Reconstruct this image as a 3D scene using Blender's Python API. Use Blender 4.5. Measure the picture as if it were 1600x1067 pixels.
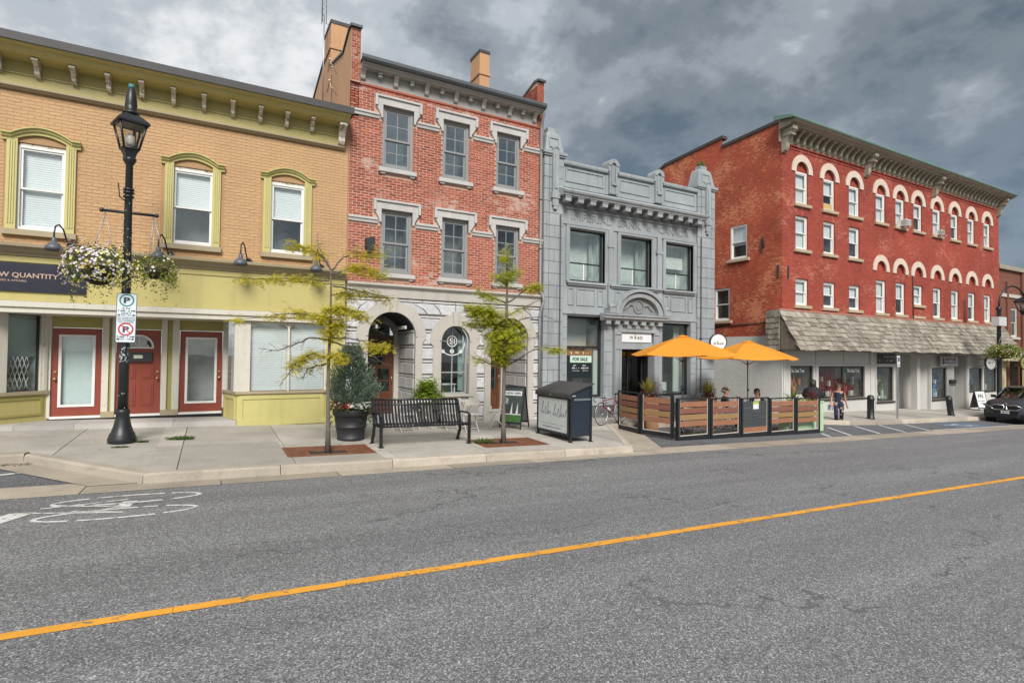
import bpy, bmesh, math, random
from mathutils import Vector, Matrix, noise as mnoise

R = math.radians
S = bpy.context.scene
for o in list(bpy.data.objects):
    bpy.data.objects.remove(o, do_unlink=True)
COL = S.collection
rnd = random.Random(7)

# ---------------------------------------------------------------- camera
YAW, PITCH, ROLL, EYE = 29.05, 1.275, 0.657, 2.0
cam = bpy.data.cameras.new('camera')
cam.sensor_fit = 'HORIZONTAL'
cam.sensor_width = 36.0
cam.lens = 36.0 * 850.0 / 1600.0
cam.clip_start, cam.clip_end = 0.1, 3000.0
cam_o = bpy.data.objects.new('camera', cam)
COL.objects.link(cam_o)
_f = Vector((math.sin(R(YAW)) * math.cos(R(PITCH)), math.cos(R(YAW)) * math.cos(R(PITCH)), math.sin(R(PITCH))))
_r = Vector((math.cos(R(YAW)), -math.sin(R(YAW)), 0))
_u = _r.cross(_f)
_r2 = _r * math.cos(R(ROLL)) + _u * math.sin(R(ROLL))
_u2 = _u * math.cos(R(ROLL)) - _r * math.sin(R(ROLL))
cam_o.matrix_world = Matrix((( _r2.x, _u2.x, -_f.x, 0), (_r2.y, _u2.y, -_f.y, 0), (_r2.z, _u2.z, -_f.z, EYE), (0, 0, 0, 1)))
S.camera = cam_o

# ---------------------------------------------------------------- exposure, sky, sun
S.view_settings.view_transform = 'Standard'
S.view_settings.look = 'None'
S.view_settings.gamma = 1.0
S.view_settings.use_curve_mapping = False
S.view_settings.exposure = 1.58
SUN_EL, SUN_AZ = 41.0, 200.0            # azimuth from +Y clockwise: behind the camera, a little to its left

world = bpy.data.worlds.new('World')
S.world = world
world.use_nodes = True
W = world.node_tree
W.nodes.clear()
def wn(t, **k):
    n = W.nodes.new(t)
    for a, b in k.items():
        setattr(n, a, b)
    return n
def wl(a, b): W.links.new(a, b)
def wmath(op, a, b=None, clamp=False):
    n = wn('ShaderNodeMath', operation=op, use_clamp=clamp)
    for i, v in enumerate((a, b)):
        if v is None: continue
        if isinstance(v, (int, float)): n.inputs[i].default_value = v
        else: wl(v, n.inputs[i])
    return n.outputs[0]
w_out = wn('ShaderNodeOutputWorld'); w_bg = wn('ShaderNodeBackground')
w_bg.inputs['Strength'].default_value = 0.1
w_sky = wn('ShaderNodeTexSky', sky_type='NISHITA', sun_disc=False, sun_elevation=R(SUN_EL), sun_rotation=R(SUN_AZ))
w_tc = wn('ShaderNodeTexCoord')
w_sep = wn('ShaderNodeSeparateXYZ'); wl(w_tc.outputs['Generated'], w_sep.inputs[0])
# clouds lie on a high flat layer: direction / elevation
w_den = wmath('ADD', wmath('MAXIMUM', w_sep.outputs['Z'], 0.0), 0.34)
w_com = wn('ShaderNodeCombineXYZ')
wl(wmath('DIVIDE', w_sep.outputs['X'], w_den), w_com.inputs[0])
wl(wmath('DIVIDE', w_sep.outputs['Y'], w_den), w_com.inputs[1])
def wnoise(scale, detail, rough, off, dist=0.0):
    m = wn('ShaderNodeMapping'); m.inputs['Location'].default_value = off
    wl(w_com.outputs[0], m.inputs['Vector'])
    n = wn('ShaderNodeTexNoise', noise_dimensions='3D')
    n.inputs['Scale'].default_value = scale; n.inputs['Detail'].default_value = detail
    n.inputs['Roughness'].default_value = rough; n.inputs['Distortion'].default_value = dist
    wl(m.outputs[0], n.inputs['Vector'])
    return n.outputs['Fac']
CLOUD_OFF = (3.1, 1.7, 0.4)
n_big = wnoise(1.05, 3.0, 0.5, CLOUD_OFF, 0.2)
n_mid = wnoise(2.9, 8.0, 0.6, (7.3, 2.2, 1.9), 0.12)
n_fine = wnoise(7.5, 6.0, 0.6, (1.3, 9.2, 4.0), 0.1)
# storm bank heaps up towards the far end of the street (+X), thinner cloud to the left
w_az = wmath('MULTIPLY', w_sep.outputs['X'], -0.24)
w_sum = wmath('ADD', wmath('ADD', wmath('MULTIPLY', n_big, 0.95), wmath('MULTIPLY', n_mid, 0.95)),
              wmath('ADD', wmath('MULTIPLY', n_fine, 0.34), wmath('ADD', w_az, -0.285)))
w_ramp = wn('ShaderNodeValToRGB')
wl(w_sum, w_ramp.inputs['Fac'])
cr = w_ramp.color_ramp
cr.interpolation = 'EASE'
cr.elements[0].position = 0.42; cr.elements[0].color = (0.135, 0.185, 0.235, 1)
cr.elements[1].position = 0.97; cr.elements[1].color = (0.95, 0.97, 0.99, 1)
e = cr.elements.new(0.57); e.color = (0.24, 0.285, 0.33, 1)
e = cr.elements.new(0.69); e.color = (0.37, 0.42, 0.47, 1)
e = cr.elements.new(0.80); e.color = (0.56, 0.61, 0.66, 1)
w_sc = wn('ShaderNodeVectorMath', operation='SCALE'); w_sc.inputs['Scale'].default_value = 3.05
wl(w_ramp.outputs['Color'], w_sc.inputs[0])
# a little clear sky shows through low down where the bank thins
w_lowblue = wn('ShaderNodeMapRange'); w_lowblue.clamp = True
w_lowblue.inputs['From Min'].default_value = 0.10; w_lowblue.inputs['From Max'].default_value = 0.42
w_lowblue.inputs['To Min'].default_value = 0.55; w_lowblue.inputs['To Max'].default_value = 0.06
wl(w_sep.outputs['Z'], w_lowblue.inputs['Value'])
w_mix = wn('ShaderNodeMix', data_type='RGBA')
wl(wmath('MULTIPLY', w_lowblue.outputs[0], wmath('SUBTRACT', 1.12, wmath('MULTIPLY', n_big, 1.2), clamp=True)), w_mix.inputs['Factor'])
wl(w_sc.outputs[0], w_mix.inputs['A'])
w_dim = wn('ShaderNodeVectorMath', operation='SCALE'); w_dim.inputs['Scale'].default_value = 0.32
wl(w_sky.outputs['Color'], w_dim.inputs[0])
wl(w_dim.outputs[0], w_mix.inputs['B'])
wl(w_mix.outputs['Result'], w_bg.inputs['Color'])
wl(w_bg.outputs[0], w_out.inputs['Surface'])

sun = bpy.data.lights.new('sun', 'SUN')
sun.energy = 1.5
sun.angle = R(22)
sun.color = (1.0, 0.955, 0.89)
sun_o = bpy.data.objects.new('sun', sun); COL.objects.link(sun_o)
_d = Vector((math.sin(R(SUN_AZ)) * math.cos(R(SUN_EL)), math.cos(R(SUN_AZ)) * math.cos(R(SUN_EL)), math.sin(R(SUN_EL))))
sun_o.rotation_euler = _d.to_track_quat('Z', 'Y').to_euler()
sun_o.location = _d * 60

S.cycles.use_denoising = True
S.cycles.max_bounces = 6
S.cycles.transparent_max_bounces = 12
S.cycles.caustics_reflective = False
S.cycles.caustics_refractive = False

# ---------------------------------------------------------------- the sloping street
def G(x, y): return 0.175 - 0.02 * (15 - y) - 0.028 * x           # pavement level
def RZ(x, y): return 0.02 - 0.028 * x - 0.018 * abs(y - 4.75)      # carriageway level
def BZ(x, y): return -0.075 - 0.028 * x + 0.02 * (y - 10)          # parking bays

# ---------------------------------------------------------------- mesh helper
class MB:
    def __init__(s):
        s.v, s.f, s.m, s.sm = [], [], [], []
    def face(s, pts, m=0, sm=False):
        n = len(s.v); s.v += [tuple(p) for p in pts]
        s.f.append(tuple(range(n, n + len(pts)))); s.m.append(m); s.sm.append(sm)
    def mesh(s, verts, faces, m=0, sm=False):
        n = len(s.v); s.v += [tuple(p) for p in verts]
        for f in faces:
            s.f.append(tuple(i + n for i in f)); s.m.append(m); s.sm.append(sm)
    def box(s, x0, x1, y0, y1, z0, z1, m=0):
        s.mesh([(x0, y0, z0), (x1, y0, z0), (x1, y1, z0), (x0, y1, z0), (x0, y0, z1), (x1, y0, z1), (x1, y1, z1), (x0, y1, z1)],
               [(0, 3, 2, 1), (4, 5, 6, 7), (0, 1, 5, 4), (1, 2, 6, 5), (2, 3, 7, 6), (3, 0, 4, 7)], m)
    def boxf(s, fr, u0, u1, v0, v1, d0, d1, m=0):
        c = [fr(u0, v0, d0), fr(u1, v0, d0), fr(u1, v0, d1), fr(u0, v0, d1), fr(u0, v1, d0), fr(u1, v1, d0), fr(u1, v1, d1), fr(u0, v1, d1)]
        s.mesh(c, [(0, 3, 2, 1), (4, 5, 6, 7), (0, 1, 5, 4), (1, 2, 6, 5), (2, 3, 7, 6), (3, 0, 4, 7)], m)
    def bevbox(s, fr, u0, u1, v0, v1, d0, d1, b, m=0):
        # a block whose front (d0) edges are chamfered
        P = [fr(u0, v0, d1), fr(u1, v0, d1), fr(u1, v1, d1), fr(u0, v1, d1),
             fr(u0, v0, d0 + b), fr(u1, v0, d0 + b), fr(u1, v1, d0 + b), fr(u0, v1, d0 + b),
             fr(u0 + b, v0 + b, d0), fr(u1 - b, v0 + b, d0), fr(u1 - b, v1 - b, d0), fr(u0 + b, v1 - b, d0)]
        F = [(8, 9, 10, 11), (3, 2, 1, 0)]
        for a in (0, 4):
            for i in range(4):
                j = (i + 1) % 4
                F.append((a + i, a + j, a + 4 + j, a + 4 + i))
        s.mesh(P, F, m)
    def prism(s, poly, fr, d0, d1, m=0, sm=False):
        # poly in (u,v), extruded from d0 to d1
        n = len(poly)
        V = [fr(u, v, d0) for u, v in poly] + [fr(u, v, d1) for u, v in poly]
        s.mesh(V, [tuple(range(n)), tuple(range(2 * n - 1, n - 1, -1))], m)
        s.mesh(V, [(i, n + i, n + (i + 1) % n, (i + 1) % n) for i in range(n)], m, sm)
    def tube(s, pts, r, n=8, m=0, cap=True, sm=True):
        pts = [Vector(p) for p in pts]
        if isinstance(r, (int, float)): r = [r] * len(pts)
        rings = []; up = None
        for i, p in enumerate(pts):
            t = (pts[min(i + 1, len(pts) - 1)] - pts[max(i - 1, 0)])
            if t.length < 1e-9: t = Vector((0, 0, 1))
            t.normalize()
            if up is None:
                a = Vector((0, 0, 1)) if abs(t.z) < 0.9 else Vector((1, 0, 0))
                up = (a - t * a.dot(t)).normalized()
            else:
                up = (up - t * up.dot(t))
                up = up.normalized() if up.length > 1e-6 else Vector((1, 0, 0))
            w = t.cross(up)
            rings.append([p + (up * math.cos(k * 2 * math.pi / n) + w * math.sin(k * 2 * math.pi / n)) * r[i] for k in range(n)])
        V = [q for g in rings for q in g]; F = []
        for i in range(len(pts) - 1):
            for k in range(n):
                F.append((i * n + k, i * n + (k + 1) % n, (i + 1) * n + (k + 1) % n, (i + 1) * n + k))
        s.mesh(V, F, m, sm)
        if cap:
            s.mesh(rings[0], [tuple(range(n - 1, -1, -1))], m); s.mesh(rings[-1], [tuple(range(n))], m)
    def lathe(s, prof, c=(0, 0, 0), n=20, m=0, sm=True, ang=2 * math.pi):
        V = []; F = []
        for r, z in prof:
            for k in range(n):
                a = ang * k / n
                V.append((c[0] + r * math.cos(a), c[1] + r * math.sin(a), c[2] + z))
        for i in range(len(prof) - 1):
            for k in range(n):
                F.append((i * n + k, i * n + (k + 1) % n, (i + 1) * n + (k + 1) % n, (i + 1) * n + k))
        s.mesh(V, F, m, sm)
        for i in (0, len(prof) - 1):
            if prof[i][0] > 1e-4:
                g = [V[i * n + k] for k in range(n)]
                s.mesh(g, [tuple(range(n)) if i else tuple(range(n - 1, -1, -1))], m)
    def ball(s, c, rx, ry=None, rz=None, n=10, m=0):
        ry = rx if ry is None else ry; rz = rx if rz is None else rz
        V = []; F = []; h = n // 2 + 1
        for i in range(h + 1):
            th = math.pi * i / h
            for k in range(n):
                a = 2 * math.pi * k / n
                V.append((c[0] + rx * math.sin(th) * math.cos(a), c[1] + ry * math.sin(th) * math.sin(a), c[2] + rz * math.cos(th)))
        for i in range(h):
            for k in range(n):
                F.append((i * n + k, i * n + (k + 1) % n, (i + 1) * n + (k + 1) % n, (i + 1) * n + k))
        s.mesh(V, F, m, True)
    def sweep(s, prof, path, fr=None, m=0, sm=False, closed_prof=True):
        # prof: list of (out, up); path: list of (point, out_vector, up_vector)
        n = len(prof); V = []
        for p, o, u in path:
            p, o, u = Vector(p), Vector(o), Vector(u)
            V += [p + o * a + u * b for a, b in prof]
        F = []
        for i in range(len(path) - 1):
            for k in range(n if closed_prof else n - 1):
                F.append((i * n + k, i * n + (k + 1) % n, (i + 1) * n + (k + 1) % n, (i + 1) * n + k))
        s.mesh(V, F, m, sm)
        s.mesh(V[:n], [tuple(range(n))], m); s.mesh(V[-n:], [tuple(range(n))], m)
    def data(s, name, mats):
        me = bpy.data.meshes.new(name)
        me.from_pydata(s.v, [], s.f)
        if not isinstance(mats, (list, tuple)): mats = [mats]
        for x in mats: me.materials.append(x)
        me.polygons.foreach_set('material_index', s.m)
        me.polygons.foreach_set('use_smooth', s.sm)
        me.update()
        return me
    def build(s, name, mats, parent=None, fix=True):
        me = s.data(name, mats)
        if fix:
            b = bmesh.new(); b.from_mesh(me)
            bmesh.ops.remove_doubles(b, verts=b.verts, dist=1e-5)
            bmesh.ops.recalc_face_normals(b, faces=b.faces)
            b.to_mesh(me); b.free()
        return link(name, me, parent)

WP = {}   # things whose parts are written in world coordinates
def link(name, me, parent=None):
    o = bpy.data.objects.new(name, me); COL.objects.link(o)
    if parent is not None:
        o.parent = parent
        if parent.name in WP: o.matrix_parent_inverse = WP[parent.name]
    return o
def tag(o, label=None, cat=None, group=None, kind=None):
    if label: o['label'] = label
    if cat: o['category'] = cat
    if group: o['group'] = group
    if kind: o['kind'] = kind
    return o
def thing(name, label, cat, loc=(0, 0, 0), rz=0.0, group=None):
    o = bpy.data.objects.new(name, None); COL.objects.link(o)
    o.empty_display_size = 0.2
    o.location = loc; o.rotation_euler = (0, 0, rz)
    return tag(o, label, cat, group)
def wthing(name, label, cat, loc, group=None):
    o = thing(name, label, cat, loc, 0.0, group)
    WP[o.name] = Matrix.Translation(-Vector(loc))
    return o
def dup(root, loc, rz=None, label=None):
    r = root.copy(); COL.objects.link(r); r.location = loc
    if rz is not None: r.rotation_euler = (0, 0, rz)
    if label: r['label'] = label
    for ch in list(root.children):
        c = ch.copy(); COL.objects.link(c); c.parent = r
        for g in list(ch.children):
            d = g.copy(); COL.objects.link(d); d.parent = c
    return r
def front(y0):  # a facade along X facing the street
    return lambda u, v, d=0.0: (u, y0 + d, v)
def side(x0):   # a wall along Y facing -X
    return lambda u, v, d=0.0: (x0 + d, u, v)
IDF = lambda u, v, d=0.0: (u, d, v)
def frame_at(origin, right, up, back):
    o, r_, u_, b_ = Vector(origin), Vector(right).normalized(), Vector(up).normalized(), Vector(back).normalized()
    return lambda u, v, d=0.0: tuple(o + r_ * u + u_ * v + b_ * d)

def plate(mb, fr, u0, u1, v0, v1, holes=(), depth=0.12, m=0, mr=None, n=14):
    """wall face with openings; hole = (u0,u1,v0,v1,arched); reveals go in by depth"""
    mr = m if mr is None else mr
    H = []
    for h in holes:
        a, b, c, d = h[:4]; arch = len(h) > 4 and h[4]
        H.append((a, b, c, d + ((b - a) / 2 if arch else 0), arch, d))
    us = sorted({u0, u1} | {min(max(x, u0), u1) for h in H for x in h[:2]})
    vs = sorted({v0, v1} | {min(max(x, v0), v1) for h in H for x in h[2:4]})
    for i in range(len(us) - 1):
        for j in range(len(vs) - 1):
            cu, cv = (us[i] + us[i + 1]) / 2, (vs[j] + vs[j + 1]) / 2
            if any(h[0] < cu < h[1] and h[2] < cv < h[3] for h in H): continue
            mb.face([fr(us[i], vs[j]), fr(us[i + 1], vs[j]), fr(us[i + 1], vs[j + 1]), fr(us[i], vs[j + 1])], m)
    for a, b, c, top, arch, sp in H:
        if depth <= 0 and not arch: continue
        for (p, q) in (((a, c), (a, sp)), ((b, sp), (b, c)), ((b, c), (a, c))):
            if depth > 0: mb.face([fr(*p, 0), fr(*q, 0), fr(*q, depth), fr(*p, depth)], mr)
        if not arch:
            mb.face([fr(a, sp, 0), fr(b, sp, 0), fr(b, sp, depth), fr(a, sp, depth)], mr)
        else:
            r = (b - a) / 2; cu = (a + b) / 2
            P = [(cu + r * math.cos(math.pi * k / n), sp + r * math.sin(math.pi * k / n)) for k in range(n + 1)]
            for k in range(n):
                p, q = P[k], P[k + 1]
                if depth > 0: mb.face([fr(*p, 0), fr(*q, 0), fr(*q, depth), fr(*p, depth)], mr, True)
                mb.face([fr(*p), fr(p[0], top), fr(q[0], top), fr(*q)], m)
def ring(mb, fr, cu, cv, r0, r1, d0, d1, a0=0.0, a1=math.pi, n=20, m=0, sm=True):
    V = []
    for k in range(n + 1):
        a = a0 + (a1 - a0) * k / n
        c, s_ = math.cos(a), math.sin(a)
        V += [fr(cu + r0 * c, cv + r0 * s_, d0), fr(cu + r1 * c, cv + r1 * s_, d0), fr(cu + r1 * c, cv + r1 * s_, d1), fr(cu + r0 * c, cv + r0 * s_, d1)]
    F = [(0, 1, 2, 3), tuple(4 * n + k for k in (3, 2, 1, 0))]
    for k in range(n):
        for j in range(4):
            F.append((4 * k + j, 4 * k + (j + 1) % 4, 4 * k + 4 + (j + 1) % 4, 4 * k + 4 + j))
    mb.mesh(V, F, m)

# ---------------------------------------------------------------- materials
MATS = {}
def newmat(name):
    m = bpy.data.materials.new(name); m.use_nodes = True
    nt = m.node_tree
    return m, nt, nt.nodes['Principled BSDF']
class N:
    """tiny node-writing helper"""
    def __init__(s, nt): s.nt = nt
    def n(s, t, **k):
        x = s.nt.nodes.new(t)
        for a, b in k.items(): setattr(x, a, b)
        return x
    def l(s, a, b): s.nt.links.new(a, b)
    def pos(s):
        return s.n('ShaderNodeNewGeometry').outputs['Position']
    def objc(s):
        return s.n('ShaderNodeTexCoord').outputs['Object']
    def map(s, v, sc=(1, 1, 1), loc=(0, 0, 0)):
        m = s.n('ShaderNodeMapping'); m.inputs['Scale'].default_value = sc; m.inputs['Location'].default_value = loc
        s.l(v, m.inputs['Vector']); return m.outputs[0]
    def noise(s, v, sc, det=4, ro=0.55, dist=0.0):
        t = s.n('ShaderNodeTexNoise'); t.inputs['Scale'].default_value = sc; t.inputs['Detail'].default_value = det
        t.inputs['Roughness'].default_value = ro; t.inputs['Distortion'].default_value = dist
        s.l(v, t.inputs['Vector']); return t.outputs['Fac']
    def ramp(s, f, stops, interp='LINEAR'):
        r = s.n('ShaderNodeValToRGB'); r.color_ramp.interpolation = interp
        els = r.color_ramp.elements
        els[0].position = stops[0][0]; els[0].color = c4(stops[0][1])
        els[1].position = stops[-1][0]; els[1].color = c4(stops[-1][1])
        for p, c in stops[1:-1]:
            e = els.new(p); e.color = c4(c)
        s.l(f, r.inputs[0]); return r.outputs['Color']
    def mix(s, f, a, b, t='MIX'):
        x = s.n('ShaderNodeMix', data_type='RGBA', blend_type=t)
        for i, v in (('Factor', f), ('A', a), ('B', b)):
            if isinstance(v, (int, float)): x.inputs[i].default_value = v
            elif isinstance(v, tuple): x.inputs[i].default_value = c4(v)
            else: s.l(v, x.inputs[i])
        return x.outputs['Result']
    def math(s, op, a, b=0.0, clamp=False):
        x = s.n('ShaderNodeMath', operation=op, use_clamp=clamp)
        for i, v in enumerate((a, b)):
            if isinstance(v, (int, float)): x.inputs[i].default_value = v
            else: s.l(v, x.inputs[i])
        return x.outputs[0]
    def bump(s, h, strength, dist, bsdf):
        b = s.n('ShaderNodeBump'); b.inputs['Strength'].default_value = strength; b.inputs['Distance'].default_value = dist
        s.l(h, b.inputs['Height']); s.l(b.outputs[0], bsdf.inputs['Normal'])
def c4(c):
    if isinstance(c, (int, float)): return (c, c, c, 1)
    return (c[0], c[1], c[2], 1)
def sc3(c, k): return tuple(max(0.0, min(1.0, x * k)) for x in c)

def paint(name, col, rough=0.6, var=0.12, scale=1.7, fine=18.0, bump=0.15, bdist=0.004, metal=0.0, streak=0.0, chip=None, chipamt=0.0, spec=0.5, obj=False):
    """weathered, slightly uneven surface: broad tone drift, fine grain, vertical rain streaks, worn spots"""
    if name in MATS: return MATS[name]
    m, nt, b = newmat(name); k = N(nt)
    p = k.objc() if obj else k.pos()
    broad = k.noise(p, scale, 4, 0.6); grain = k.noise(p, fine, 5, 0.65)
    f = k.math('ADD', k.math('MULTIPLY', broad, 0.6), k.math('MULTIPLY', grain, 0.4))
    col_o = k.ramp(f, [(0.32, sc3(col, 1 - var)), (0.5, col), (0.68, sc3(col, 1 + var))])
    if streak > 0:
        sv = k.noise(k.map(p, (7.0, 7.0, 0.5)), 1.0, 4, 0.6)
        sm = k.math('MULTIPLY', k.ramp(sv, [(0.5, 0.0), (0.72, 1.0)]), streak)
        col_o = k.mix(sm, col_o, sc3(col, 0.55))
    if chip is not None:
        cv = k.noise(p, 9.0, 7, 0.72)
        cm = k.ramp(cv, [(0.60 - chipamt, 0.0), (0.64 - chipamt, 1.0)])
        col_o = k.mix(cm, col_o, chip)
    k.l(col_o, b.inputs['Base Color'])
    rr = k.math('ADD', k.math('MULTIPLY', grain, 0.25), rough - 0.125)
    k.l(rr, b.inputs['Roughness'])
    b.inputs['Metallic'].default_value = metal
    b.inputs['Specular IOR Level'].default_value = spec
    if bump > 0: k.bump(grain, bump, bdist, b)
    MATS[name] = m
    return m
def brickunit(name, cols, bloom=None, bloomamt=0.0, rough=0.85):
    """material of separate bricks: each brick its own shade, whether it is an object or an island of a larger mesh"""
    m, nt, b = newmat(name); k = N(nt)
    oi = k.n('ShaderNodeObjectInfo').outputs['Random']
    ge = k.n('ShaderNodeNewGeometry')
    r_ = k.math('FRACT', k.math('ADD', oi, ge.outputs['Random Per Island']))
    col = k.ramp(r_, [(i / (len(cols) - 1), c) for i, c in enumerate(cols)])
    p = ge.outputs['Position']
    g = k.noise(p, 45.0, 5, 0.7)
    col = k.mix(0.55, col, k.ramp(g, [(0.3, 0.62), (0.7, 1.25)]), 'MULTIPLY')
    w = k.noise(p, 0.55, 5, 0.62)
    col = k.mix(0.5, col, k.ramp(w, [(0.33, 0.55), (0.6, 1.1)]), 'MULTIPLY')
    if bloom is not None:
        q = k.noise(p, 0.8, 7, 0.68, 0.4)
        q = k.math('ADD', q, k.math('MULTIPLY', k.math('SUBTRACT', r_, 0.5), 0.12))
        col = k.mix(k.ramp(q, [(0.60 - bloomamt, 0.0), (0.70 - bloomamt, 0.75)]), col, bloom)
    k.l(col, b.inputs['Base Color']); b.inputs['Roughness'].default_value = rough
    k.bump(g, 0.35, 0.004, b)
    MATS[name] = m
    return m
def brickwall(name, c1, c2, mortar, worn=None, wornamt=0.0, scale=1.0, soot=0.25):
    """brickwork too far off to tell the bricks apart one by one"""
    m, nt, b = newmat(name); k = N(nt)
    p = k.pos(); sx = k.n('ShaderNodeSeparateXYZ'); k.l(p, sx.inputs[0])
    cb = k.n('ShaderNodeCombineXYZ')
    k.l(k.math('ADD', sx.outputs[0], sx.outputs[1]), cb.inputs[0]); k.l(sx.outputs[2], cb.inputs[1])
    t = k.n('ShaderNodeTexBrick'); t.offset = 0.5
    t.inputs['Scale'].default_value = 1.0
    t.inputs['Brick Width'].default_value = 0.225 * scale; t.inputs['Row Height'].default_value = 0.075 * scale
    t.inputs['Mortar Size'].default_value = 0.007 * scale; t.inputs['Mortar Smooth'].default_value = 0.4
    t.inputs['Color1'].default_value = c4(c1); t.inputs['Color2'].default_value = c4(c2); t.inputs['Mortar'].default_value = c4(mortar)
    k.l(cb.outputs[0], t.inputs['Vector'])
    g = k.noise(p, 30.0, 5, 0.7)
    col = k.mix(0.6, t.outputs['Color'], k.ramp(g, [(0.3, 0.6), (0.7, 1.3)]), 'MULTIPLY')
    br = k.noise(p, 0.45, 6, 0.65)
    col = k.mix(0.6, col, k.ramp(br, [(0.35, 1 - soot), (0.65, 1.15)]), 'MULTIPLY')
    if worn is not None:
        q = k.math('ADD', k.math('MULTIPLY', k.noise(k.map(p, (1.0, 1.0, 3.2)), 4.5, 8, 0.74, 0.2), 0.6), k.math('MULTIPLY', k.noise(p, 0.6, 4, 0.6), 0.4))
        col = k.mix(k.ramp(q, [(0.54 - wornamt, 0.0), (0.60 - wornamt, 0.8)]), col, worn)
    k.l(col, b.inputs['Base Color']); b.inputs['Roughness'].default_value = 0.85
    k.bump(k.math('SUBTRACT', k.math('MULTIPLY', g, 0.5), t.outputs['Fac']), 0.5, 0.008, b)
    MATS[name] = m
    return m
def leafmat(name, cols, trans=0.3, rough=0.5, mott=0.4):
    m, nt, b = newmat(name); k = N(nt)
    ge = k.n('ShaderNodeNewGeometry')
    col = k.ramp(ge.outputs['Random Per Island'], [(i / (len(cols) - 1), c) for i, c in enumerate(cols)])
    q = k.noise(ge.outputs['Position'], 5.0, 3)
    col = k.mix(mott, col, k.ramp(q, [(0.3, 0.65), (0.7, 1.3)]), 'MULTIPLY')
    k.l(col, b.inputs['Base Color']); b.inputs['Roughness'].default_value = rough
    tr = k.n('ShaderNodeBsdfTranslucent'); k.l(col, tr.inputs['Color'])
    mx = k.n('ShaderNodeMixShader'); mx.inputs[0].default_value = trans
    out = nt.nodes['Material Output']
    k.l(b.outputs[0], mx.inputs[1]); k.l(tr.outputs[0], mx.inputs[2]); k.l(mx.outputs[0], out.inputs['Surface'])
    MATS[name] = m
    return m
def glassmat(name, tint=(0.75, 0.8, 0.8), refl=0.16, wav=0.02):
    m, nt, b = newmat(name); k = N(nt)
    nt.nodes.remove(b)
    tr = k.n('ShaderNodeBsdfTransparent'); tr.inputs['Color'].default_value = c4(tint)
    gl = k.n('ShaderNodeBsdfGlossy'); gl.inputs['Roughness'].default_value = 0.015
    gl.inputs['Color'].default_value = (0.9, 0.95, 0.97, 1)
    bp = k.n('ShaderNodeBump'); bp.inputs['Strength'].default_value = wav; bp.inputs['Distance'].default_value = 0.05
    k.l(k.noise(k.pos(), 1.6, 2), bp.inputs['Height']); k.l(bp.outputs[0], gl.inputs['Normal'])
    ge = k.n('ShaderNodeNewGeometry'); dt = k.n('ShaderNodeVectorMath', operation='DOT_PRODUCT'); k.l(ge.outputs['Incoming'], dt.inputs[0]); k.l(ge.outputs['Normal'], dt.inputs[1])
    sch = k.math('POWER', k.math('SUBTRACT', 1.0, k.math('ABSOLUTE', dt.outputs['Value'])), 5.0)      # Schlick, the same from both sides
    f = k.math('ADD', k.math('MULTIPLY', sch, 0.94), 0.045 + refl, clamp=True)
    mx = k.n('ShaderNodeMixShader'); k.l(f, mx.inputs[0]); k.l(tr.outputs[0], mx.inputs[1]); k.l(gl.outputs[0], mx.inputs[2])
    k.l(mx.outputs[0], nt.nodes['Material Output'].inputs['Surface'])
    MATS[name] = m
    return m
def plain(name, col, rough=0.5, metal=0.0, spec=0.5):
    return paint(name, col, rough, 0.08, 3.0, 30.0, 0.05, 0.002, metal, spec=spec)

M_GLASS = glassmat('window_glass', (0.96, 0.98, 0.98), 0.035)
M_GLASS_SHOP = glassmat('shop_glass', (0.97, 0.99, 0.985), 0.02)
M_ROOM = paint('dark_room', (0.17, 0.175, 0.17), 0.9, 0.7, 1.6, 4.0, 0.0)
M_ROOMPALE = paint('pale_room', (0.48, 0.50, 0.48), 0.9, 0.4, 0.9, 4.0, 0.0)
M_BLIND = paint('white_blind', (0.80, 0.83, 0.84), 0.6, 0.06, 1.0, 9.0, 0.0)
M_WHITE = paint('white_paint', (0.72, 0.72, 0.70), 0.5, 0.07, 1.5, 20, 0.1, 0.002, streak=0.12)
M_BLACK = paint('black_metal', (0.014, 0.016, 0.019), 0.42, 0.3, 5, 60, 0.12, 0.001, spec=0.5)
M_DARKFRAME = plain('dark_frame', (0.025, 0.03, 0.032), 0.4)
M_STEEL = paint('galvanised_steel', (0.42, 0.43, 0.44), 0.45, 0.15, 5, 60, 0.1, 0.001, metal=0.7)

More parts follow.
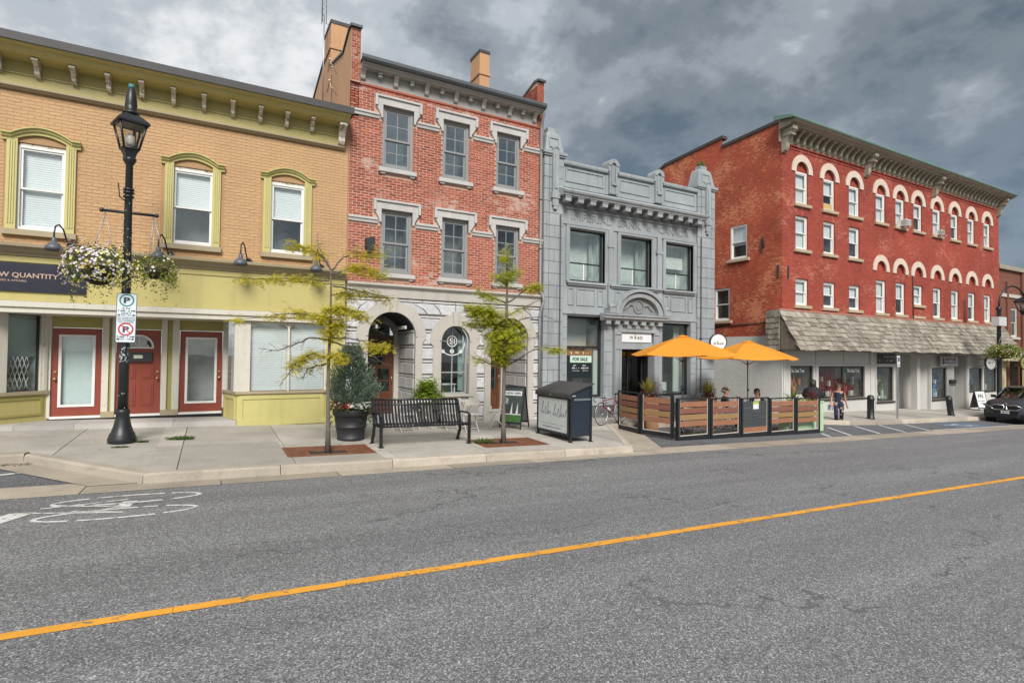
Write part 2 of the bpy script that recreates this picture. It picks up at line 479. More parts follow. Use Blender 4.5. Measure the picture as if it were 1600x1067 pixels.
# lettering ------------------------------------------------------------------
def text(name, body, fr, u0, u1, v0, v1, mat, parent, d=0.0, depth=0.004, bold=0.0, shear=0.0, spacing=1.0):
    cu = bpy.data.curves.new('t', 'FONT'); cu.body = body; cu.size = 1.0; cu.offset = bold; cu.shear = shear
    cu.space_character = spacing; cu.resolution_u = 2
    o = bpy.data.objects.new('t', cu); COL.objects.link(o)
    dg = bpy.context.evaluated_depsgraph_get(); dg.update()
    me = bpy.data.meshes.new_from_object(o.evaluated_get(dg))
    bpy.data.objects.remove(o, do_unlink=True); bpy.data.curves.remove(cu)
    xs = [v.co.x for v in me.vertices]; ys = [v.co.y for v in me.vertices]
    ax, bx, ay, by = min(xs), max(xs), min(ys), max(ys)
    vs = [(u0 + (v.co.x - ax) / (bx - ax) * (u1 - u0), v0 + (v.co.y - ay) / (by - ay) * (v1 - v0)) for v in me.vertices]
    mb = MB()
    fs = [tuple(p.vertices) for p in me.polygons]
    mb.mesh([fr(a, b, d - depth) for a, b in vs], fs)
    ec = {}
    for f in fs:
        for i in range(len(f)):
            e_ = (f[i], f[(i + 1) % len(f)]); ec[tuple(sorted(e_))] = ec.get(tuple(sorted(e_)), 0) + 1
    for f in fs:
        for i in range(len(f)):
            a, b = f[i], f[(i + 1) % len(f)]
            if ec[tuple(sorted((a, b)))] == 1:
                mb.face([fr(*vs[a], d - depth), fr(*vs[b], d - depth), fr(*vs[b], d), fr(*vs[a], d)])
    bpy.data.meshes.remove(me)
    return mb.build(name, mat, parent, fix=False)
# ================================================================ GROUND
def asphalt(name, base, cool=1.0):
    m, nt, b = newmat(name); k = N(nt); p = k.pos()
    v = k.n('ShaderNodeTexVoronoi'); v.inputs['Scale'].default_value = 105.0; k.l(p, v.inputs['Vector'])
    sx = k.n('ShaderNodeSeparateColor'); k.l(v.outputs['Color'], sx.inputs[0])
    g = k.noise(p, 48.0, 6, 0.75); br = k.noise(k.map(p, (0.06, 1.0, 1.0)), 0.95, 6, 0.66)
    stone = k.ramp(sx.outputs[0], [(0.0, sc3(base, 0.4)), (0.35, sc3(base, 0.8)), (0.7, sc3(base, 1.1)), (0.88, sc3(base, 1.6)), (1.0, sc3(base, 2.7))])
    col = k.mix(0.75, stone, k.ramp(g, [(0.3, 0.62), (0.7, 1.3)]), 'MULTIPLY')
    col = k.mix(0.8, col, k.ramp(br, [(0.33, 0.74), (0.67, 1.18)]), 'MULTIPLY')
    st = k.noise(k.map(p, (1.6, 6.0, 1.0)), 1.1, 6, 0.7)       # oil drips and tar specks
    col = k.mix(k.ramp(st, [(0.70, 0.0), (0.74, 0.6)]), col, sc3(base, 0.25))
    cv = k.n('ShaderNodeTexVoronoi', feature='DISTANCE_TO_EDGE'); cv.inputs['Scale'].default_value = 0.36
    wv = k.n('ShaderNodeVectorMath', operation='ADD'); nz = k.n('ShaderNodeTexNoise'); nz.inputs['Scale'].default_value = 2.5; nz.inputs['Detail'].default_value = 6; k.l(p, nz.inputs['Vector'])
    k.l(k.map(p, (0.45, 1.3, 1.0)), wv.inputs[0]); k.l(nz.outputs['Color'], wv.inputs[1]); k.l(wv.outputs[0], cv.inputs['Vector'])
    ck = k.math('MULTIPLY', k.ramp(cv.outputs['Distance'], [(0.004, 1.0), (0.012, 0.0)]), k.ramp(k.noise(p, 0.5, 3), [(0.47, 0.0), (0.55, 0.65)]))
    col = k.mix(ck, col, sc3(base, 0.35))
    k.l(col, b.inputs['Base Color']); b.inputs['Roughness'].default_value = 0.82
    b.inputs['Specular IOR Level'].default_value = 0.35
    k.bump(k.math('ADD', k.math('MULTIPLY', sx.outputs[0], 0.5), g), 0.55, 0.006, b)
    return m
M_ASPH = asphalt('asphalt', (0.176, 0.177, 0.181))
M_ASPH2 = asphalt('bay_asphalt', (0.118, 0.122, 0.132))
def concrete(name, base, stain=0.4, warm=(0.30, 0.235, 0.165)):
    m, nt, b = newmat(name); k = N(nt); p = k.pos()
    oi = k.n('ShaderNodeObjectInfo').outputs['Random']
    g = k.noise(p, 34.0, 6, 0.72); br = k.noise(p, 0.9, 6, 0.62)
    col = k.ramp(br, [(0.3, sc3(base, 0.80)), (0.5, base), (0.7, sc3(base, 1.14))])
    col = k.mix(0.6, col, k.ramp(g, [(0.3, 0.72), (0.7, 1.2)]), 'MULTIPLY')
    col = k.mix(1.0, col, k.ramp(oi, [(0.0, 0.74), (1.0, 1.10)]), 'MULTIPLY')
    s_ = k.noise(p, 2.3, 7, 0.7, 0.5)
    col = k.mix(k.math('MULTIPLY', k.ramp(s_, [(0.52, 0.0), (0.72, 1.0)]), stain), col, warm)
    d_ = k.noise(p, 5.5, 5, 0.75)
    col = k.mix(k.ramp(d_, [(0.66, 0.0), (0.74, 0.6)]), col, sc3(base, 0.3))
    k.l(col, b.inputs['Base Color']); b.inputs['Roughness'].default_value = 0.88
    k.bump(g, 0.4, 0.005, b)
    MATS[name] = m
    return m
M_SLAB = concrete('slab_concrete', (0.40, 0.375, 0.34), 0.55, (0.25, 0.215, 0.175))
M_KERB = concrete('kerb_concrete', (0.43, 0.38, 0.315), 0.6, (0.25, 0.19, 0.13))
M_GUT = concrete('gutter_concrete', (0.36, 0.315, 0.255), 0.5, (0.24, 0.175, 0.115))
M_JOINT = paint('joint_dirt', (0.075, 0.07, 0.06), 0.95, 0.3, 4, 30, 0.2)
M_EARTH = paint('earth', (0.10, 0.09, 0.075), 0.95, 0.3, 0.3, 6, 0.2)
M_STRIPE = paint('road_white', (0.60, 0.60, 0.585), 0.7, 0.12, 3, 40, 0.3, chip=(0.17, 0.17, 0.17), chipamt=0.05)
M_YELLOW = paint('road_yellow', (0.68, 0.31, 0.030), 0.7, 0.2, 2.5, 40, 0.3, chip=(0.24, 0.17, 0.09), chipamt=0.035)
M_BLUE = paint('road_blue', (0.085, 0.15, 0.25), 0.7, 0.15, 3, 40, 0.3, chip=(0.13, 0.14, 0.15), chipamt=0.10)

mb = MB()
for a, b in ((-260, -60), (-60, 0), (0, 60), (60, 260)):
    for c, d in ((-260, -8), (-8, 16), (16, 300)):
        mb.face([(x, y, -0.42 - 0.028 * x) for x, y in ((a, c), (b, c), (b, d), (a, d))])
tag(mb.build('ground', M_EARTH), kind='structure')

mb = MB()
xs = [-160, -60, -20, -8, 0, 8, 16, 24, 40, 60, 100, 180, 260]
ys = [-7.0, 4.75, 9.56]
for i in range(len(xs) - 1):
    for j in range(len(ys) - 1):
        mb.face([(x, y, RZ(x, y)) for x, y in ((xs[i], ys[j]), (xs[i + 1], ys[j]), (xs[i + 1], ys[j + 1]), (xs[i], ys[j + 1]))])
ROAD = tag(mb.build('road', M_ASPH), kind='structure')

# kerb line, left to right (outer top edge)
KL = [(-14.0, 12.15), (-2.72, 12.15), (-0.85, 10.02), (8.86, 9.97), (11.0, 13.35), (18.6, 13.35), (20.6, 12.75), (22.0, 12.25), (23.5, 12.05), (64.0, 11.75)]
def kerb_y(x):
    for (a, b), (c, d) in zip(KL, KL[1:]):
        if a <= x <= c: return b + (d - b) * (x - a) / (c - a)
    return 12.0
# parking bays
for name, poly in (('parking_bay', [(-14, 9.9), (-1.0, 9.9), (-1.0, 10.4), (-2.6, 12.3), (-14, 12.3)]),
                   ('parking_bay', [(8.6, 9.9), (64, 9.9), (64, 12.3), (23, 12.3), (19, 13.6), (11, 13.6), (8.6, 10.4)])):
    mb = MB(); mb.face([(x, y, BZ(x, y) - 0.004) for x, y in poly]); tag(mb.build(name, M_ASPH2), kind='structure')
# gutter band of pale concrete along the carriageway, wedges at the bays
GUT = MB()
gx = [-14, -9.5, -6.2, -3.4, -1.55, 0.2, 2.0, 4.1, 5.9, 7.6, 9.4, 12.2, 15.5, 18.9, 22.5, 26.5, 31, 37, 44, 52, 64]
gutter = tag(MB().build('gutter', M_GUT), kind='structure')
for a, b in zip(gx, gx[1:]):
    mb = MB()
    def gy1(x): return 10.34 if (x <= -1.5 or x >= 9.3) else 10.06
    g_ = 0.006
    P = [(a + g_, 9.55), (b - g_, 9.55), (b - g_, min(gy1(a), gy1(b)) if not (a < -1.5 < b) else 10.06), (a + g_, min(gy1(a), gy1(b)) if not (a < -1.5 < b) else 10.06)]
    f_ = lambda x, y: (RZ(x, 9.55) + (y - 9.55) * -0.012) + 0.005
    mb.face([(x, y, f_(x, y)) for x, y in P])
    mb.build('gutter_slab', M_GUT, gutter, fix=False)
for poly in ([(-1.53, 10.07), (-0.80, 10.07), (-2.66, 12.2), (-3.35, 12.2)], [(8.8, 10.07), (9.95, 10.07), (11.75, 13.0), (10.9, 13.4)]):
    mb = MB(); mb.face([(x, y, BZ(x, y) + 0.010) for x, y in poly]); mb.build('gutter_slab', M_GUT, gutter, fix=False)

# ---- pavement
pav = MB()
up = [(x, y + 0.05) for x, y in KL]
for (a, b), (c, d) in zip(up, up[1:]):
    pav.face([(a, b, G(a, b) - 0.02), (c, d, G(c, d) - 0.02), (c, 17.5, G(c, 17.5) - 0.02), (a, 17.5, G(a, 17.5) - 0.02)])
PAV = tag(pav.build('pavement', M_JOINT), kind='structure')
def clip(poly, a, b):
    """keep the part of poly on the left of the line a->b"""
    out = []
    sd = lambda p: (b[0] - a[0]) * (p[1] - a[1]) - (b[1] - a[1]) * (p[0] - a[0])
    for i in range(len(poly)):
        p, q = poly[i], poly[(i + 1) % len(poly)]
        if sd(p) >= 0: out.append(p)
        if (sd(p) >= 0) != (sd(q) >= 0):
            t = sd(p) / (sd(p) - sd(q)); out.append((p[0] + (q[0] - p[0]) * t, p[1] + (q[1] - p[1]) * t))
    return out
KW = 0.17
def inset(a, b, w):
    dx, dy = b[0] - a[0], b[1] - a[1]; L = math.hypot(dx, dy)
    nx, ny = -dy / L * w, dx / L * w
    return (a[0] + nx, a[1] + ny), (b[0] + nx, b[1] + ny)
lines = [inset(KL[i], KL[i + 1], KW + 0.004) for i in range(len(KL) - 1)]
GRATES = [(1.29, 2.95, 10.74, 11.78), (5.32, 7.0, 10.68, 11.76)]
def slab(poly, i):
    if len(poly) < 3: return
    A = abs(sum(poly[k][0] * poly[(k + 1) % len(poly)][1] - poly[(k + 1) % len(poly)][0] * poly[k][1] for k in range(len(poly)))) / 2
    if A < 0.03: return
    mb = MB(); n = len(poly); tilt = rnd.uniform(-0.003, 0.003)
    T = [(x, y, G(x, y) + tilt) for x, y in poly]; B_ = [(x, y, G(x, y) - 0.04) for x, y in poly]
    mb.mesh(T + B_, [tuple(range(n))] + [(k, (k + 1) % n, n + (k + 1) % n, n + k) for k in range(n)])
    mb.build('slab', M_SLAB, PAV)
xj = [-14, -11.6, -9.7, -7.85, -6.0, -4.15, -2.31, -0.42, 1.36, 3.2, 5.15, 7.1, 9.0, 10.9] + [12.75 + 1.85 * k for k in range(20)]
yj = [9.5, 12.46, 15.6]
gj = 0.007
for i in range(len(xj) - 1):
    for j in range(2):
        q = [(xj[i] + gj, yj[j] + gj), (xj[i + 1] - gj, yj[j] + gj), (xj[i + 1] - gj, yj[j + 1] - gj), (xj[i] + gj, yj[j + 1] - gj)]
        xm = (xj[i] + xj[i + 1]) / 2
        pieces = [q]
        # clip by the kerb segments this slab meets
        for (a, b), (s0, s1) in zip(lines, zip(KL, KL[1:])):
            if s1[0] > xj[i] and s0[0] < xj[i + 1]:
                convex_ok = True
                new = []
                for pc in pieces:
                    inside = clip(clip(pc, (s0[0], -50), (s0[0], -60)) if False else pc, a, b)
                    # only the part of the slab over this segment is cut
                    left = clip(pc, (s0[0], 0), (s0[0], 50)) if s0[0] > xj[i] else []
                    mid = pc
                    if s0[0] > xj[i]: mid = clip(mid, (s0[0], 50), (s0[0], 0))
                    right = []
                    if s1[0] < xj[i + 1]:
                        right = clip(mid, (s1[0], 50), (s1[0], 0)); mid = clip(mid, (s1[0], 0), (s1[0], 50))
                    mid = clip(mid, a, b) if len(mid) > 2 else []
                    new += [x for x in (left, mid, right) if len(x) > 2]
                pieces = new
        # cut out the tree pits
        fin = []
        for pc in pieces:
            todo = [pc]
            for (a, b, c, d) in GRATES:
                nx = []
                for t in todo:
                    if max(p[0] for p in t) <= a or min(p[0] for p in t) >= b or max(p[1] for p in t) <= c or min(p[1] for p in t) >= d:
                        nx.append(t); continue
                    l_ = clip(t, (a, 0), (a, 50)); t2 = clip(t, (a, 50), (a, 0))
                    r_ = clip(t2, (b, 50), (b, 0)); t2 = clip(t2, (b, 0), (b, 50))
                    bo = clip(t2, (50, c), (0, c)); to = clip(t2, (0, d), (50, d))
                    nx += [x for x in (l_, r_, bo, to) if len(x) > 2]
                todo = nx
            fin += todo
        for pc in fin: slab(pc, i)
# kerb stones
for (a, b) in zip(KL, KL[1:]):
    L = math.hypot(b[0] - a[0], b[1] - a[1]); n = max(1, round(L / 1.9))
    ts = [k / n for k in range(n + 1)]
    ia, ib = inset(a, b, KW); oa, ob = inset(a, b, -0.025)
    for k in range(n):
        g_ = 0.006 / L
        t0, t1 = ts[k] + g_, ts[k + 1] - g_
        lp = lambda p, q, t: (p[0] + (q[0] - p[0]) * t, p[1] + (q[1] - p[1]) * t)
        mb = MB(); rows = []
        m_ = 7; ca, cb2 = inset(a, b, 0.03)
        for s_ in range(m_ + 1):
            t = t0 + (t1 - t0) * s_ / m_
            w = (rnd.random() - 0.5) * 0.018
            o, c_, i_ = lp(oa, ob, t), lp(a, b, t), lp(ia, ib, t); c2 = lp(ca, cb2, t)
            zt = G(*i_) + 0.004
            zb = min(BZ(*o), RZ(o[0], min(o[1], 10.2))) - 0.03
            rows += [(o[0], o[1], zb), (c_[0], c_[1] + w * .5, zt - 0.028 + w), (c2[0], c2[1] + w, zt + w * 0.2), (i_[0], i_[1], zt), (i_[0], i_[1], zt - 0.05)]
        F = []
        for s_ in range(m_):
            for r_ in range(4): F.append((5 * s_ + r_, 5 * s_ + 5 + r_, 5 * s_ + 6 + r_, 5 * s_ + 1 + r_))
        F += [(0, 1, 2, 3, 4), tuple(5 * m_ + r_ for r_ in (4, 3, 2, 1, 0))]
        mb.mesh(rows, F); mb.build('kerb_stone', M_KERB, PAV)

# ---- painted markings, 4 mm sheets
def strip(mb, pts, w, zf, lift=0.005, w2=None):
    for i in range(len(pts) - 1):
        a, b = Vector(pts[i]), Vector(pts[i + 1]); d = (b - a)
        if d.length < 1e-6: continue
        d.normalize(); nrm = Vector((-d.y, d.x)) * (w / 2)
        P = [a - nrm, b - nrm, b + nrm, a + nrm]
        mb.face([(q.x, q.y, zf(q.x, q.y) + lift) for q in P])
mb = MB(); cy = lambda x: 4.905 - 0.0175 * (x + 1.2)
x = -14.0
while x < 64:
    step = rnd.choice((1.2, 1.9, 2.6)); w = 0.056 + rnd.uniform(-0.003, 0.003)
    mb.face([(a, cy(a) + b, RZ(a, cy(a) + b) + 0.005) for a, b in ((x, -w), (x + step - 0.004, -w + rnd.uniform(-.003, .003)), (x + step - 0.004, w), (x, w + rnd.uniform(-.003, .003)))])
    x += step
tag(mb.build('centre_line_marking', M_YELLOW, fix=False), kind='structure')
# bicycle symbol on the near edge of the far lane
mb = MB()
def oval(cx, cy_, rx, ry, a0, a1, w=0.06, n=16):
    strip(mb, [(cx + rx * math.cos(R(a0 + (a1 - a0) * k / n)), cy_ + ry * math.sin(R(a0 + (a1 - a0) * k / n))) for k in range(n + 1)], w, RZ, 0.005)
for cx, cy_ in ((-0.93, 8.23), (-0.90, 9.00)):
    oval(cx, cy_, 0.82, 0.235, -55, 55); oval(cx, cy_, 0.82, 0.235, 62, 118); oval(cx, cy_, 0.82, 0.235, 125, 235); oval(cx, cy_, 0.82, 0.235, 242, 298)
for pts in ([(-0.9, 8.25), (-1.92, 8.62)], [(-0.98, 8.62), (-1.72, 8.90)], [(-0.92, 8.98), (-1.80, 8.80)], [(-1.25, 8.40), (-0.95, 8.60)], [(-0.9, 8.27), (-1.45, 8.52)]):
    strip(mb, pts, 0.045, RZ)
mb.face([(x, y, RZ(x, y) + 0.005) for x, y in ((-1.02, 8.52), (-0.86, 8.52), (-0.80, 8.86), (-0.96, 8.86))])
mb.face([(x, y, RZ(x, y) + 0.005) for x, y in ((-2.30, 8.22), (-2.02, 8.20), (-1.80, 8.64), (-2.06, 8.66))])
tag(mb.build('bicycle_marking', M_STRIPE, fix=False), kind='structure')
mb = MB()
for a, b, w in (((-2.5, 11.36), (-4.2, 10.62), 0.09), ((20.03, 11.95), (18.68, 10.36), 0.11), ((21.85, 12.0), (20.45, 10.36), 0.11), ((23.49, 11.93), (22.1, 10.36), 0.11), ((25.2, 11.85), (23.9, 10.36), 0.11), ((18.0, 10.95), (17.5, 10.36), 0.11), ((24.2, 10.4), (33.5, 10.38), 0.10)):
    strip(mb, [a, b], w, BZ, 0.006)
tag(mb.build('bay_line_marking', M_STRIPE, fix=False), kind='structure')
mb = MB(); mb.face([(x, y, BZ(x, y) + 0.006) for x, y in ((26.7, 10.55), (29.7, 10.50), (29.9, 11.65), (26.9, 11.7))])
tag(mb.build('accessible_bay_marking', M_BLUE, fix=False), kind='structure')
mb = MB()   # wheelchair figure, read from the carriageway
cx, cy_ = 28.3, 11.05
strip(mb, [(cx + 0.55 * math.cos(R(a)) - 0.1, cy_ + 0.27 * math.sin(R(a))) for a in range(60, 331, 18)], 0.07, BZ, 0.011)
strip(mb, [(cx - 0.95, cy_ + 0.12), (cx - 0.15, cy_ + 0.10), (cx - 0.10, cy_ - 0.16), (cx + 0.5, cy_ - 0.2), (cx + 0.62, cy_ - 0.36)], 0.08, BZ, 0.011)
strip(mb, [(cx - 1.28, cy_ + 0.12), (cx - 1.12, cy_ + 0.12)], 0.14, BZ, 0.011)
tag(mb.build('wheelchair_marking', M_STRIPE, fix=False), kind='structure')
# weeds in the joints and drifted leaves by the kerb
M_WEED = leafmat('weed', [(0.05, 0.10, 0.02), (0.09, 0.15, 0.03), (0.13, 0.16, 0.04)], 0.3)
def blades(mb, cx, cy_, n, rx, ry, h, zf):
    for _ in range(n):
        a = rnd.uniform(0, 6.283); q = math.sqrt(rnd.random())
        x, y = cx + rx * q * math.cos(a), cy_ + ry * q * math.sin(a); z = zf(x, y)
        l = h * rnd.uniform(0.4, 1.0); w = 0.006; b_ = rnd.uniform(0, 6.283); t = rnd.uniform(0.2, 0.9)
        dx, dy = math.cos(b_), math.sin(b_)
        mb.face([(x - dy * w, y + dx * w, z), (x + dy * w, y - dx * w, z), (x + dx * l * t + dy * w * .5, y + dy * l * t - dx * w * .5, z + l * 0.7), (x + dx * l * t * 1.2, y + dy * l * t * 1.2, z + l * 0.62)])
for cx, cy_, n, rx, ry, h, lab in ((-0.47, 13.15, 420, 0.24, 0.09, 0.10, 'largest green grass tuft in the pavement joint right of the lamp post'),
                                   (-1.12, 12.95, 120, 0.10, 0.05, 0.07, 'small weed tuft at the right foot of the lamp post base'),
                                   (-1.42, 12.46, 130, 0.14, 0.04, 0.05, 'low weed patch in the slab joint in front of the lamp post base'),
                                   (5.55, 11.30, 260, 0.26, 0.13, 0.13, 'yellowish weeds growing in the rusty grate around the slender tree by the locker')):
    mb = MB(); blades(mb, cx, cy_, n, rx, ry, h, G); tag(mb.build('grass_tuft', M_WEED, fix=False), lab, 'weeds', None, 'stuff')
M_LITTER = leafmat('dry_leaf', [(0.16, 0.10, 0.04), (0.22, 0.15, 0.06), (0.10, 0.07, 0.035)], 0.1)
mb = MB()
for _ in range(520):
    if rnd.random() < 0.7:
        x = rnd.uniform(-5, -2.35); y = 12.05 - abs(rnd.gauss(0, 0.10)); z = BZ(x, y) + 0.004 + rnd.random() * 0.02
    else:
        x = rnd.uniform(-2.5, 9); y = rnd.uniform(10.4, 14.5); z = G(x, y) + 0.006
        if rnd.random() < 0.6: continue
    a = rnd.uniform(0, 6.28); l = rnd.uniform(0.012, 0.035); c, s_ = math.cos(a) * l, math.sin(a) * l
    mb.face([(x - c, y - s_, z), (x + s_ * .4, y - c * .4, z + 0.006), (x + c, y + s_, z), (x - s_ * .4, y + c * .4, z + 0.004)])
tag(mb.build('leaf_litter', M_LITTER, fix=False), 'dry leaves drifted along the kerb and slabs', 'leaf litter', None, 'stuff')
# ================================================================ shared building pieces
def sash_window(parent, fr, u0, u1, v0, v1, d, mat, fw=0.05, st=0.04, rows=1, cols=1, meet=0.5, glass=None, blind='', room=None, wide_low=False, depth=0.6, jamb=None):
    glass = glass or M_GLASS; room = room or M_ROOM
    mb = MB()
    jb = 0.10
    mb.boxf(fr, u0, u0 + fw, v0, v1, d, d + jb); mb.boxf(fr, u1 - fw, u1, v0, v1, d, d + jb)
    mb.boxf(fr, u0 + fw, u1 - fw, v1 - fw, v1, d, d + jb); mb.boxf(fr, u0 + fw, u1 - fw, v0, v0 + fw * 1.1, d - 0.004, d + jb)
    win = mb.build('window', mat, parent, fix=False)
    a, b, c, e = u0 + fw, u1 - fw, v0 + fw * 1.1, v1 - fw
    mid = c + (e - c) * meet
    for name, lo, hi, dd in (('sash', mid - 0.02, e, d + 0.022), ('sash', c, mid + 0.02, d + 0.060)):
        mb = MB(); s_ = st; bt = 0.03
        lowr = s_ * (1.6 if (wide_low and lo == c) else 1.0)
        mb.boxf(fr, a, a + s_, lo, hi, dd, dd + bt); mb.boxf(fr, b - s_, b, lo, hi, dd, dd + bt)
        mb.boxf(fr, a + s_, b - s_, lo, lo + lowr, dd, dd + bt); mb.boxf(fr, a + s_, b - s_, hi - s_, hi, dd, dd + bt)
        gu0, gu1, gv0, gv1 = a + s_, b - s_, lo + lowr, hi - s_
        mw = 0.011
        for k in range(1, cols):
            u = gu0 + (gu1 - gu0) * k / cols; mb.boxf(fr, u - mw, u + mw, gv0, gv1, dd + 0.004, dd + 0.024)
        for k in range(1, rows):
            v = gv0 + (gv1 - gv0) * k / rows; mb.boxf(fr, gu0, gu1, v - mw, v + mw, dd + 0.0055, dd + 0.0225)
        mb.build('sash', mat, win, fix=False)
        for i in range(cols):
            for j in range(rows):
                q = MB()
                q.boxf(fr, gu0 + (gu1 - gu0) * i / cols, gu0 + (gu1 - gu0) * (i + 1) / cols, gv0 + (gv1 - gv0) * j / rows, gv0 + (gv1 - gv0) * (j + 1) / rows, dd + 0.012, dd + 0.016)
                q.build('pane', glass, win, fix=False)
    for part, lo, hi in (('u', mid, e), ('l', c, mid)):
        if part in blind:
            q = MB(); v = lo
            while v < hi - 0.01:
                q.boxf(fr, a, b, v, min(v + 0.043, hi), d + 0.13 + 0.006 * math.sin(v * 9), d + 0.139 + 0.006 * math.sin(v * 9)); v += 0.048
            q.build('blind', M_BLIND, win, fix=False)
    q = MB()
    for P in ([(a, c, d + depth), (b, c, d + depth), (b, e, d + depth), (a, e, d + depth)], [(a, c, d + .1), (a, e, d + .1), (a, e, d + depth), (a, c, d + depth)],
              [(b, c, d + .1), (b, e, d + .1), (b, e, d + depth), (b, c, d + depth)], [(a, e, d + .1), (b, e, d + .1), (b, e, d + depth), (a, e, d + depth)],
              [(a, c, d + .1), (b, c, d + .1), (b, c, d + depth), (a, c, d + depth)]):
        q.face([fr(*p) for p in P])
    q.build('interior', room, win, fix=False)
    return win
def shop_pane(parent, fr, u0, u1, v0, v1, d, mat, fw=0.05, room=None, depth=1.2, glass=None, mull=(), trans=(), name='window'):
    mb = MB()
    mb.boxf(fr, u0, u0 + fw, v0, v1, d, d + .08); mb.boxf(fr, u1 - fw, u1, v0, v1, d, d + .08)
    mb.boxf(fr, u0 + fw, u1 - fw, v1 - fw, v1, d, d + .08); mb.boxf(fr, u0 + fw, u1 - fw, v0, v0 + fw, d, d + .08)
    us = [u0 + fw] + list(mull) + [u1 - fw]; vs = [v0 + fw] + list(trans) + [v1 - fw]
    for u in mull: mb.boxf(fr, u - fw * .45, u + fw * .45, v0 + fw, v1 - fw, d + .003, d + .077)
    for v in trans: mb.boxf(fr, u0 + fw, u1 - fw, v - fw * .5, v + fw * .5, d + .006, d + .074)
    w = mb.build(name, mat, parent, fix=False)
    for i in range(len(us) - 1):
        for j in range(len(vs) - 1):
            q = MB(); q.boxf(fr, us[i], us[i + 1], vs[j], vs[j + 1], d + .035, d + .041); q.build('pane', glass or M_GLASS_SHOP, w, fix=False)
    if depth:
        q = MB(); a, b, c, e = u0, u1, v0, v1
        for P in ([(a, c, depth), (b, c, depth), (b, e, depth), (a, e, depth)], [(a, c, .09), (a, e, .09), (a, e, depth), (a, c, depth)], [(b, c, .09), (b, e, .09), (b, e, depth), (b, c, depth)],
                  [(a, e, .09), (b, e, .09), (b, e, depth), (a, e, depth)], [(a, c, .09), (b, c, .09), (b, c, depth), (a, c, depth)]):
            q.face([fr(p[0], p[1], d + p[2]) for p in P])
        q.build('interior', room or M_ROOM, w, fix=False)
    return w
def lay_bricks(parent, fr, u0, u1, v0, v1, holes, mat, bw=0.225, bh=0.075, joint=0.010, proud=0.007, limit=300, mname='brick', keep=None, jit=0.0025):
    """single bricks on a mortar wall: the nearest `limit` are objects of their own, the rest one joined part"""
    bricks = []
    rows = int((v1 - v0) / bh)
    for r_ in range(rows):
        za, zb = v0 + r_ * bh, v0 + (r_ + 1) * bh - joint
        u = u0 - (bw / 2 if r_ % 2 else 0)
        while u < u1 - 0.02:
            a, b = max(u, u0), min(u + bw - joint, u1)
            segs = [(a, b)]
            for h in holes:
                top = h[3]
                if zb > h[2] and za < top:
                    ns = []
                    for (p, q) in segs:
                        if q <= h[0] or p >= h[1]: ns.append((p, q)); continue
                        if p < h[0]: ns.append((p, h[0]))
                        if q > h[1]: ns.append((h[1], q))
                    segs = ns
            for (p, q) in segs:
                if q - p > 0.03: bricks.append((p, q, za, zb, (q - p) > bw - joint - 0.001))
            u += bw
    C = Vector((0, 0, EYE))
    full = sorted([i for i, b in enumerate(bricks) if b[4] and (keep is None or keep(b))], key=lambda i: (Vector(fr(bricks[i][0], bricks[i][2], 0)) - C).length)[:limit]
    pick = set(full)
    base = []
    for k in range(6):   # a few slightly different bricks, shared
        mb = MB(); w, h = bw - joint, bh - joint
        j = [rnd.uniform(-0.003, 0.003) for _ in range(8)]
        o = fr(0, 0, 0)
        g = lambda u, v, d: tuple(Vector(fr(u, v, d)) - Vector(o))
        b_ = 0.004
        mb.mesh([g(0, 0, 0.01), g(w, 0, 0.01), g(w, h, 0.01), g(0, h, 0.01),
                 g(b_, b_ + j[0], -proud + j[4]), g(w - b_, b_ + j[1], -proud + j[5]), g(w - b_, h - b_ + j[2], -proud + j[6]), g(b_, h - b_ + j[3], -proud + j[7])],
                [(4, 5, 6, 7), (0, 1, 5, 4), (1, 2, 6, 5), (2, 3, 7, 6), (3, 0, 4, 7)])
        base.append(mb.data(mname, mat))
    rest = MB()
    for i, (p, q, za, zb, full_) in enumerate(bricks):
        if i in pick:
            o = link(mname, rnd.choice(base), parent); o.location = fr(p, za, rnd.uniform(-jit, jit))
        else:
            d = -proud + rnd.uniform(-jit, jit); t = [rnd.uniform(-0.002, 0.002) for _ in range(4)]; b_ = 0.003
            rest.mesh([fr(p, za, 0.01), fr(q, za, 0.01), fr(q, zb, 0.01), fr(p, zb, 0.01), fr(p + b_, za + b_, d + t[0]), fr(q - b_, za + b_, d + t[1]), fr(q - b_, zb - b_, d + t[2]), fr(p + b_, zb - b_, d + t[3])],
                      [(4, 5, 6, 7), (0, 1, 5, 4), (1, 2, 6, 5), (2, 3, 7, 6), (3, 0, 4, 7)])
    tag(rest.build(mname + '_field', mat, parent, fix=False), kind='stuff')
def gooseneck(parent, x, y0, z, mat, shade_z=3.98):
    mb = MB()
    mb.tube([(x + 0.2, y0, z), (x + 0.2, y0 - 0.04, z)], 0.085, 14)
    mb.tube([(x + 0.2, y0 - 0.04, z), (x + 0.17, y0 - 0.12, z + 0.02), (x + 0.13, y0 - 0.16, z + 0.16), (x + 0.10, y0 - 0.24, z + 0.32), (x + 0.05, y0 - 0.36, z + 0.40), (x + 0.01, y0 - 0.46, z + 0.34), (x, y0 - 0.5, z + 0.20), (x, y0 - 0.5, z + 0.08)], 0.016, 8)
    l = mb.build('wall_lamp', mat, parent)
    sh = MB()
    sh.lathe([(0.035, 0.10), (0.045, 0.08), (0.05, 0.0), (0.09, -0.02), (0.145, -0.10), (0.16, -0.17), (0.152, -0.17), (0.08, -0.04), (0.0, -0.03)], (x, y0 - 0.5, z), 20)
    sh.build('lamp_shade', MATS['lamp_grey'], l)

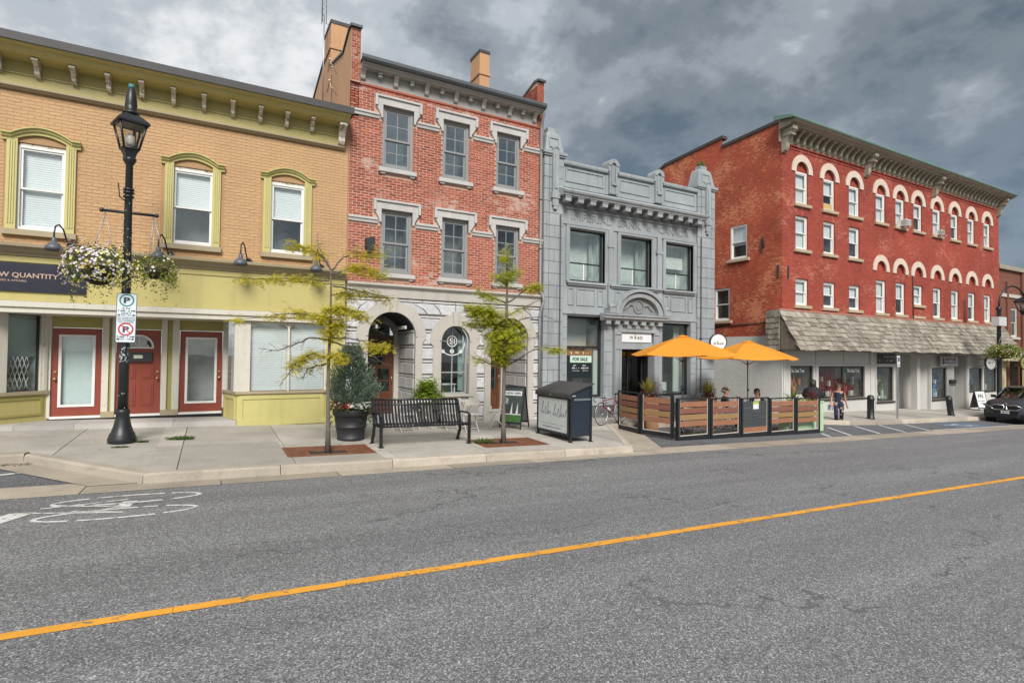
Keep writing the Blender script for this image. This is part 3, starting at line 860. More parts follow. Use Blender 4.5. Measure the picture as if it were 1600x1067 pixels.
# ================================================================ YELLOW AND TAN TWO-STOREY SHOP BUILDING
M_TAN = paint('tan_painted_brick', (0.475, 0.295, 0.150), 0.7, 0.13, 1.3, 26, 0.25, 0.004, streak=0.10)
M_TANM = paint('tan_painted_mortar', (0.39, 0.235, 0.115), 0.75, 0.15, 1.3, 26, 0.25, 0.004)
M_LIME = paint('lime_paint', (0.455, 0.395, 0.150), 0.55, 0.09, 1.1, 24, 0.12, 0.003, streak=0.20, chip=(0.38, 0.35, 0.16), chipamt=-0.05)
M_LIMEPALE = paint('pale_lime_paint', (0.49, 0.445, 0.175), 0.55, 0.10, 1.1, 24, 0.14, 0.003, streak=0.25, chip=(0.37, 0.33, 0.16), chipamt=-0.04)
M_OLIVE = paint('olive_shadow_paint', (0.33, 0.30, 0.095), 0.6, 0.1, 1.1, 24, 0.1)
M_TAUPE = paint('taupe_paint', (0.34, 0.285, 0.185), 0.6, 0.1, 1.1, 24, 0.12, 0.003, streak=0.2)
M_CREAM = paint('cream_paint', (0.57, 0.545, 0.475), 0.6, 0.09, 1.3, 24, 0.15, 0.003, streak=0.22, chip=(0.36, 0.31, 0.24), chipamt=-0.02)
M_OLDWHITE = paint('flaking_white', (0.60, 0.56, 0.48), 0.7, 0.2, 3, 40, 0.3, 0.004, chip=(0.22, 0.15, 0.10), chipamt=0.06)
M_ROOF = paint('roof_metal_dark', (0.045, 0.043, 0.046), 0.6, 0.2, 2, 20, 0.1)
M_REDDOOR = paint('red_door_paint', (0.235, 0.048, 0.028), 0.45, 0.1, 1.6, 20, 0.08, 0.002, streak=0.12)
M_LAMPG = paint('lamp_grey', (0.085, 0.095, 0.115), 0.45, 0.2, 4, 40, 0.1)
M_BRASS = plain('brass', (0.55, 0.40, 0.22), 0.3, 0.9)
M_FROST = paint('frosted_film', (0.56, 0.66, 0.66), 0.35, 0.12, 1.2, 6, 0.0)
M_STEP = concrete('step_stone', (0.46, 0.44, 0.42), 0.3)
FA = front(15.0)
LB = wthing('shop_building', 'two-storey tan brick shop with lime cornice at the left edge of the street', 'building', (-2.7, 15.0, 0.2))
holes = [(-3.62, -2.80, 4.50, 6.34), (-0.86, 0.02, 4.50, 6.34), (1.26, 2.10, 4.50, 6.34)]
mb = MB(); plate(mb, FA, -9.0, 3.19, 3.9, 8.2, holes, 0.16)
mb.face([(-9, 15, 3.9), (-9, 25, 3.9), (-9, 25, 8.2), (-9, 15, 8.2)]); mb.face([(3.18, 15, 3.9), (3.18, 25, 3.9), (3.18, 25, 8.2), (3.18, 15, 8.2)])
wall = mb.build('wall', M_TANM, LB)
lay_bricks(wall, FA, -4.7, 3.17, 4.17, 7.44, [(a - 0.20, b + 0.20, 4.34, 6.55) for a, b, c, d in holes], M_TAN, proud=0.0045, joint=0.009, jit=0.0012)
# roof edge
mb = MB()
mb.sweep([(0, 0), (0, 0.17), (-0.75, 0.20), (-9.5, 0.55), (-9.5, 0.3), (-0.2, 0)], [((-9, 14.29, 8.18), (0, -1, 0), (0, 0, 1)), ((3.17, 14.29, 8.18), (0, -1, 0), (0, 0, 1))])
mb.build('roof', M_ROOF, LB)
cor = [(0, 0), (0.40, 0.02), (0.47, 0.07), (0.50, 0.13), (0.585, 0.145), (0.61, 0.20), (0, 0.20)]
mb = MB(); mb.sweep(cor, [((-9, 14.93, 8.0), (0, -1, 0), (0, 0, 1)), ((3.10, 14.93, 8.0), (0, -1, 0), (0, 0, 1))]); cornice = mb.build('cornice', M_LIME, LB)
mb = MB(); mb.boxf(FA, -9, 3.06, 7.50, 8.0, -0.07, 0.0); mb.build('frieze', M_LIME, LB)
mb = MB(); mb.boxf(FA, -9, 2.90, 7.735, 7.765, -0.095, -0.072); mb.build('frieze_moulding', M_LIME, LB)
mb = MB(); mb.sweep([(0, 0), (0.06, 0.0), (0.10, 0.04), (0.13, 0.05), (0.13, 0.09), (0, 0.09)], [((-9, 15.0, 7.415), (0, -1, 0), (0, 0, 1)), ((3.06, 15.0, 7.415), (0, -1, 0), (0, 0, 1))]); mb.build('frieze_moulding', M_TAUPE, LB)
def s_bracket(mb, x, w, y, ztop, h, dep):
    P = [(0, 0), (dep, 0), (dep, -h * .16), (dep * .86, -h * .24), (dep * .62, -h * .40), (dep * .42, -h * .62), (dep * .40, -h * .80), (dep * .30, -h * .92), (dep * .12, -h), (0, -h)]
    mb.prism(P, lambda a, b, d: (x + d, y - a, ztop + b), -w / 2, w / 2)
    mb.box(x - w * .62, x + w * .62, y - dep * 1.04, y - dep * .55, ztop - h * .14, ztop - 0.002)
for k in range(-9, 10):
    x = -3.30 + 0.612 * k
    if -8.9 < x < 2.7:
        mb = MB(); s_bracket(mb, x, 0.085, 14.93, 7.998, 0.29, 0.36); mb.build('bracket', M_OLDWHITE, LB)
mb = MB(); s_bracket(mb, 2.96, 0.16, 14.93, 7.998, 0.50, 0.40); mb.build('bracket', M_OLDWHITE, LB)
# windows
for (a, b, c, d), bl in zip(holes, ('ul', 'u', 'u')):
    w = sash_window(LB, FA, a, b, c, 6.28, 0.02, M_WHITE, fw=0.05, st=0.04, blind=bl, meet=0.49)
    cu = (a + b) / 2
    mb = MB(); r_ = 1.30
    mb.prism([(a, 6.28), (b, 6.28), (b, 6.36)] + [(cu + (b - cu) * math.cos(R(180 * k / 10)), 6.36 + 0.10 * math.sin(R(180 * k / 10))) for k in range(1, 10)] + [(a, 6.36)], FA, 0.03, 0.06)
    mb.build('window_head', M_OLDWHITE, w)
    for s_ in (-1, 1):
        mb = MB(); e0 = cu + s_ * 0.40; e1 = cu + s_ * 0.575; lo, hi = min(e0, e1), max(e0, e1)
        mb.boxf(FA, lo, hi, 4.485, 6.40, -0.05, 0.0)
        for q in (0.035, 0.075, 0.115): mb.boxf(FA, lo + q, lo + q + 0.022, 4.60, 6.34, -0.066, -0.050)
        mb.build('casing', M_LIMEPALE, w)
    # segmental hood with level ears
    path = []
    for u in [-0.655, -0.52, -0.50] + [-0.48 + 0.96 * k / 16 for k in range(17)] + [0.50, 0.52, 0.655]:
        t = max(0.0, 1 - (abs(u) / 0.50) ** 2); path.append((fr_p := FA(cu + u, 6.40 + 0.18 * t, 0.0), (0, -1, 0), (0, 0, 1)))
    mb = MB(); mb.sweep([(0, -0.06), (0.055, -0.06), (0.06, -0.01), (0.10, 0.01), (0.11, 0.05), (0.15, 0.065), (0.15, 0.09), (0, 0.10)], path); mb.build('hood', M_LIMEPALE, w)
    mb = MB(); mb.boxf(FA, cu - 0.615, cu + 0.615, 4.365, 4.483, -0.10, 0.10); mb.build('sill', M_TAUPE, w)
# lower cornice, sign band, beam
mb = MB(); mb.sweep([(0, 0), (0.08, 0), (0.10, 0.06), (0.17, 0.08), (0.20, 0.14), (0.30, 0.17), (0.31, 0.235), (0, 0.27)], [((-9, 15, 3.93), (0, -1, 0), (0, 0, 1)), ((3.14, 15, 3.93), (0, -1, 0), (0, 0, 1))]); mb.build('shop_cornice', M_TAUPE, LB)
mb = MB(); mb.boxf(FA, -9, 3.16, 2.98, 3.93, -0.03, 0.05); fascia = mb.build('fascia', M_LIME, LB)
mb = MB()
for a, b in ((-9, -0.715), (-0.685, 3.14)): mb.boxf(FA, a, b, 3.80, 3.92, -0.055, -0.032); mb.boxf(FA, a, b, 2.99, 3.10, -0.050, -0.032)
mb.build('fascia_moulding', M_LIME, LB)
mb = MB(); mb.boxf(FA, -9, 3.10, 2.86, 2.978, -0.16, 0.3); mb.boxf(FA, -9, 3.10, 2.742, 2.86, -0.115, 0.3); mb.build('beam', M_CREAM, LB)
for x in (-2.87, -1.05, 0.60, 2.32, -4.6): gooseneck(LB, x, 14.70 if False else 14.95, 4.20, M_BLACK)
# recessed entrance
FD = front(16.0)
mb = MB(); mb.boxf(FD, -3.22, -3.16, 0.40, 2.74, -0.05, 0.1)
for a, b in ((-2.22, -2.09), (-2.03, -1.96), (-1.04, -0.92), (-0.81, -0.66), (0.30, 0.42)): mb.boxf(FD, a, b, 0.52, 2.74, -0.07, 0.06)
mb.build('door_casing', M_CREAM, LB)
mb = MB()
for a, b in ((-3.16, -2.22), (-2.09, -2.03), (-1.96, -1.04), (-0.92, -0.81), (-0.66, 0.30)): mb.boxf(FD, a, b, 2.485 if b - a > 0.5 else 0.40, 2.74, -0.02, 0.06)
mb.build('transom_panel', M_OLIVE, LB)
mb = MB()
for a, b in ((-2.22, -1.96), (-1.04, -0.66)): mb.boxf(FD, a - 0.0, b, 0.38, 0.52, -0.085, 0.05)
mb.build('plinth', M_TAUPE, LB)
def slab_door(u0, u1, glazed, hs):
    mb = MB(); z0, z1 = 0.44, 2.475
    hl = [(u0 + 0.14, u1 - 0.14, 0.66, 2.31)] if glazed else [(u0 + 0.18, u1 - 0.18, 2.05, 2.06, True)]
    plate(mb, FD, u0 + 0.012, u1 - 0.012, z0, z1, hl, 0.04)
    d = mb.build('door', M_REDDOOR, LB)
    if glazed:
        a, b, c, e = hl[0]
        mb = MB()
        mb.boxf(FD, a - .01, a + .045, c - .01, e + .01, -0.018, 0.0); mb.boxf(FD, b - .045, b + .01, c - .01, e + .01, -0.018, 0.0)
        mb.boxf(FD, a + .045, b - .045, e - .045, e + .01, -0.018, 0.0); mb.boxf(FD, a + .045, b - .045, c - .01, c + .045, -0.018, 0.0)
        mb.build('door_trim', M_WHITE, d)
        mb = MB(); mb.boxf(FD, a + .04, b - .04, c + .04, e - .04, 0.008, 0.014); mb.build('pane', M_GLASS_SHOP if glazed == 1 else M_GLASS, d)
        mb = MB(); mb.boxf(FD, a + .02, b - .02, c + .02, e - .02, 0.10 if glazed == 1 else 0.5, 0.11 if glazed == 1 else 0.51); mb.build('door_backing', M_FROST if glazed == 1 else M_ROOMPALE, d)
    else:
        cu = (u0 + u1) / 2; r_ = (u1 - u0) / 2 - 0.18
        mb = MB(); ring(mb, FD, cu, 2.05, r_ - 0.02, r_ + 0.025, -0.018, 0.0); mb.boxf(FD, cu - r_ - .02, cu + r_ + .02, 2.02, 2.055, -0.018, 0.0)
        for a in (45, 90, 135): mb.tube([FD(cu, 2.06, -0.004), FD(cu + r_ * math.cos(R(a)), 2.06 + r_ * math.sin(R(a)), -0.004)], 0.011, 6)
        mb.build('fanlight', M_WHITE, d)
        mb = MB(); mb.prism([(cu + r_ * math.cos(R(180 * k / 12)), 2.055 + r_ * math.sin(R(180 * k / 12))) for k in range(13)], FD, 0.012, 0.018); mb.build('pane', M_GLASS, d)
        mb = MB(); mb.boxf(FD, cu - r_ - .05, cu + r_ + .05, 2.0, 2.45, 0.2, 0.21); mb.build('door_backing', M_ROOM, d)
        mb = MB(); mb.boxf(FD, cu - 0.30, cu + 0.27, 1.70, 1.93, -0.075, 0.0); mb.build('letter_box', M_DARKFRAME, d)
        mb = MB(); mb.boxf(FD, cu - 0.10, cu + 0.08, 1.78, 1.86, -0.079, -0.076); mb.build('label_plate', plain('label_cream', (0.55, 0.58, 0.48)), d)
        for a, b, c, e in ((cu - .32, cu - .05, 0.62, 1.16), (cu + .05, cu + .32, 0.62, 1.16), (cu - .32, cu - .05, 1.28, 1.60), (cu + .05, cu + .32, 1.28, 1.60)):
            mb = MB(); mb.bevbox(FD, a, b, c, e, -0.013, 0.0, 0.012); mb.bevbox(FD, a + .045, b - .045, c + .045, e - .045, -0.022, -0.0125, 0.008); mb.build('door_panel', M_REDDOOR, d)
    hx = u0 + 0.075 if hs < 0 else u1 - 0.075
    mb = MB(); mb.tube([FD(hx, 1.46, 0), FD(hx, 1.46, -0.03)], 0.028, 10); mb.build('lock', M_BRASS, d)
    mb = MB(); mb.tube([FD(hx, 1.30, 0), FD(hx, 1.30, -0.03)], 0.03, 10); mb.ball(FD(hx, 1.30, -0.06), 0.032); mb.build('handle', M_BRASS, d)
    mb = MB(); mb.boxf(FD, u0, u1, 0.385, 0.438, -0.06, 0.05); mb.build('threshold', M_WHITE, LB)
    return d
d1 = slab_door(-3.16, -2.22, 1, -1); d2 = slab_door(-1.96, -1.04, 0, 1); d3 = slab_door(-0.66, 0.30, 2, 1)
text('lettering', 'WORKOUT\nROOM', FD, -2.92, -2.48, 0.70, 0.83, plain('etch', (0.30, 0.36, 0.37), 0.5), d1, 0.006) if False else None
mb = MB()
mb.face([(-4.6, 15.0, 2.74), (0.6, 15.0, 2.74), (0.42, 16.05, 2.74), (-3.3, 16.05, 2.74)]); mb.build('ceiling', M_CREAM, LB)
def splay(ax, ay, bx, by):
    L = math.hypot(bx - ax, by - ay); ux, uy = (bx - ax) / L, (by - ay) / L
    return frame_at((ax, ay, 0), (ux, uy, 0), (0, 0, 1), (uy, -ux, 0) if False else (-uy, ux, 0)), L
# left display splay
FS, L = splay(-4.25, 15.0, -3.20, 15.97)
mb = MB(); mb.boxf(FS, 0, L, 0.2, 0.97, 0, 0.1); mb.build('stall_riser', M_LIME, LB)
mb = MB(); mb.boxf(FS, 0.18, L - 0.10, 0.86, 0.92, -0.02, 0.0); mb.boxf(FS, 0.18, L - 0.10, 0.50, 0.55, -0.02, 0.0); mb.boxf(FS, L - 0.16, L - 0.10, 0.55, 0.86, -0.02, 0.0); mb.build('riser_moulding', M_OLIVE, LB)
mb = MB(); mb.boxf(FS, -0.1, L, 0.972, 1.045, -0.06, 0.16); mb.build('shop_sill', M_TAUPE, LB)
w = shop_pane(LB, FS, 0.63, L - 0.18, 1.046, 2.74, 0.04, M_DARKFRAME, 0.015, depth=0, glass=M_GLASS_SHOP)
mb = MB(); mb.boxf(FS, 0.3, L - .1, 1.8, 2.74, 0.25, 0.27); mb.build('screen_panel', paint('sage_panel', (0.30, 0.37, 0.33), 0.8, 0.08, 1, 5, 0), w)
mb = MB(); mb.boxf(FS, -0.5, L - .1, 1.0, 2.74, 0.9, 0.92); mb.boxf(FS, L - .12, L - .1, 1.0, 2.74, 0.1, 0.9); mb.build('interior', M_ROOMPALE, w)
mb = MB()   # folding lattice grille
for k in range(-9, 9):
    for s_ in (-1, 1):
        for j in range(5):
            u = 0.50 + k * 0.085 + (0.0425 if (j % 2) else 0); v = 1.06 + j * 0.15
            p, q = (u, v), (u + s_ * 0.0425, v + 0.15)
            if 0.55 < min(p[0], q[0]) and max(p[0], q[0]) < L - 0.3: mb.tube([FS(*p, 0.10 + .004 * s_), FS(*q, 0.10 + .004 * s_)], 0.009, 5)
mb.build('lattice_grille', paint('grille_grey', (0.50, 0.51, 0.47), 0.6), w)
mb = MB(); mb.boxf(FS, 0.05, 0.62, 1.046, 2.74, -0.03, 0.10); mb.boxf(FS, L - .17, L - 0.0, 1.046, 2.74, -0.02, 0.10); mb.boxf(FS, L - .12, L - 0.05, 1.05, 2.74, -0.045, -0.022); mb.build('column', M_CREAM, LB)
mb = MB(); mb.boxf(FA, -9, -4.25, 0.15, 2.74, 0, 0.2); mb.build('shop_wall', M_LIME, LB)
# right display bay
FS2, L2 = splay(0.33, 15.95, 0.61, 15.0)
FS2 = frame_at((0.61, 15.0, 0), (-0.28 / L2, 0.95 / L2, 0), (0, 0, 1), (0.95, 0.28, 0))
mb = MB(); mb.boxf(FA, 0.61, 2.69, 0.05, 0.918, 0.0, 0.3); mb.boxf(FS2, 0.0, L2, 0.05, 0.918, 0.0, 0.2); mb.build('stall_riser', M_LIMEPALE, LB)
mb = MB()
for (f_, a, b) in ((FA, 0.66, 2.64), (FS2, 0.1, L2 - 0.1)):
    mb.boxf(f_, a, b, 0.79, 0.90, -0.022, 0.0); mb.boxf(f_, a, a + 0.08, 0.30, 0.79, -0.022, 0.0); mb.boxf(f_, b - 0.08, b, 0.30, 0.79, -0.022, 0.0); mb.boxf(f_, a - 0.05, b + 0.05, 0.13 if f_ is FA else 0.3, 0.30, -0.03, 0.0)
mb.build('riser_moulding', M_LIMEPALE, LB)
mb = MB(); mb.boxf(FA, 0.57, 2.72, 0.92, 0.985, -0.06, 0.3); mb.boxf(FS2, 0.0, L2, 0.9185, 0.983, -0.05, 0.3); mb.build('shop_sill', M_TAUPE, LB)
mb = MB(); mb.boxf(FA, 0.53, 0.885, 0.986, 2.742, -0.02, 0.14); mb.build('column', M_CREAM, LB)
mb = MB()
for a, b in ((0.885, 1.74), (1.80, 2.66)):      # arched heads: corner pieces
    cu = (a + b) / 2
    for s_ in (-1, 1):
        P = [(cu + s_ * (b - a) / 2, 2.742), (cu, 2.742)] + [(cu + s_ * (b - a) / 2 * math.sin(R(90 * k / 8)), 2.58 + 0.13 * math.cos(R(90 * k / 8))) for k in range(9)]
        mb.prism(P, FA, 0.03, 0.07)
mb.boxf(FA, 1.745, 1.80, 0.986, 2.742, 0.02, 0.09); mb.boxf(FA, 2.655, 2.70, 0.986, 2.742, 0.0, 0.1)
w = mb.build('display_window', M_CREAM, LB)
for a, b in ((0.885, 1.745), (1.80, 2.655)):
    mb = MB(); mb.boxf(FA, a, b, 0.987, 2.73, 0.05, 0.056); mb.build('pane', glassmat('bay_glass', (0.96, 0.98, 0.98), 0.05), w)
    mb = MB(); v = 1.0
    while v < 2.72: mb.boxf(FA, a, b, v, v + 0.040, 0.12, 0.128); v += 0.047
    mb.build('blind', M_BLIND, w)
mb = MB(); mb.boxf(FA, 0.885, 2.655, 0.987, 2.73, 0.2, 0.21); mb.build('interior', M_ROOMPALE, w)
mb = MB(); mb.boxf(FS2, 0.25, L2 - 0.1, 0.986, 2.742, 0.03, 0.036); mb.build('pane', M_GLASS_SHOP, w)
mb = MB(); mb.boxf(FA, 2.70, 3.17, 0.02, 2.742, -0.01, 0.2); mb.boxf(FA, 2.69, 3.18, 0.02, 0.30, -0.04, -0.01); mb.boxf(FA, 2.76, 3.11, 0.45, 2.6, -0.03, -0.01); mb.build('pilaster', M_LIMEPALE, LB)
# stone step: separate slabs
st_x = [-5.2, -4.4, -3.55, -2.55, -1.62, -0.72, 0.60]
for a, b in zip(st_x, st_x[1:]):
    mb = MB(); f_ = lambda x: 0.372 - 0.0195 * (x + 3.76)
    P = [(a + .003, 15.0), (b - .003, 15.0), (b - .003, 15.98), (a + .003, 15.98)]
    T = [(x, y, f_(x)) for x, y in P]; Bt = [(x, y, G(x, y) - 0.05) for x, y in P]
    mb.mesh(T + Bt, [(0, 1, 2, 3), (0, 4, 5, 1), (1, 5, 6, 2), (3, 7, 4, 0)]); mb.build('step', M_STEP, LB)
# shop sign: its own thing, fixed to the fascia
M_NAVY = paint('navy_board', (0.012, 0.014, 0.028), 0.35, 0.2, 1, 10, 0.03)
M_ROSE = plain('rose_gold_letters', (0.50, 0.34, 0.27), 0.4)
SG = wthing('shop_sign', 'dark navy sign board with pink QUANTITY lettering above the left shopfront', 'sign', (-4.0, 14.93, 3.2))
mb = MB(); mb.boxf(FA, -6.2, -2.40, 3.185, 3.775, -0.075, -0.033); mb.build('board', M_NAVY, SG)
text('lettering', 'LOW QUANTITY', FA, -4.02, -2.87, 3.455, 3.575, M_ROSE, SG, -0.076, bold=0.015)
text('lettering', 'SNEAKERS & APPAREL', FA, -4.02, -3.38, 3.385, 3.425, M_ROSE, SG, -0.076)
# ================================================================ RED BRICK THREE-STOREY HOUSE WITH STONE GROUND FLOOR (No. 51)
M_BRICK = brickunit('townhouse_brick', [(0.22, 0.050, 0.033), (0.37, 0.090, 0.052), (0.31, 0.064, 0.040), (0.43, 0.125, 0.076), (0.27, 0.068, 0.047), (0.39, 0.105, 0.060), (0.19, 0.048, 0.036)], bloom=(0.50, 0.38, 0.33), bloomamt=0.02)
M_MORT = paint('pink_mortar', (0.50, 0.33, 0.25), 0.9, 0.15, 1.5, 40, 0.3)
M_LIMEST = paint('grey_limestone', (0.46, 0.45, 0.44), 0.8, 0.12, 1.4, 30, 0.3, 0.004, streak=0.25)
M_STONE = paint('buff_stone', (0.44, 0.415, 0.375), 0.8, 0.10, 1.2, 30, 0.25, 0.004, streak=0.28)
M_GREYTRIM = paint('grey_trim', (0.24, 0.245, 0.25), 0.55, 0.08, 1.5, 30, 0.1)
M_GREYFRZ = paint('grey_frieze', (0.38, 0.37, 0.345), 0.6, 0.10, 1.5, 30, 0.1, streak=0.25)
M_GUTTER = paint('dark_gutter', (0.085, 0.095, 0.105), 0.45, 0.12, 2, 20, 0.05)
M_PEACH = paint('peach_render', (0.50, 0.28, 0.145), 0.75, 0.10, 1.0, 25, 0.2, 0.003, streak=0.25)
M_WOOD = paint('varnished_door', (0.115, 0.040, 0.018), 0.4, 0.3, 2.2, 30, 0.1, streak=0.4)
def rockface():
    m, nt, b = newmat('rock_faced_stone'); k = N(nt); p = k.pos()
    oi = k.n('ShaderNodeObjectInfo').outputs['Random']
    g = k.noise(p, 13.0, 6, 0.68); q = k.noise(p, 60, 3, 0.6); br = k.noise(p, 1.3, 4)
    col = k.ramp(g, [(0.28, (0.43, 0.43, 0.45)), (0.5, (0.53, 0.53, 0.55)), (0.7, (0.62, 0.62, 0.63))])
    col = k.mix(1.0, col, k.ramp(oi, [(0, 0.86), (1, 1.1)]), 'MULTIPLY')
    col = k.mix(0.6, col, k.ramp(br, [(0.35, 0.8), (0.65, 1.1)]), 'MULTIPLY')
    k.l(col, b.inputs['Base Color']); b.inputs['Roughness'].default_value = 0.85
    k.bump(k.math('ADD', g, k.math('MULTIPLY', q, 0.3)), 0.7, 0.02, b)
    return m
M_ROCK = rockface()
M_DOORGLASS = glassmat('door_glass', (0.6, 0.65, 0.62), 0.02)
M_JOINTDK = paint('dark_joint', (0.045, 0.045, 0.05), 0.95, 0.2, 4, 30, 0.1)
M_TOWNGL = glassmat('upper_glass', (0.9, 0.94, 0.95), 0.15)
TX0, TX1 = 3.20, 9.40
TH = wthing('brick_townhouse', 'three-storey red brick house with pale window hoods and arched stone ground floor', 'building', (6.3, 15.0, 0.0))
WU = [(4.10, 5.00), (5.90, 6.76), (7.68, 8.54)]
WIN = [(a, b, 7.15, 8.91) for a, b in WU] + [(a, b, 4.20, 5.99) for a, b in WU]
mb = MB(); plate(mb, FA, TX0, TX1, 3.60, 9.42, WIN, 0.20)
mb.face([(TX0, 15, 3.0), (TX0, 24, 3.0), (TX0, 24, 8.34), (TX0, 15, 8.34)])
wall = mb.build('wall', M_MORT, TH)
def near_first(b): return True
lay_bricks(wall, FA, TX0 + 0.01, TX1 - 0.06, 3.91, 9.36, [(a, b, c - 0.17, d) for a, b, c, d in WIN] + [(cx - 0.68, cx + 0.68, z - 0.24, z + 0.26) for cx in (4.55, 6.33, 8.12) for z in (8.90, 5.98)] + [(3.0, 9.5, 8.50, 8.64), (3.0, 9.5, 5.57, 5.71)], M_BRICK, bw=0.222, bh=0.0735, proud=0.005, joint=0.0135)
for i, (a, b, c, d) in enumerate(WIN):
    w = sash_window(TH, FA, a, b, c, d, 0.045, M_GREYTRIM, fw=0.085, st=0.055, rows=2, cols=2, meet=0.48, wide_low=True, room=M_ROOM, glass=M_TOWNGL if i < 3 else None, blind='' if i > 2 else '')
    cu = (a + b) / 2
    mb = MB(); ow = b - a
    zt = d
    for s_ in (-1, 1):
        e = cu + s_ * ow / 2; o = cu + s_ * 0.66
        P = [(e, zt - 0.36), (e, zt + 0.01), (o, zt + 0.01)] + [(e + s_ * (0.03 + (abs(o - e) - 0.05) * t), zt - 0.36 + 0.26 * t ** 2.2 + 0.02) for t in (1.0, 0.75, 0.5, 0.25)] + [(e + s_ * 0.045, zt - 0.36)]
        P = [(e, zt - 0.37), (e, zt), (o, zt), (o, zt - 0.06), (o - s_ * 0.06, zt - 0.13), (o - s_ * 0.115, zt - 0.22), (e + s_ * 0.06, zt - 0.30), (e + s_ * 0.05, zt - 0.37)]
        mb.prism(P, FA, -0.07, 0.05)
    mb.boxf(FA, cu - 0.66, cu + 0.66, zt + 0.002, zt + 0.20, -0.07, 0.05)
    mb.boxf(FA, cu - 0.68, cu + 0.68, zt + 0.202, zt + 0.26, -0.115, 0.03)
    mb.boxf(FA, cu - 0.68, cu - 0.605, zt - 0.05, zt + 0.20, -0.112, -0.072); mb.boxf(FA, cu + 0.605, cu + 0.68, zt - 0.05, zt + 0.20, -0.112, -0.072)
    mb.build('hood', M_LIMEST, w)
    mb = MB(); mb.bevbox(FA, cu - 0.55, cu + 0.55, c - 0.12, c + 0.0, -0.10, 0.06, 0.01)
    for s_ in (-1, 1): mb.boxf(FA, cu + s_ * 0.43 - 0.065, cu + s_ * 0.43 + 0.065, c - 0.165, c - 0.121, -0.06, 0.0)
    mb.build('sill', M_LIMEST, w)
for z in (8.57, 5.64):
    us = [TX0 + .0] + sum([[cx - 0.555, cx + 0.555] for cx in (4.55, 6.33, 8.12)], []) + [TX1]
    for a, b in zip(us[0::2], us[1::2]):
        mb = MB(); mb.sweep([(0, -0.075), (0.05, -0.07), (0.06, 0.0), (0.09, 0.015), (0.09, 0.07), (0, 0.075)], [((a, 15, z), (0, -1, 0), (0, 0, 1)), ((b, 15, z), (0, -1, 0), (0, 0, 1))]); mb.build('string_course', M_LIMEST, TH)
# eaves
mb = MB(); mb.boxf(FA, 3.47, 9.14, 9.40, 9.87, -0.03, 0.05); mb.build('frieze', M_GREYFRZ, TH)
mb = MB(); mb.boxf(FA, TX0, TX1, 9.345, 9.398, -0.035, 0.02); mb.build('brick_corbel', M_BRICK, TH)
mb = MB(); mb.sweep([(0, 0), (0.26, 0.0), (0.28, 0.055), (0.33, 0.06), (0.34, 0.10), (0, 0.10)], [((3.45, 14.985, 9.74), (0, -1, 0), (0, 0, 1)), ((9.22, 14.985, 9.74), (0, -1, 0), (0, 0, 1))]); mb.build('eaves_board', M_GREYFRZ, TH)
mb = MB(); mb.sweep([(0.30, 0.0), (0.42, 0.0), (0.46, 0.05), (0.46, 0.135), (0.43, 0.135), (0.42, 0.04), (0.32, 0.03)], [((3.40, 14.985, 9.842), (0, -1, 0), (0, 0, 1)), ((9.26, 14.985, 9.842), (0, -1, 0), (0, 0, 1))]); mb.build('gutter', M_GUTTER, TH)
mb = MB(); mb.face([(3.45, 14.68, 9.90), (9.2, 14.68, 9.90), (9.2, 19.5, 11.6), (3.45, 19.5, 11.6)]); mb.face([(3.45, 19.5, 11.6), (9.2, 19.5, 11.6), (9.2, 24, 10.0), (3.45, 24, 10.0)]); mb.build('roof', M_ROOF, TH)
for k in range(13):
    x = 3.52 + 0.4585 * k
    mb = MB()
    if k % 2 == 0: s_bracket(mb, x, 0.12, 14.968, 9.738, 0.28, 0.20)
    else: mb.box(x - 0.05, x + 0.05, 14.83, 14.968, 9.60, 9.738); mb.box(x - 0.06, x + 0.06, 14.80, 14.83, 9.67, 9.737)
    mb.build('bracket', M_GREYFRZ, TH)
# gable parapets and chimneys
FW = side(TX0)
mb = MB(); mb.prism([(15.0, 8.35), (15.0, 9.36), (14.93, 9.36), (14.93, 10.82), (15.12, 10.87), (15.95, 10.58), (18.02, 11.15), (19.1, 11.85), (21.1, 11.40), (24, 10.0), (24, 8.35)], FW, 0.0, 0.24); mb.build('parapet', M_PEACH, TH)
mb = MB(); mb.boxf(FA, TX0 - 0.0, TX0 + 0.25, 9.36, 10.82, -0.076, -0.071)
q = mb.build('parapet_face', M_MORT, TH)
lay_bricks(q, front(14.924), TX0 + 0.005, TX0 + 0.245, 9.40, 10.80, [], M_BRICK, bw=0.13, bh=0.0735, proud=0.006, limit=0)
mb = MB(); cop = [(14.84, 10.83), (15.14, 10.90), (15.97, 10.60), (18.02, 11.16), (18.02, 11.21), (15.97, 10.665), (15.14, 10.975), (14.84, 10.90)]
mb.prism(cop, FW, -0.04, 0.28); mb.prism([(19.08, 11.86), (21.12, 11.41), (24, 10.0), (24, 10.06), (21.12, 11.47), (19.08, 11.92)], FW, -0.04, 0.28); mb.build('coping', M_GUTTER, TH)
def chimney(x0, x1, y0, y1, z0, z1, zb):
    mb = MB(); mb.box(x0, x1, y0, y1, z0, z1); mb.box(x0 - .035, x1 + .035, y0 - .035, y1 + .035, zb, zb + 0.10)
    c = mb.build('chimney', M_PEACH, TH)
    mb = MB(); mb.box(x0 - .02, x1 + .02, y0 - .02, y1 + .02, z1, z1 + 0.11); mb.build('chimney_cap', M_ROOF, c)
chimney(TX0 - 0.005, TX0 + 0.62, 17.95, 19.05, 10.6, 12.55, 11.72)
chimney(8.50, 8.90, 18.0, 18.8, 10.2, 13.12, 12.30)
mb = MB(); mb.prism([(14.95, 9.40), (14.95, 10.84), (15.12, 10.88), (15.95, 10.66), (18.02, 11.1), (24, 10.0), (24, 9.4)], side(TX1 - 0.24), 0.0, 0.24); p_ = mb.build('parapet', M_MORT, TH)
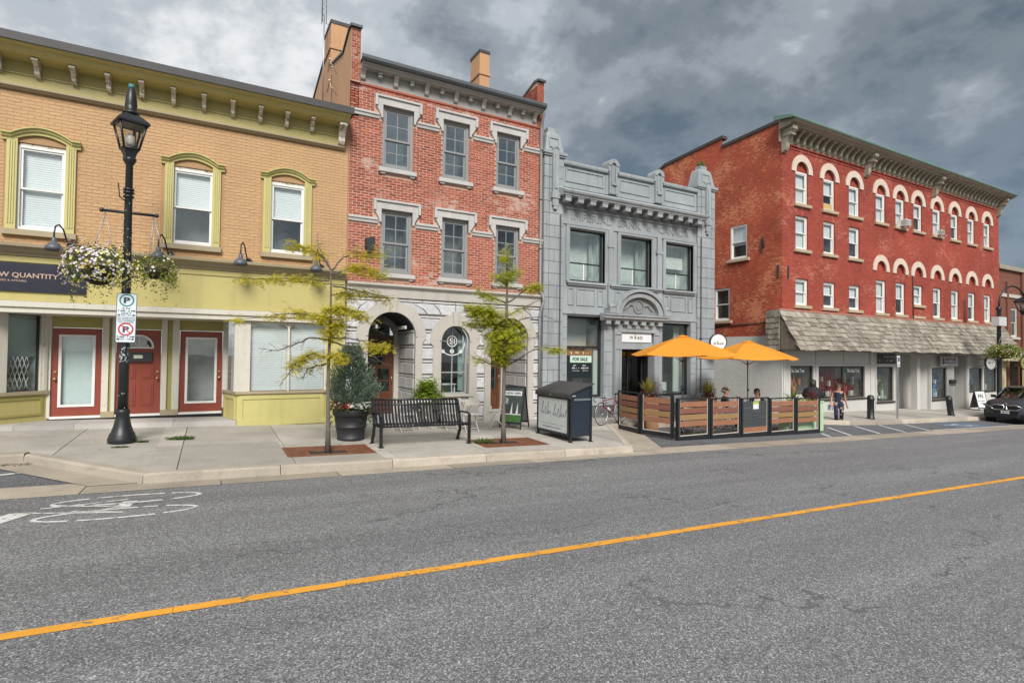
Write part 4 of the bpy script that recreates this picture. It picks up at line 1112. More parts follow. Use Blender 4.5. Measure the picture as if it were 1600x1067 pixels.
lay_bricks(p_, side(TX1 - 0.245), 14.96, 18.0, 9.42, 10.75, [], M_BRICK, bw=0.222, bh=0.0735, limit=0)
lay_bricks(p_, front(14.945), TX1 - 0.24, TX1 - .01, 9.42, 10.82, [], M_BRICK, bw=0.13, bh=0.0735, limit=0)
mb = MB(); mb.prism([(14.86, 10.85), (15.14, 10.89), (15.97, 10.67), (18.02, 11.11), (18.02, 11.18), (15.97, 10.74), (15.14, 10.965), (14.86, 10.92)], side(TX1 - 0.27), 0.0, 0.30); mb.build('coping', M_GUTTER, TH)
# rain pipe
mb = MB(); px_ = 9.33
mb.tube([(9.24, 14.66, 9.86), (9.24, 14.68, 9.72), (px_ - .04, 14.88, 9.50), (px_ - .04, 14.92, 9.3), (px_ - .03, 14.92, 4.05), (px_ + .02, 14.80, 3.86), (px_ + .01, 14.74, 3.70), (px_ - .03, 14.86, 3.40), (px_ - .05, 14.88, 3.2), (px_ - .04, 14.88, 0.12)], 0.042, 10)
for z in (8.6, 7.0, 5.4, 2.6, 1.2): mb.tube([(px_ - .037, 14.90, z), (px_ - .037, 14.90, z + 0.05)], 0.055, 10)
mb.build('rain_pipe', M_GREYTRIM, TH)
# ---- stone ground floor
mb = MB(); mb.sweep([(0, 0), (0.05, 0), (0.06, 0.24), (0.09, 0.26), (0.12, 0.30), (0.15, 0.31), (0.15, 0.36), (0, 0.40)], [((TX0, 15, 3.53), (0, -1, 0), (0, 0, 1)), ((TX1 - .05, 15, 3.53), (0, -1, 0), (0, 0, 1))]); mb.build('stone_cornice', M_STONE, TH)
ARC = [(4.46, 2.45, 0.68, 0.99), (6.385, 2.35, 0.455, 0.80), (8.22, 2.45, 0.66, 0.97)]
mb = MB(); ah = [(c - r, c + r, (-0.3 if i != 1 else 0.76), z, True) for i, (c, z, r, o) in enumerate(ARC)]
plate(mb, front(15.03), TX0, TX1, -0.35, 3.60, ah, 0.0, n=24); back = mb.build('stone_wall', M_JOINTDK, TH)
def half(i, z):
    c, zs, r, o = ARC[i]; o -= 0.07
    if z >= zs: return math.sqrt(max(0.0, o * o - (z - zs) ** 2))
    return o if z > zs - 0.11 else o - 0.05
courses = [(-0.35, -0.02)]
z = -0.02
while z < 3.45:
    courses.append((z, z + 0.095))
    if z < 3.3: courses.append((z + 0.095, min(z + 0.43, 3.53)))
    z += 0.43
for ci, (za, zb) in enumerate(courses):
    zs = [za + 0.012, (za + zb) / 2, zb - 0.012]
    for j in range(4):
        L0 = [TX0 if j == 0 else ARC[j - 1][0] + half(j - 1, q) for q in zs]; R0 = [TX1 - 0.06 if j == 3 else ARC[j][0] - half(j, q) for q in zs]
        if min(R0[k] - L0[k] for k in range(3)) < 0.03:
            if max(R0[k] - L0[k] for k in range(3)) < 0.06: continue
            R0 = [max(R0[k], L0[k] + 0.045) for k in range(3)]
        wdt = max(R0[k] - L0[k] for k in range(3))
        if wdt < 0.05: continue
        nb = max(1, round(wdt / (0.62 if zb - za > 0.2 else 0.9))); off = 0.5 if (ci // 2) % 2 else 0.0
        cuts = [0.0] + [(k + (0.12 if off else -0.08)) / nb for k in range(1, nb)] + [1.0]
        for t0, t1 in zip(cuts, cuts[1:]):
            g_ = 0.009
            l_ = [L0[k] + (R0[k] - L0[k]) * t0 + g_ for k in range(3)]; r_ = [L0[k] + (R0[k] - L0[k]) * t1 - g_ for k in range(3)]
            if min(r_[k] - l_[k] for k in range(3)) < 0.02: continue
            mb = MB(); pr = -0.045 if zb - za > 0.2 else -0.012; b_ = 0.02 if zb - za > 0.2 else 0.006
            P = [(l_[0], zs[0]), (r_[0], zs[0]), (r_[1], zs[1]), (r_[2], zs[2]), (l_[2], zs[2]), (l_[1], zs[1])]
            cxp = sum(p[0] for p in P) / 6; czp = sum(p[1] for p in P) / 6
            outer = [FA(u, v, 0.03) for u, v in P]; mid = [FA(u, v, pr + b_) for u, v in P]
            sc = lambda u, v: (u + (b_ if u < cxp else -b_) * min(1, abs(u - cxp) * 8), v + (b_ if v < czp - .001 else (-b_ if v > czp + .001 else 0)))
            top = [FA(*sc(u, v), pr + rnd.uniform(-0.012, 0.004)) for u, v in P]
            F = [tuple(range(12, 18))] + [(i, (i + 1) % 6, 6 + (i + 1) % 6, 6 + i) for i in range(6)] + [(6 + i, 6 + (i + 1) % 6, 12 + (i + 1) % 6, 12 + i) for i in range(6)]
            mb.mesh(outer + mid + top, F); mb.build('stone_block', M_ROCK if zb - za > 0.2 else M_LIMEST, back)
for i, (c, zs, r, o) in enumerate(ARC):
    nv = 4
    for k in range(2):   # ring in two halves either side of the keystone
        mb = MB(); a0, a1 = (0.0, math.pi / 2 - 0.10) if k == 0 else (math.pi / 2 + 0.10, math.pi)
        ring(mb, FA, c, zs, r, o, -0.075, 0.05, a0, a1, 16); ring(mb, FA, c, zs, r - 0.001, r + 0.055, -0.10, -0.0751, a0, a1, 16); mb.build('arch_stone', M_STONE, back)
    mb = MB(); mb.prism([(c - 0.085, zs + r - 0.012), (c + 0.085, zs + r - 0.012), (c + 0.115, zs + o + 0.07), (c - 0.115, zs + o + 0.07)], FA, -0.125, 0.02); mb.build('keystone', M_STONE, back)
    for s_ in (-1, 1):
        e0, e1 = sorted((c + s_ * r, c + s_ * (o - 0.10))); n0, n1 = sorted((c + s_ * r, c + s_ * o))
        mb = MB(); mb.prism([(n0, zs - .001), (n1, zs - .001), (n1 if s_ > 0 else n0, zs - 0.06), (e1, zs - 0.18), (e0, zs - 0.18)] if False else [(c + s_ * r, zs - .002), (c + s_ * o, zs - .002), (c + s_ * o, zs - 0.06), (c + s_ * (o - 0.10), zs - 0.16), (c + s_ * r, zs - 0.16)], FA, -0.075, 0.05)
        mb.boxf(FA, e0, e1, (0.40 if i != 1 else 0.78), zs - 0.161, -0.075, 0.05)
        mb.boxf(FA, e0 - 0.03, e1 + 0.03, -0.4, (0.40 if i != 1 else 0.775), -0.10, 0.05); mb.build('pilaster', M_STONE, back)
# window 51
c, zs, r, o = ARC[1]
mb = MB(); mb.boxf(FA, c - 0.80, c + 0.80, -0.4, 0.62, -0.03, 0.06); mb.boxf(FA, c - 0.42, c + 0.42, 0.625, 0.775, -0.05, 0.2); mb.bevbox(FA, c - 0.56, c + 0.56, 0.70, 0.765, -0.13, -0.05, 0.01); mb.build('apron', M_STONE, back)
FG = front(15.2)
M_ALU = plain('grey_alu', (0.36, 0.385, 0.385), 0.4, 0.2)
mb = MB(); ring(mb, FG, c, zs, r - 0.035, r + 0.03, 0, 0.07); mb.boxf(FG, c - r - .03, c - r + 0.035, 0.77, zs, 0, 0.07); mb.boxf(FG, c + r - .035, c + r + .03, 0.77, zs, 0, 0.07); mb.boxf(FG, c - r + .035, c + r - .035, 0.77, 0.82, 0, 0.07)
mb.boxf(FG, c - 0.014, c + 0.014, 0.82, zs + r - .035, 0.005, 0.05); mb.boxf(FG, c - r + .035, c - 0.014, 1.40, 1.435, 0.006, 0.05); mb.boxf(FG, c + 0.014, c + r - .035, 1.40, 1.435, 0.006, 0.05)
mb.boxf(FG, c - r + .035, c - .1, zs - .014, zs + .014, 0.006, 0.05); mb.boxf(FG, c + .1, c + r - .035, zs - .014, zs + .014, 0.006, 0.05)
win = mb.build('arched_window', M_ALU, TH, fix=False)
mb = MB(); mb.prism([(c - r, 0.8), (c + r, 0.8)] + [(c + r * math.cos(R(180 * k / 20)), zs + r * math.sin(R(180 * k / 20))) for k in range(21)], FG, 0.03, 0.036); mb.build('pane', M_GLASS_SHOP, win, fix=False)
mb = MB(); mb.boxf(FG, c - 1.2, c + 1.2, 0.4, 3.2, 2.0, 2.05); mb.boxf(FG, c - 1.2, c + 1.2, 0.3, 0.4, 0.1, 2.0); mb.build('interior', M_ROOM, win)
mb = MB(); mb.boxf(FG, c + 0.26, c + 0.40, 0.85, 2.6, 0.15, 0.2); mb.build('curtain', paint('curtain_teal', (0.20, 0.30, 0.29), 0.8), win)
mb = MB(); mb.boxf(FG, c - .30, c + .30, 1.02, 1.05, 0.35, 0.7)
for q in (-.28, .25): mb.boxf(FG, c + q, c + q + .03, 0.4, 1.02, 0.4, 0.6)
mb.lathe([(0.04, 0), (0.045, 0.1), (0.02, 0.14), (0.02, 0.2)], FG(c - 0.18, 1.052, 0.5)); mb.build('display_table', M_WHITE, win)
M_DECAL = plain('white_film', (0.62, 0.63, 0.62), 0.6)
mb = MB(); ring(mb, FG, c, zs, 0.142, 0.172, 0.016, 0.022, 0, 2 * math.pi, 28); ring(mb, FG, c, zs, 0.405, 0.435, 0.016, 0.022, math.pi, 2 * math.pi, 28)
for a in (-0.29, 0.0, 0.29):
    mb.lathe([(0.0, -0.003), (0.07 if a == 0 else 0.062, -0.003), (0.07 if a == 0 else 0.062, 0.003), (0, 0.003)], (0, 0, 0), 14) if False else ring(mb, FG, c + a, zs - 0.30 if a == 0 else zs - 0.305, 0.0, 0.068 if a == 0 else 0.058, 0.017, 0.023, 0, 2 * math.pi, 16)
mb.build('window_decal', M_DECAL, win, fix=False)
mb = MB(); ring(mb, FG, c, zs, 0.0, 0.141, 0.020, 0.026, 0, 2 * math.pi, 24); mb.build('number_disc', plain('disc_dark', (0.03, 0.035, 0.035), 0.4), win)
text('number', '51', FG, c - 0.085, c + 0.085, zs - 0.085, zs + 0.085, M_DECAL, win, 0.019, bold=0.02)
# two vestibules with wooden doors
for i in (0, 2):
    c, zs, r, o = ARC[i]; yb = 16.45
    mb = MB()
    P = [(c + r * math.cos(R(180 * k / 20)), zs + r * math.sin(R(180 * k / 20))) for k in range(21)]
    for p, q in zip(P, P[1:]): mb.face([(p[0], 15.0, p[1]), (q[0], 15.0, q[1]), (q[0], yb, q[1]), (p[0], yb, p[1])], 0, True)
    mb.face([(c - r, 15, 0.03), (c - r, 15, zs), (c - r, yb, zs), (c - r, yb, 0.03)]); mb.face([(c + r, 15, 0.03), (c + r, 15, zs), (c + r, yb, zs), (c + r, yb, 0.03)])
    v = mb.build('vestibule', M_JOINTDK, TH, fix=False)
    mb = MB(); mb.face([(c - r, 14.9, 0.10), (c + r, 14.9, 0.10), (c + r, yb, 0.12), (c - r, yb, 0.12)]); mb.box(c - r, c + r, 14.86, 14.90, -0.4, 0.10); mb.build('doorstep', M_STEP, v)
    for s_ in (-1, 1):
        for ci, (za, zb) in enumerate(courses[1:]):
            za_, zb_ = max(za, 0.12) + 0.010, min(zb, zs + 0.32) - 0.010
            if zb_ - za_ < 0.03: continue
            dx = 0.0 if zb <= zs + 0.02 else r - math.sqrt(max(0.0, r * r - (zb - zs) ** 2))
            fs = (lambda s2: (lambda u, vv, d: (c + s2 * (r - 0.03 - dx + d), u, vv)))(s_)
            cuts = [15.02, 15.70, yb - 0.01] if ci % 4 < 2 else [15.02, 16.05, yb - 0.01]
            for a, b in zip(cuts, cuts[1:]):
                mb = MB(); mb.bevbox(fs, a + .006, b - .006, za_, zb_, -0.0 if zb - za > 0.2 else 0.018, 0.06, 0.012 if zb - za > .2 else 0.004); mb.build('stone_block', M_LIMEST, v)
    dr = r - 0.16; FDn = front(yb)
    mb = MB(); plate(mb, FDn, c - r - .05, c + r + .05, 0.1, zs + r + .05, [(c - dr, c + dr, 0.1, zs - 0.02, True)], 0.12, n=20); ring(mb, FDn, c, zs - .02, dr, dr + 0.11, -0.04, 0.0); mb.build('door_surround', M_STONE, v)
    FV = front(yb + 0.10); zt = 2.42
    mb = MB()
    dl = [(c - dr + 0.12, c - 0.03, 1.15, 1.50), (c + 0.03, c + dr - 0.12, 1.15, 1.50), (c - dr + 0.12, c - 0.03, 0.80, 1.11), (c + 0.03, c + dr - 0.12, 0.80, 1.11), (c - 0.26, c + 0.26, 1.62, 2.05, False)]
    plate(mb, FV, c - dr, c + dr, 0.12, zt, dl, 0.04); mb.boxf(FV, c - dr, c + dr, zt, zt + 0.10, -0.03, 0.04)
    mb.bevbox(FV, c - dr + .10, c + dr - .10, 0.22, 0.66, -0.012, 0.0, 0.02)
    ring(mb, FV, c, 1.82, 0.24, 0.30, -0.012, -0.001, 0, 2 * math.pi, 24)
    dd = mb.build('door', M_WOOD, TH)
    for (a, b, e, f, *_) in dl:
        mb = MB(); mb.boxf(FV, a, b, e, f, 0.02, 0.026); mb.build('pane', M_DOORGLASS, dd)
    mb = MB(); mb.prism([(c - dr, zt + .1), (c + dr, zt + .1)] + [(c + dr * math.cos(R(180 * k / 14)), zs - .02 + dr * math.sin(R(180 * k / 14))) for k in range(15)], FV, 0.02, 0.026); mb.build('pane', M_GLASS, dd)
    mb = MB(); mb.boxf(FV, c - dr, c + dr, 0.2, zs + dr, 0.4, 0.42); mb.build('door_backing', M_ROOM, dd)
    mb = MB(); hx = c + dr - 0.06; mb.tube([FV(hx, 1.05, -0.01), FV(hx, 1.05, -0.05), FV(hx, 1.28, -0.05), FV(hx, 1.28, -0.01)], 0.012, 8); mb.build('handle', M_BRASS, dd)
    if i == 0:   # hanging lantern under the vault
        mb = MB(); mb.tube([(c - 0.05, 15.8, zs + r - .02), (c - 0.05, 15.8, zs + 0.28)], 0.008, 6); mb.lathe([(0.02, 0.28), (0.13, 0.20), (0.13, 0.18)], (c - .05, 15.8, zs), 6, sm=False)
        for k in range(6): mb.tube([(c - .05 + .12 * math.cos(R(60 * k)), 15.8 + .12 * math.sin(R(60 * k)), zs + .19), (c - .05 + .10 * math.cos(R(60 * k)), 15.8 + .10 * math.sin(R(60 * k)), zs - .12)], 0.008, 5)
        mb.lathe([(0.11, -0.12), (0.11, -0.14), (0.02, -0.17)], (c - .05, 15.8, zs), 6, sm=False); mb.build('porch_lantern', M_BLACK, v)
# small wall light between the first-floor windows and the corner
mb = MB(); mb.boxf(FA, 3.66, 3.84, 4.86, 5.12, -0.05, 0.0); mb.prism([(3.66, 5.10), (3.90, 5.16), (3.90, 5.06), (3.84, 4.74), (3.70, 4.74)], FA, -0.20, -0.05); mb.build('wall_lamp', M_DARKFRAME, TH)
# mast and aerials fixed on the gable
AN = wthing('aerial_mast', 'thin lattice aerial mast strapped beside the peach chimney', 'antenna', (TX0 - 0.1, 18.3, 9.0))
mb = MB(); mb.tube([(3.02, 18.2, 10.0), (3.02, 18.2, 12.9)], 0.02, 6)
A0 = Vector((3.0, 18.2, 12.6))
for k in range(3):
    a = R(120 * k); mb.tube([A0 + Vector((0.09 * math.cos(a), 0.09 * math.sin(a), 0)), A0 + Vector((0.07 * math.cos(a), 0.07 * math.sin(a), 3.2))], 0.010, 5)
for j in range(16):
    for k in range(3):
        a, b = R(120 * k + 120 * (j % 2)), R(120 * k + 120 * ((j + 1) % 2) + 0)
        mb.tube([A0 + Vector((0.085 * math.cos(a), 0.085 * math.sin(a), j * 0.19)), A0 + Vector((0.085 * math.cos(a + R(120)), 0.085 * math.sin(a + R(120)), j * 0.19 + 0.19))], 0.005, 4)
mb.tube([(3.12, 18.2, 12.6), (3.30, 17.9, 12.55)], 0.008, 5)
mb.build('mast', M_STEEL, AN)
for z, s_ in ((10.62, 1), (9.98, 1)):
    mb = MB(); mb.tube([(3.17, 16.9, z), (2.95, 16.95, z - 0.02)], 0.010, 5); mb.tube([(2.92, 16.55, z + .03), (3.0, 17.25, z - .03)], 0.014, 6); mb.tube([(2.93, 16.65, z + .02), (3.18, 16.75, z - .30)], 0.010, 5); mb.build('aerial', plain('aerial_brass', (0.55, 0.50, 0.35), 0.4, 0.5), AN)
mb = MB(); mb.tube([(3.17, 17.6, 10.7), (3.17, 17.55, 9.7), (3.17, 17.2, 9.35), (3.17, 16.75, 9.4), (3.17, 16.7, 8.6)], 0.008, 5); mb.build('cable', M_DARKFRAME, AN)
# ================================================================ GREY BANK
def terracotta(name, base):
    m, nt, b = newmat(name); k = N(nt); p = k.pos()
    oi = k.n('ShaderNodeObjectInfo').outputs['Random']
    g = k.noise(p, 30, 5, 0.7); br = k.noise(p, 0.8, 5, 0.6)
    sv = k.noise(k.map(p, (6, 6, 0.45)), 1.0, 4, 0.6)
    col = k.ramp(br, [(0.32, sc3(base, 0.86)), (0.68, sc3(base, 1.1))])
    col = k.mix(1.0, col, k.ramp(oi, [(0, 0.93), (1, 1.05)]), 'MULTIPLY')
    col = k.mix(0.5, col, k.ramp(g, [(0.3, 0.8), (0.7, 1.15)]), 'MULTIPLY')
    col = k.mix(k.math('MULTIPLY', k.ramp(sv, [(0.50, 0.0), (0.70, 1.0)]), 0.45), col, sc3(base, 0.5))
    k.l(col, b.inputs['Base Color']); b.inputs['Roughness'].default_value = 0.62
    k.bump(g, 0.2, 0.003, b)
    return m
M_TC = terracotta('grey_terracotta', (0.305, 0.332, 0.348))
M_TCJ = paint('terracotta_joint', (0.085, 0.095, 0.10), 0.8, 0.1, 2, 20, 0.1)
M_BKFRAME = paint('bank_window_frame', (0.018, 0.020, 0.022), 0.4, 0.2, 2, 20, 0.03)
BX0, BX1 = 9.42, 17.44
BC = 13.43
BK = wthing('bank_building', 'grey two-storey former bank with carved IMPERIAL BANK frieze and corner piers', 'building', (13.4, 15.0, -0.2))
M_BANKROOM = paint('bank_room', (0.56, 0.60, 0.57), 0.9, 0.25, 0.7, 4, 0)
M_BANKGLASS = glassmat('bank_glass', (0.95, 0.98, 0.97), 0.07)
W_UP = [(10.50, 12.00), (12.71, 14.17), (14.88, 16.33)]
holes = [(a, b, 4.48, 6.24) for a, b in W_UP] + [(10.42, 11.98, 0.53, 3.30), (14.72, 16.20, 0.49, 3.22), (12.50, 14.32, -0.3, 3.02)]
mb = MB(); plate(mb, FA, 10.16, 16.55, -0.4, 7.20, holes, 0.26)
wall = mb.build('wall', M_TC, BK)
mb = MB(); mb.boxf(FA, BX0 + .02, BX1 - .02, 7.0, 8.4, 0.02, 0.6); mb.boxf(FA, BX1 - .4, BX1 - 0.02, -0.6, 8.3, 0.3, 12.0); mb.boxf(FA, BX0 + .02, BX1 - .4, 7.6, 7.7, 0.6, 12.0); mb.build('body', M_TC, BK)
# corner piers of separate blocks
for (x0, x1) in ((BX0, 10.19), (16.48, BX1)):
    mb = MB(); mb.boxf(FA, x0 + 0.02, x1 - 0.02, -0.5, 8.62, -0.085, 0.5); core = mb.build('pier', M_TCJ, BK)
    z = -0.40; i = 0
    while z < 8.55:
        h = 0.30 if i == 0 else 0.395
        zt = min(z + h, 8.56)
        cuts = [x0, x0 + 0.20, x1 - 0.20, x1] if i % 2 else [x0, x0 + 0.20, (x0 + x1) / 2 + 0.02, x1 - 0.20, x1]
        if z < 0.25: cuts = [x0 - .02, (x0 + x1) / 2, x1 + .02]
        for j, (a, b) in enumerate(zip(cuts, cuts[1:])):
            edge = j == 0 or j == len(cuts) - 2
            d0 = -0.125 if z < 0.25 else (-0.098 if edge else -0.112)
            mb = MB(); mb.bevbox(FA, a + .004, b - .004, z + .005, zt - .005, d0, 0.1 if not edge else 0.48, 0.008); mb.build('terracotta_block', M_TC, core)
        z = zt; i += 1
    mb = MB(); xc = (x0 + x1) / 2
    # moulded cap, tapering head and little block on top
    mb.boxf(FA, x0 - 0.07, x1 + 0.07, 8.56, 8.66, -0.19, 0.56); mb.boxf(FA, x0 - 0.03, x1 + 0.03, 8.50, 8.56, -0.15, 0.52)
    mb.build('pier_cap', M_TC, core)
    mb = MB()
    B0 = [(x0 + .02, 14.90), (x1 - .02, 14.90), (x1 - .02, 15.46), (x0 + .02, 15.46)]; T0 = [(x0 + .13, 15.0), (x1 - .13, 15.0), (x1 - .13, 15.38), (x0 + .13, 15.38)]
    mb.mesh([(x, y, 8.66) for x, y in B0] + [(x, y, 9.26) for x, y in T0] + [(xc + (x - xc) * .8, 15.19 + (y - 15.19) * .8, 9.34) for x, y in T0], [(0, 1, 5, 4), (1, 2, 6, 5), (2, 3, 7, 6), (3, 0, 4, 7), (4, 5, 9, 8), (5, 6, 10, 9), (6, 7, 11, 10), (7, 4, 8, 11), (8, 9, 10, 11), (3, 2, 1, 0)])
    mb.box(xc - 0.17, xc + 0.17, 15.06, 15.34, 9.33, 9.50)
    mb.build('pier_head', M_TC, core)
    mb = MB()
    lean = lambda u, v, d=0.0: (u, 14.90 + (v - 8.66) * 0.167 + d, v)
    ringr = [(xc - .17, xc + .17, 9.12, 9.17), (xc - .17, xc + .17, 8.80, 8.83)]
    for a, b, c, e in ringr: mb.boxf(lean, a, b, c, e, -0.03, 0.01)
    mb.boxf(lean, xc - .20, xc - .16, 8.80, 9.17, -0.03, 0.01); mb.boxf(lean, xc + .16, xc + .20, 8.80, 9.17, -0.03, 0.01)
    mb.build('pier_panel', M_TC, core)
    mb = MB(); fz = front(14.86)
    mb.boxf(fz, xc - .115, xc + .115, 7.30, 8.72, -0.07, 0.04); mb.boxf(fz, xc - .06, xc + .06, 7.42, 8.55, -0.10, -0.0701)
    ring(mb, fz, xc, 8.72, 0.0, 0.115, -0.07, 0.04); ring(mb, fz, xc, 8.72, 0.05, 0.09, -0.10, -0.071)
    mb.boxf(fz, xc - .16, xc + .16, 7.10, 7.30, -0.09, 0.02); mb.boxf(fz, xc - .11, xc + .11, 6.86, 7.099, -0.06, 0.02); mb.boxf(fz, xc - .07, xc + .07, 6.75, 6.86, -0.05, 0.02)
    mb.build('console', M_TC, core)
    mb = MB(); mb.boxf(fz, x1 - .17 if x0 < 12 else x0 + 0.13, x1 - .13 if x0 < 12 else x0 + .17, 0.6, 6.6, -0.012, 0.0); mb.build('pier_fillet', M_TCJ, core)
# parapet
mb = MB()
mb.sweep([(0, 0), (0.10, 0), (0.12, 0.05), (0.12, 0.12), (0.06, 0.15), (-0.4, 0.15), (-0.4, 0)], [((10.17, 15.0, 8.34), (0, -1, 0), (0, 0, 1)), ((16.50, 15.0, 8.34), (0, -1, 0), (0, 0, 1))]); mb.build('parapet_coping', M_TC, BK)
for a, b in ((10.19, 12.00), (12.53, 14.15), (14.68, 16.48)):
    mb = MB(); mb.boxf(FA, a, b, 7.60, 8.34, -0.02, 0.02)
    for (p, q, r_, s_) in ((a + .10, b - .10, 8.20, 8.25), (a + .10, b - .10, 7.79, 7.84), (a + .10, a + .145, 7.84, 8.20), (b - .145, b - .10, 7.84, 8.20)): mb.boxf(FA, p, q, r_, s_, -0.05, -0.02)
    mb.build('parapet_panel', M_TC, BK)
for xc in (12.265, 14.41):
    mb = MB(); mb.boxf(FA, xc - .26, xc + .26, 7.60, 8.52, -0.035, 0.25); mb.boxf(FA, xc - .17, xc + .17, 7.62, 8.62, -0.14, -0.0351); ring(mb, FA, xc, 8.62, 0.10, 0.24, -0.17, 0.25, n=16); ring(mb, FA, xc, 8.62, 0.0, 0.1, -0.10, 0.2, n=12)
    mb.boxf(FA, xc - .24, xc - .17, 8.40, 8.62, -0.15, 0.25); mb.boxf(FA, xc + .17, xc + .24, 8.40, 8.62, -0.15, 0.25)
    for u in (-.09, .09): mb.boxf(FA, xc + u - .03, xc + u + .03, 8.0, 8.6, -0.175, -0.141)
    mb.boxf(FA, xc - .12, xc + .12, 7.92, 8.02, -0.20, -0.141)
    for u in (-.11, .07): mb.boxf(FA, xc + u, xc + u + .04, 7.64, 7.92, -0.165, -0.141)
    mb.build('finial', M_TC, BK)
# main cornice and dentils
mb = MB(); mb.sweep([(0, 0), (0.05, 0), (0.07, 0.06), (0.44, 0.08), (0.46, 0.14), (0.50, 0.16), (0.53, 0.22), (0.46, 0.27), (0.20, 0.36), (0.12, 0.42), (0, 0.44)], [((9.93, 15.0, 7.12), (0, -1, 0), (0, 0, 1)), ((16.60, 15.0, 7.12), (0, -1, 0), (0, 0, 1))]); mb.build('cornice', M_TC, BK)
for k in range(13):
    x = 10.17 + 0.508 * k
    mb = MB(); mb.boxf(FA, x - .11, x + .11, 7.02, 7.185, -0.40, 0.0); mb.boxf(FA, x - .13, x + .13, 7.155, 7.19, -0.42, -0.0); mb.build('dentil', M_TC, BK)
mb = MB(); mb.boxf(FA, 10.18, 16.5, 6.88, 6.95, -0.04, 0.0); mb.boxf(FA, 10.18, 16.5, 6.36, 6.40, -0.035, 0.0); mb.build('frieze_moulding', M_TC, BK)
M_CARVE = terracotta('carved_letters', (0.26, 0.28, 0.295))
for body, a, b in (('IMPERIAL', 10.57, 12.27), ('BANK', 12.57, 13.66), ('of', 13.93, 14.17), ('CANADA', 14.52, 16.07)):
    text('carved_lettering', body, FA, a, b, 6.545, 6.785, M_CARVE, BK, -0.001, depth=0.022)
# upper window surrounds
for i, (a, b) in enumerate(W_UP):
    mb = MB()
    for s_, e in ((-1, a), (1, b)):
        lo, hi = sorted((e + s_ * 0.02, e + s_ * 0.16)); mb.boxf(FA, lo, hi, 4.46, 6.34, -0.045, 0.0); mb.boxf(FA, min(e, e + s_ * 0.03), max(e, e + s_ * 0.03), 4.46, 6.27, -0.03, 0.115)
    mb.boxf(FA, a - .16, b + .16, 6.272, 6.341, -0.047, 0.0)
    w = shop_pane(BK, FA, a + .045, b - .03, 4.50, 6.235, 0.12, M_BKFRAME, 0.04, M_BANKROOM, 0.55, M_BANKGLASS, trans=(5.11,))
    mb2 = MB(); mb2.boxf(FA, (a + b) / 2 - 0.09, (a + b) / 2 - 0.05, 4.54, 5.09, 0.125, 0.17); mb2.build('mullion', M_WHITE, w)
    mb2 = MB(); mb2.boxf(FA, a + 0.1, b - 0.1, 5.35, 5.8, .45, .5) if i == 2 else mb2.boxf(FA, b - 0.32, b - 0.18, 4.55, 6.2, 0.5, 0.53); mb2.build('interior_wall', M_WHITE if i == 2 else paint('room_wall', (0.34, 0.36, 0.34), 0.8, 0.1, 1, 5, 0), w)
    mb.build('window_surround', M_TC, w)
    mb = MB(); dy = -0.13 if i != 1 else -0.17
    lo, hi = (10.36, 12.02) if i == 0 else ((12.16, 14.62) if i == 1 else (14.70, 16.40))
    mb.boxf(FA, lo, hi, 4.39, 4.455, dy, 0.0); mb.boxf(FA, lo + .05, hi - .05, 4.33, 4.389, dy + .05, 0.0); mb.build('sill', M_TC, w)
    # spandrel panels
    if i != 1:
        mb = MB(); p0 = lo + 0.08; p1 = hi - 0.08; wd = p1 - p0
        for (u0, u1) in ((0.0, 0.17), (0.24, 0.76), (0.83, 1.0)):
            q0, q1 = p0 + wd * u0, p0 + wd * u1
            for (c, e, f, g_) in ((q0, q1, 4.20, 4.24), (q0, q1, 3.66, 3.70), (q0, q0 + .04, 3.70, 4.20), (q1 - .04, q1, 3.70, 4.20)): mb.boxf(FA, c, e, f, g_, -0.028, 0.0)
        mb.build('spandrel_panel', M_TC, BK)
# slim pilasters between the bays
for x in (12.22, 14.52):
    mb = MB(); mb.boxf(FA, x - .10, x + .10, 3.45, 6.36, -0.075, 0.0); mb.boxf(FA, x - .045, x + .045, 4.60, 5.72, -0.09, -0.076); mb.boxf(FA, x - .14, x + .14, 5.75, 5.85, -0.10, -0.0); mb.build('pilaster', M_TC, BK)
for (a, b) in ((10.18, 10.42), (11.98, 12.36), (14.46, 14.72), (16.20, 16.48)):
    mb = MB(); z = 0.50
    while z < 3.38: 
        mb.bevbox(FA, a + .006, b - .006, z, min(z + .392, 3.40), -0.03, 0.0, 0.005); z += 0.40
    mb.build('pilaster', M_TC, BK)
for a in ((10.18, 12.0, 3.36, 3.45), (14.70, 16.48, 3.30, 3.42)): mb = MB(); mb.boxf(FA, *a, -0.06, 0.0); mb.build('lintel_moulding', M_TC, BK)
for a in ((10.2, 12.40, -0.5, 0.26), (14.45, 16.46, -0.6, 0.24)): mb = MB(); mb.boxf(FA, *a, -0.12, 0.0); mb.build('plinth', paint('plinth_grey', (0.10, 0.11, 0.115), 0.8, 0.15, 2, 20, .2), BK)
for a in ((10.2, 12.41, 0.262, 0.53), (14.44, 16.46, 0.242, 0.49)): mb = MB(); mb.boxf(FA, *a, -0.15, 0.02); mb.build('shop_sill', M_TC, BK)
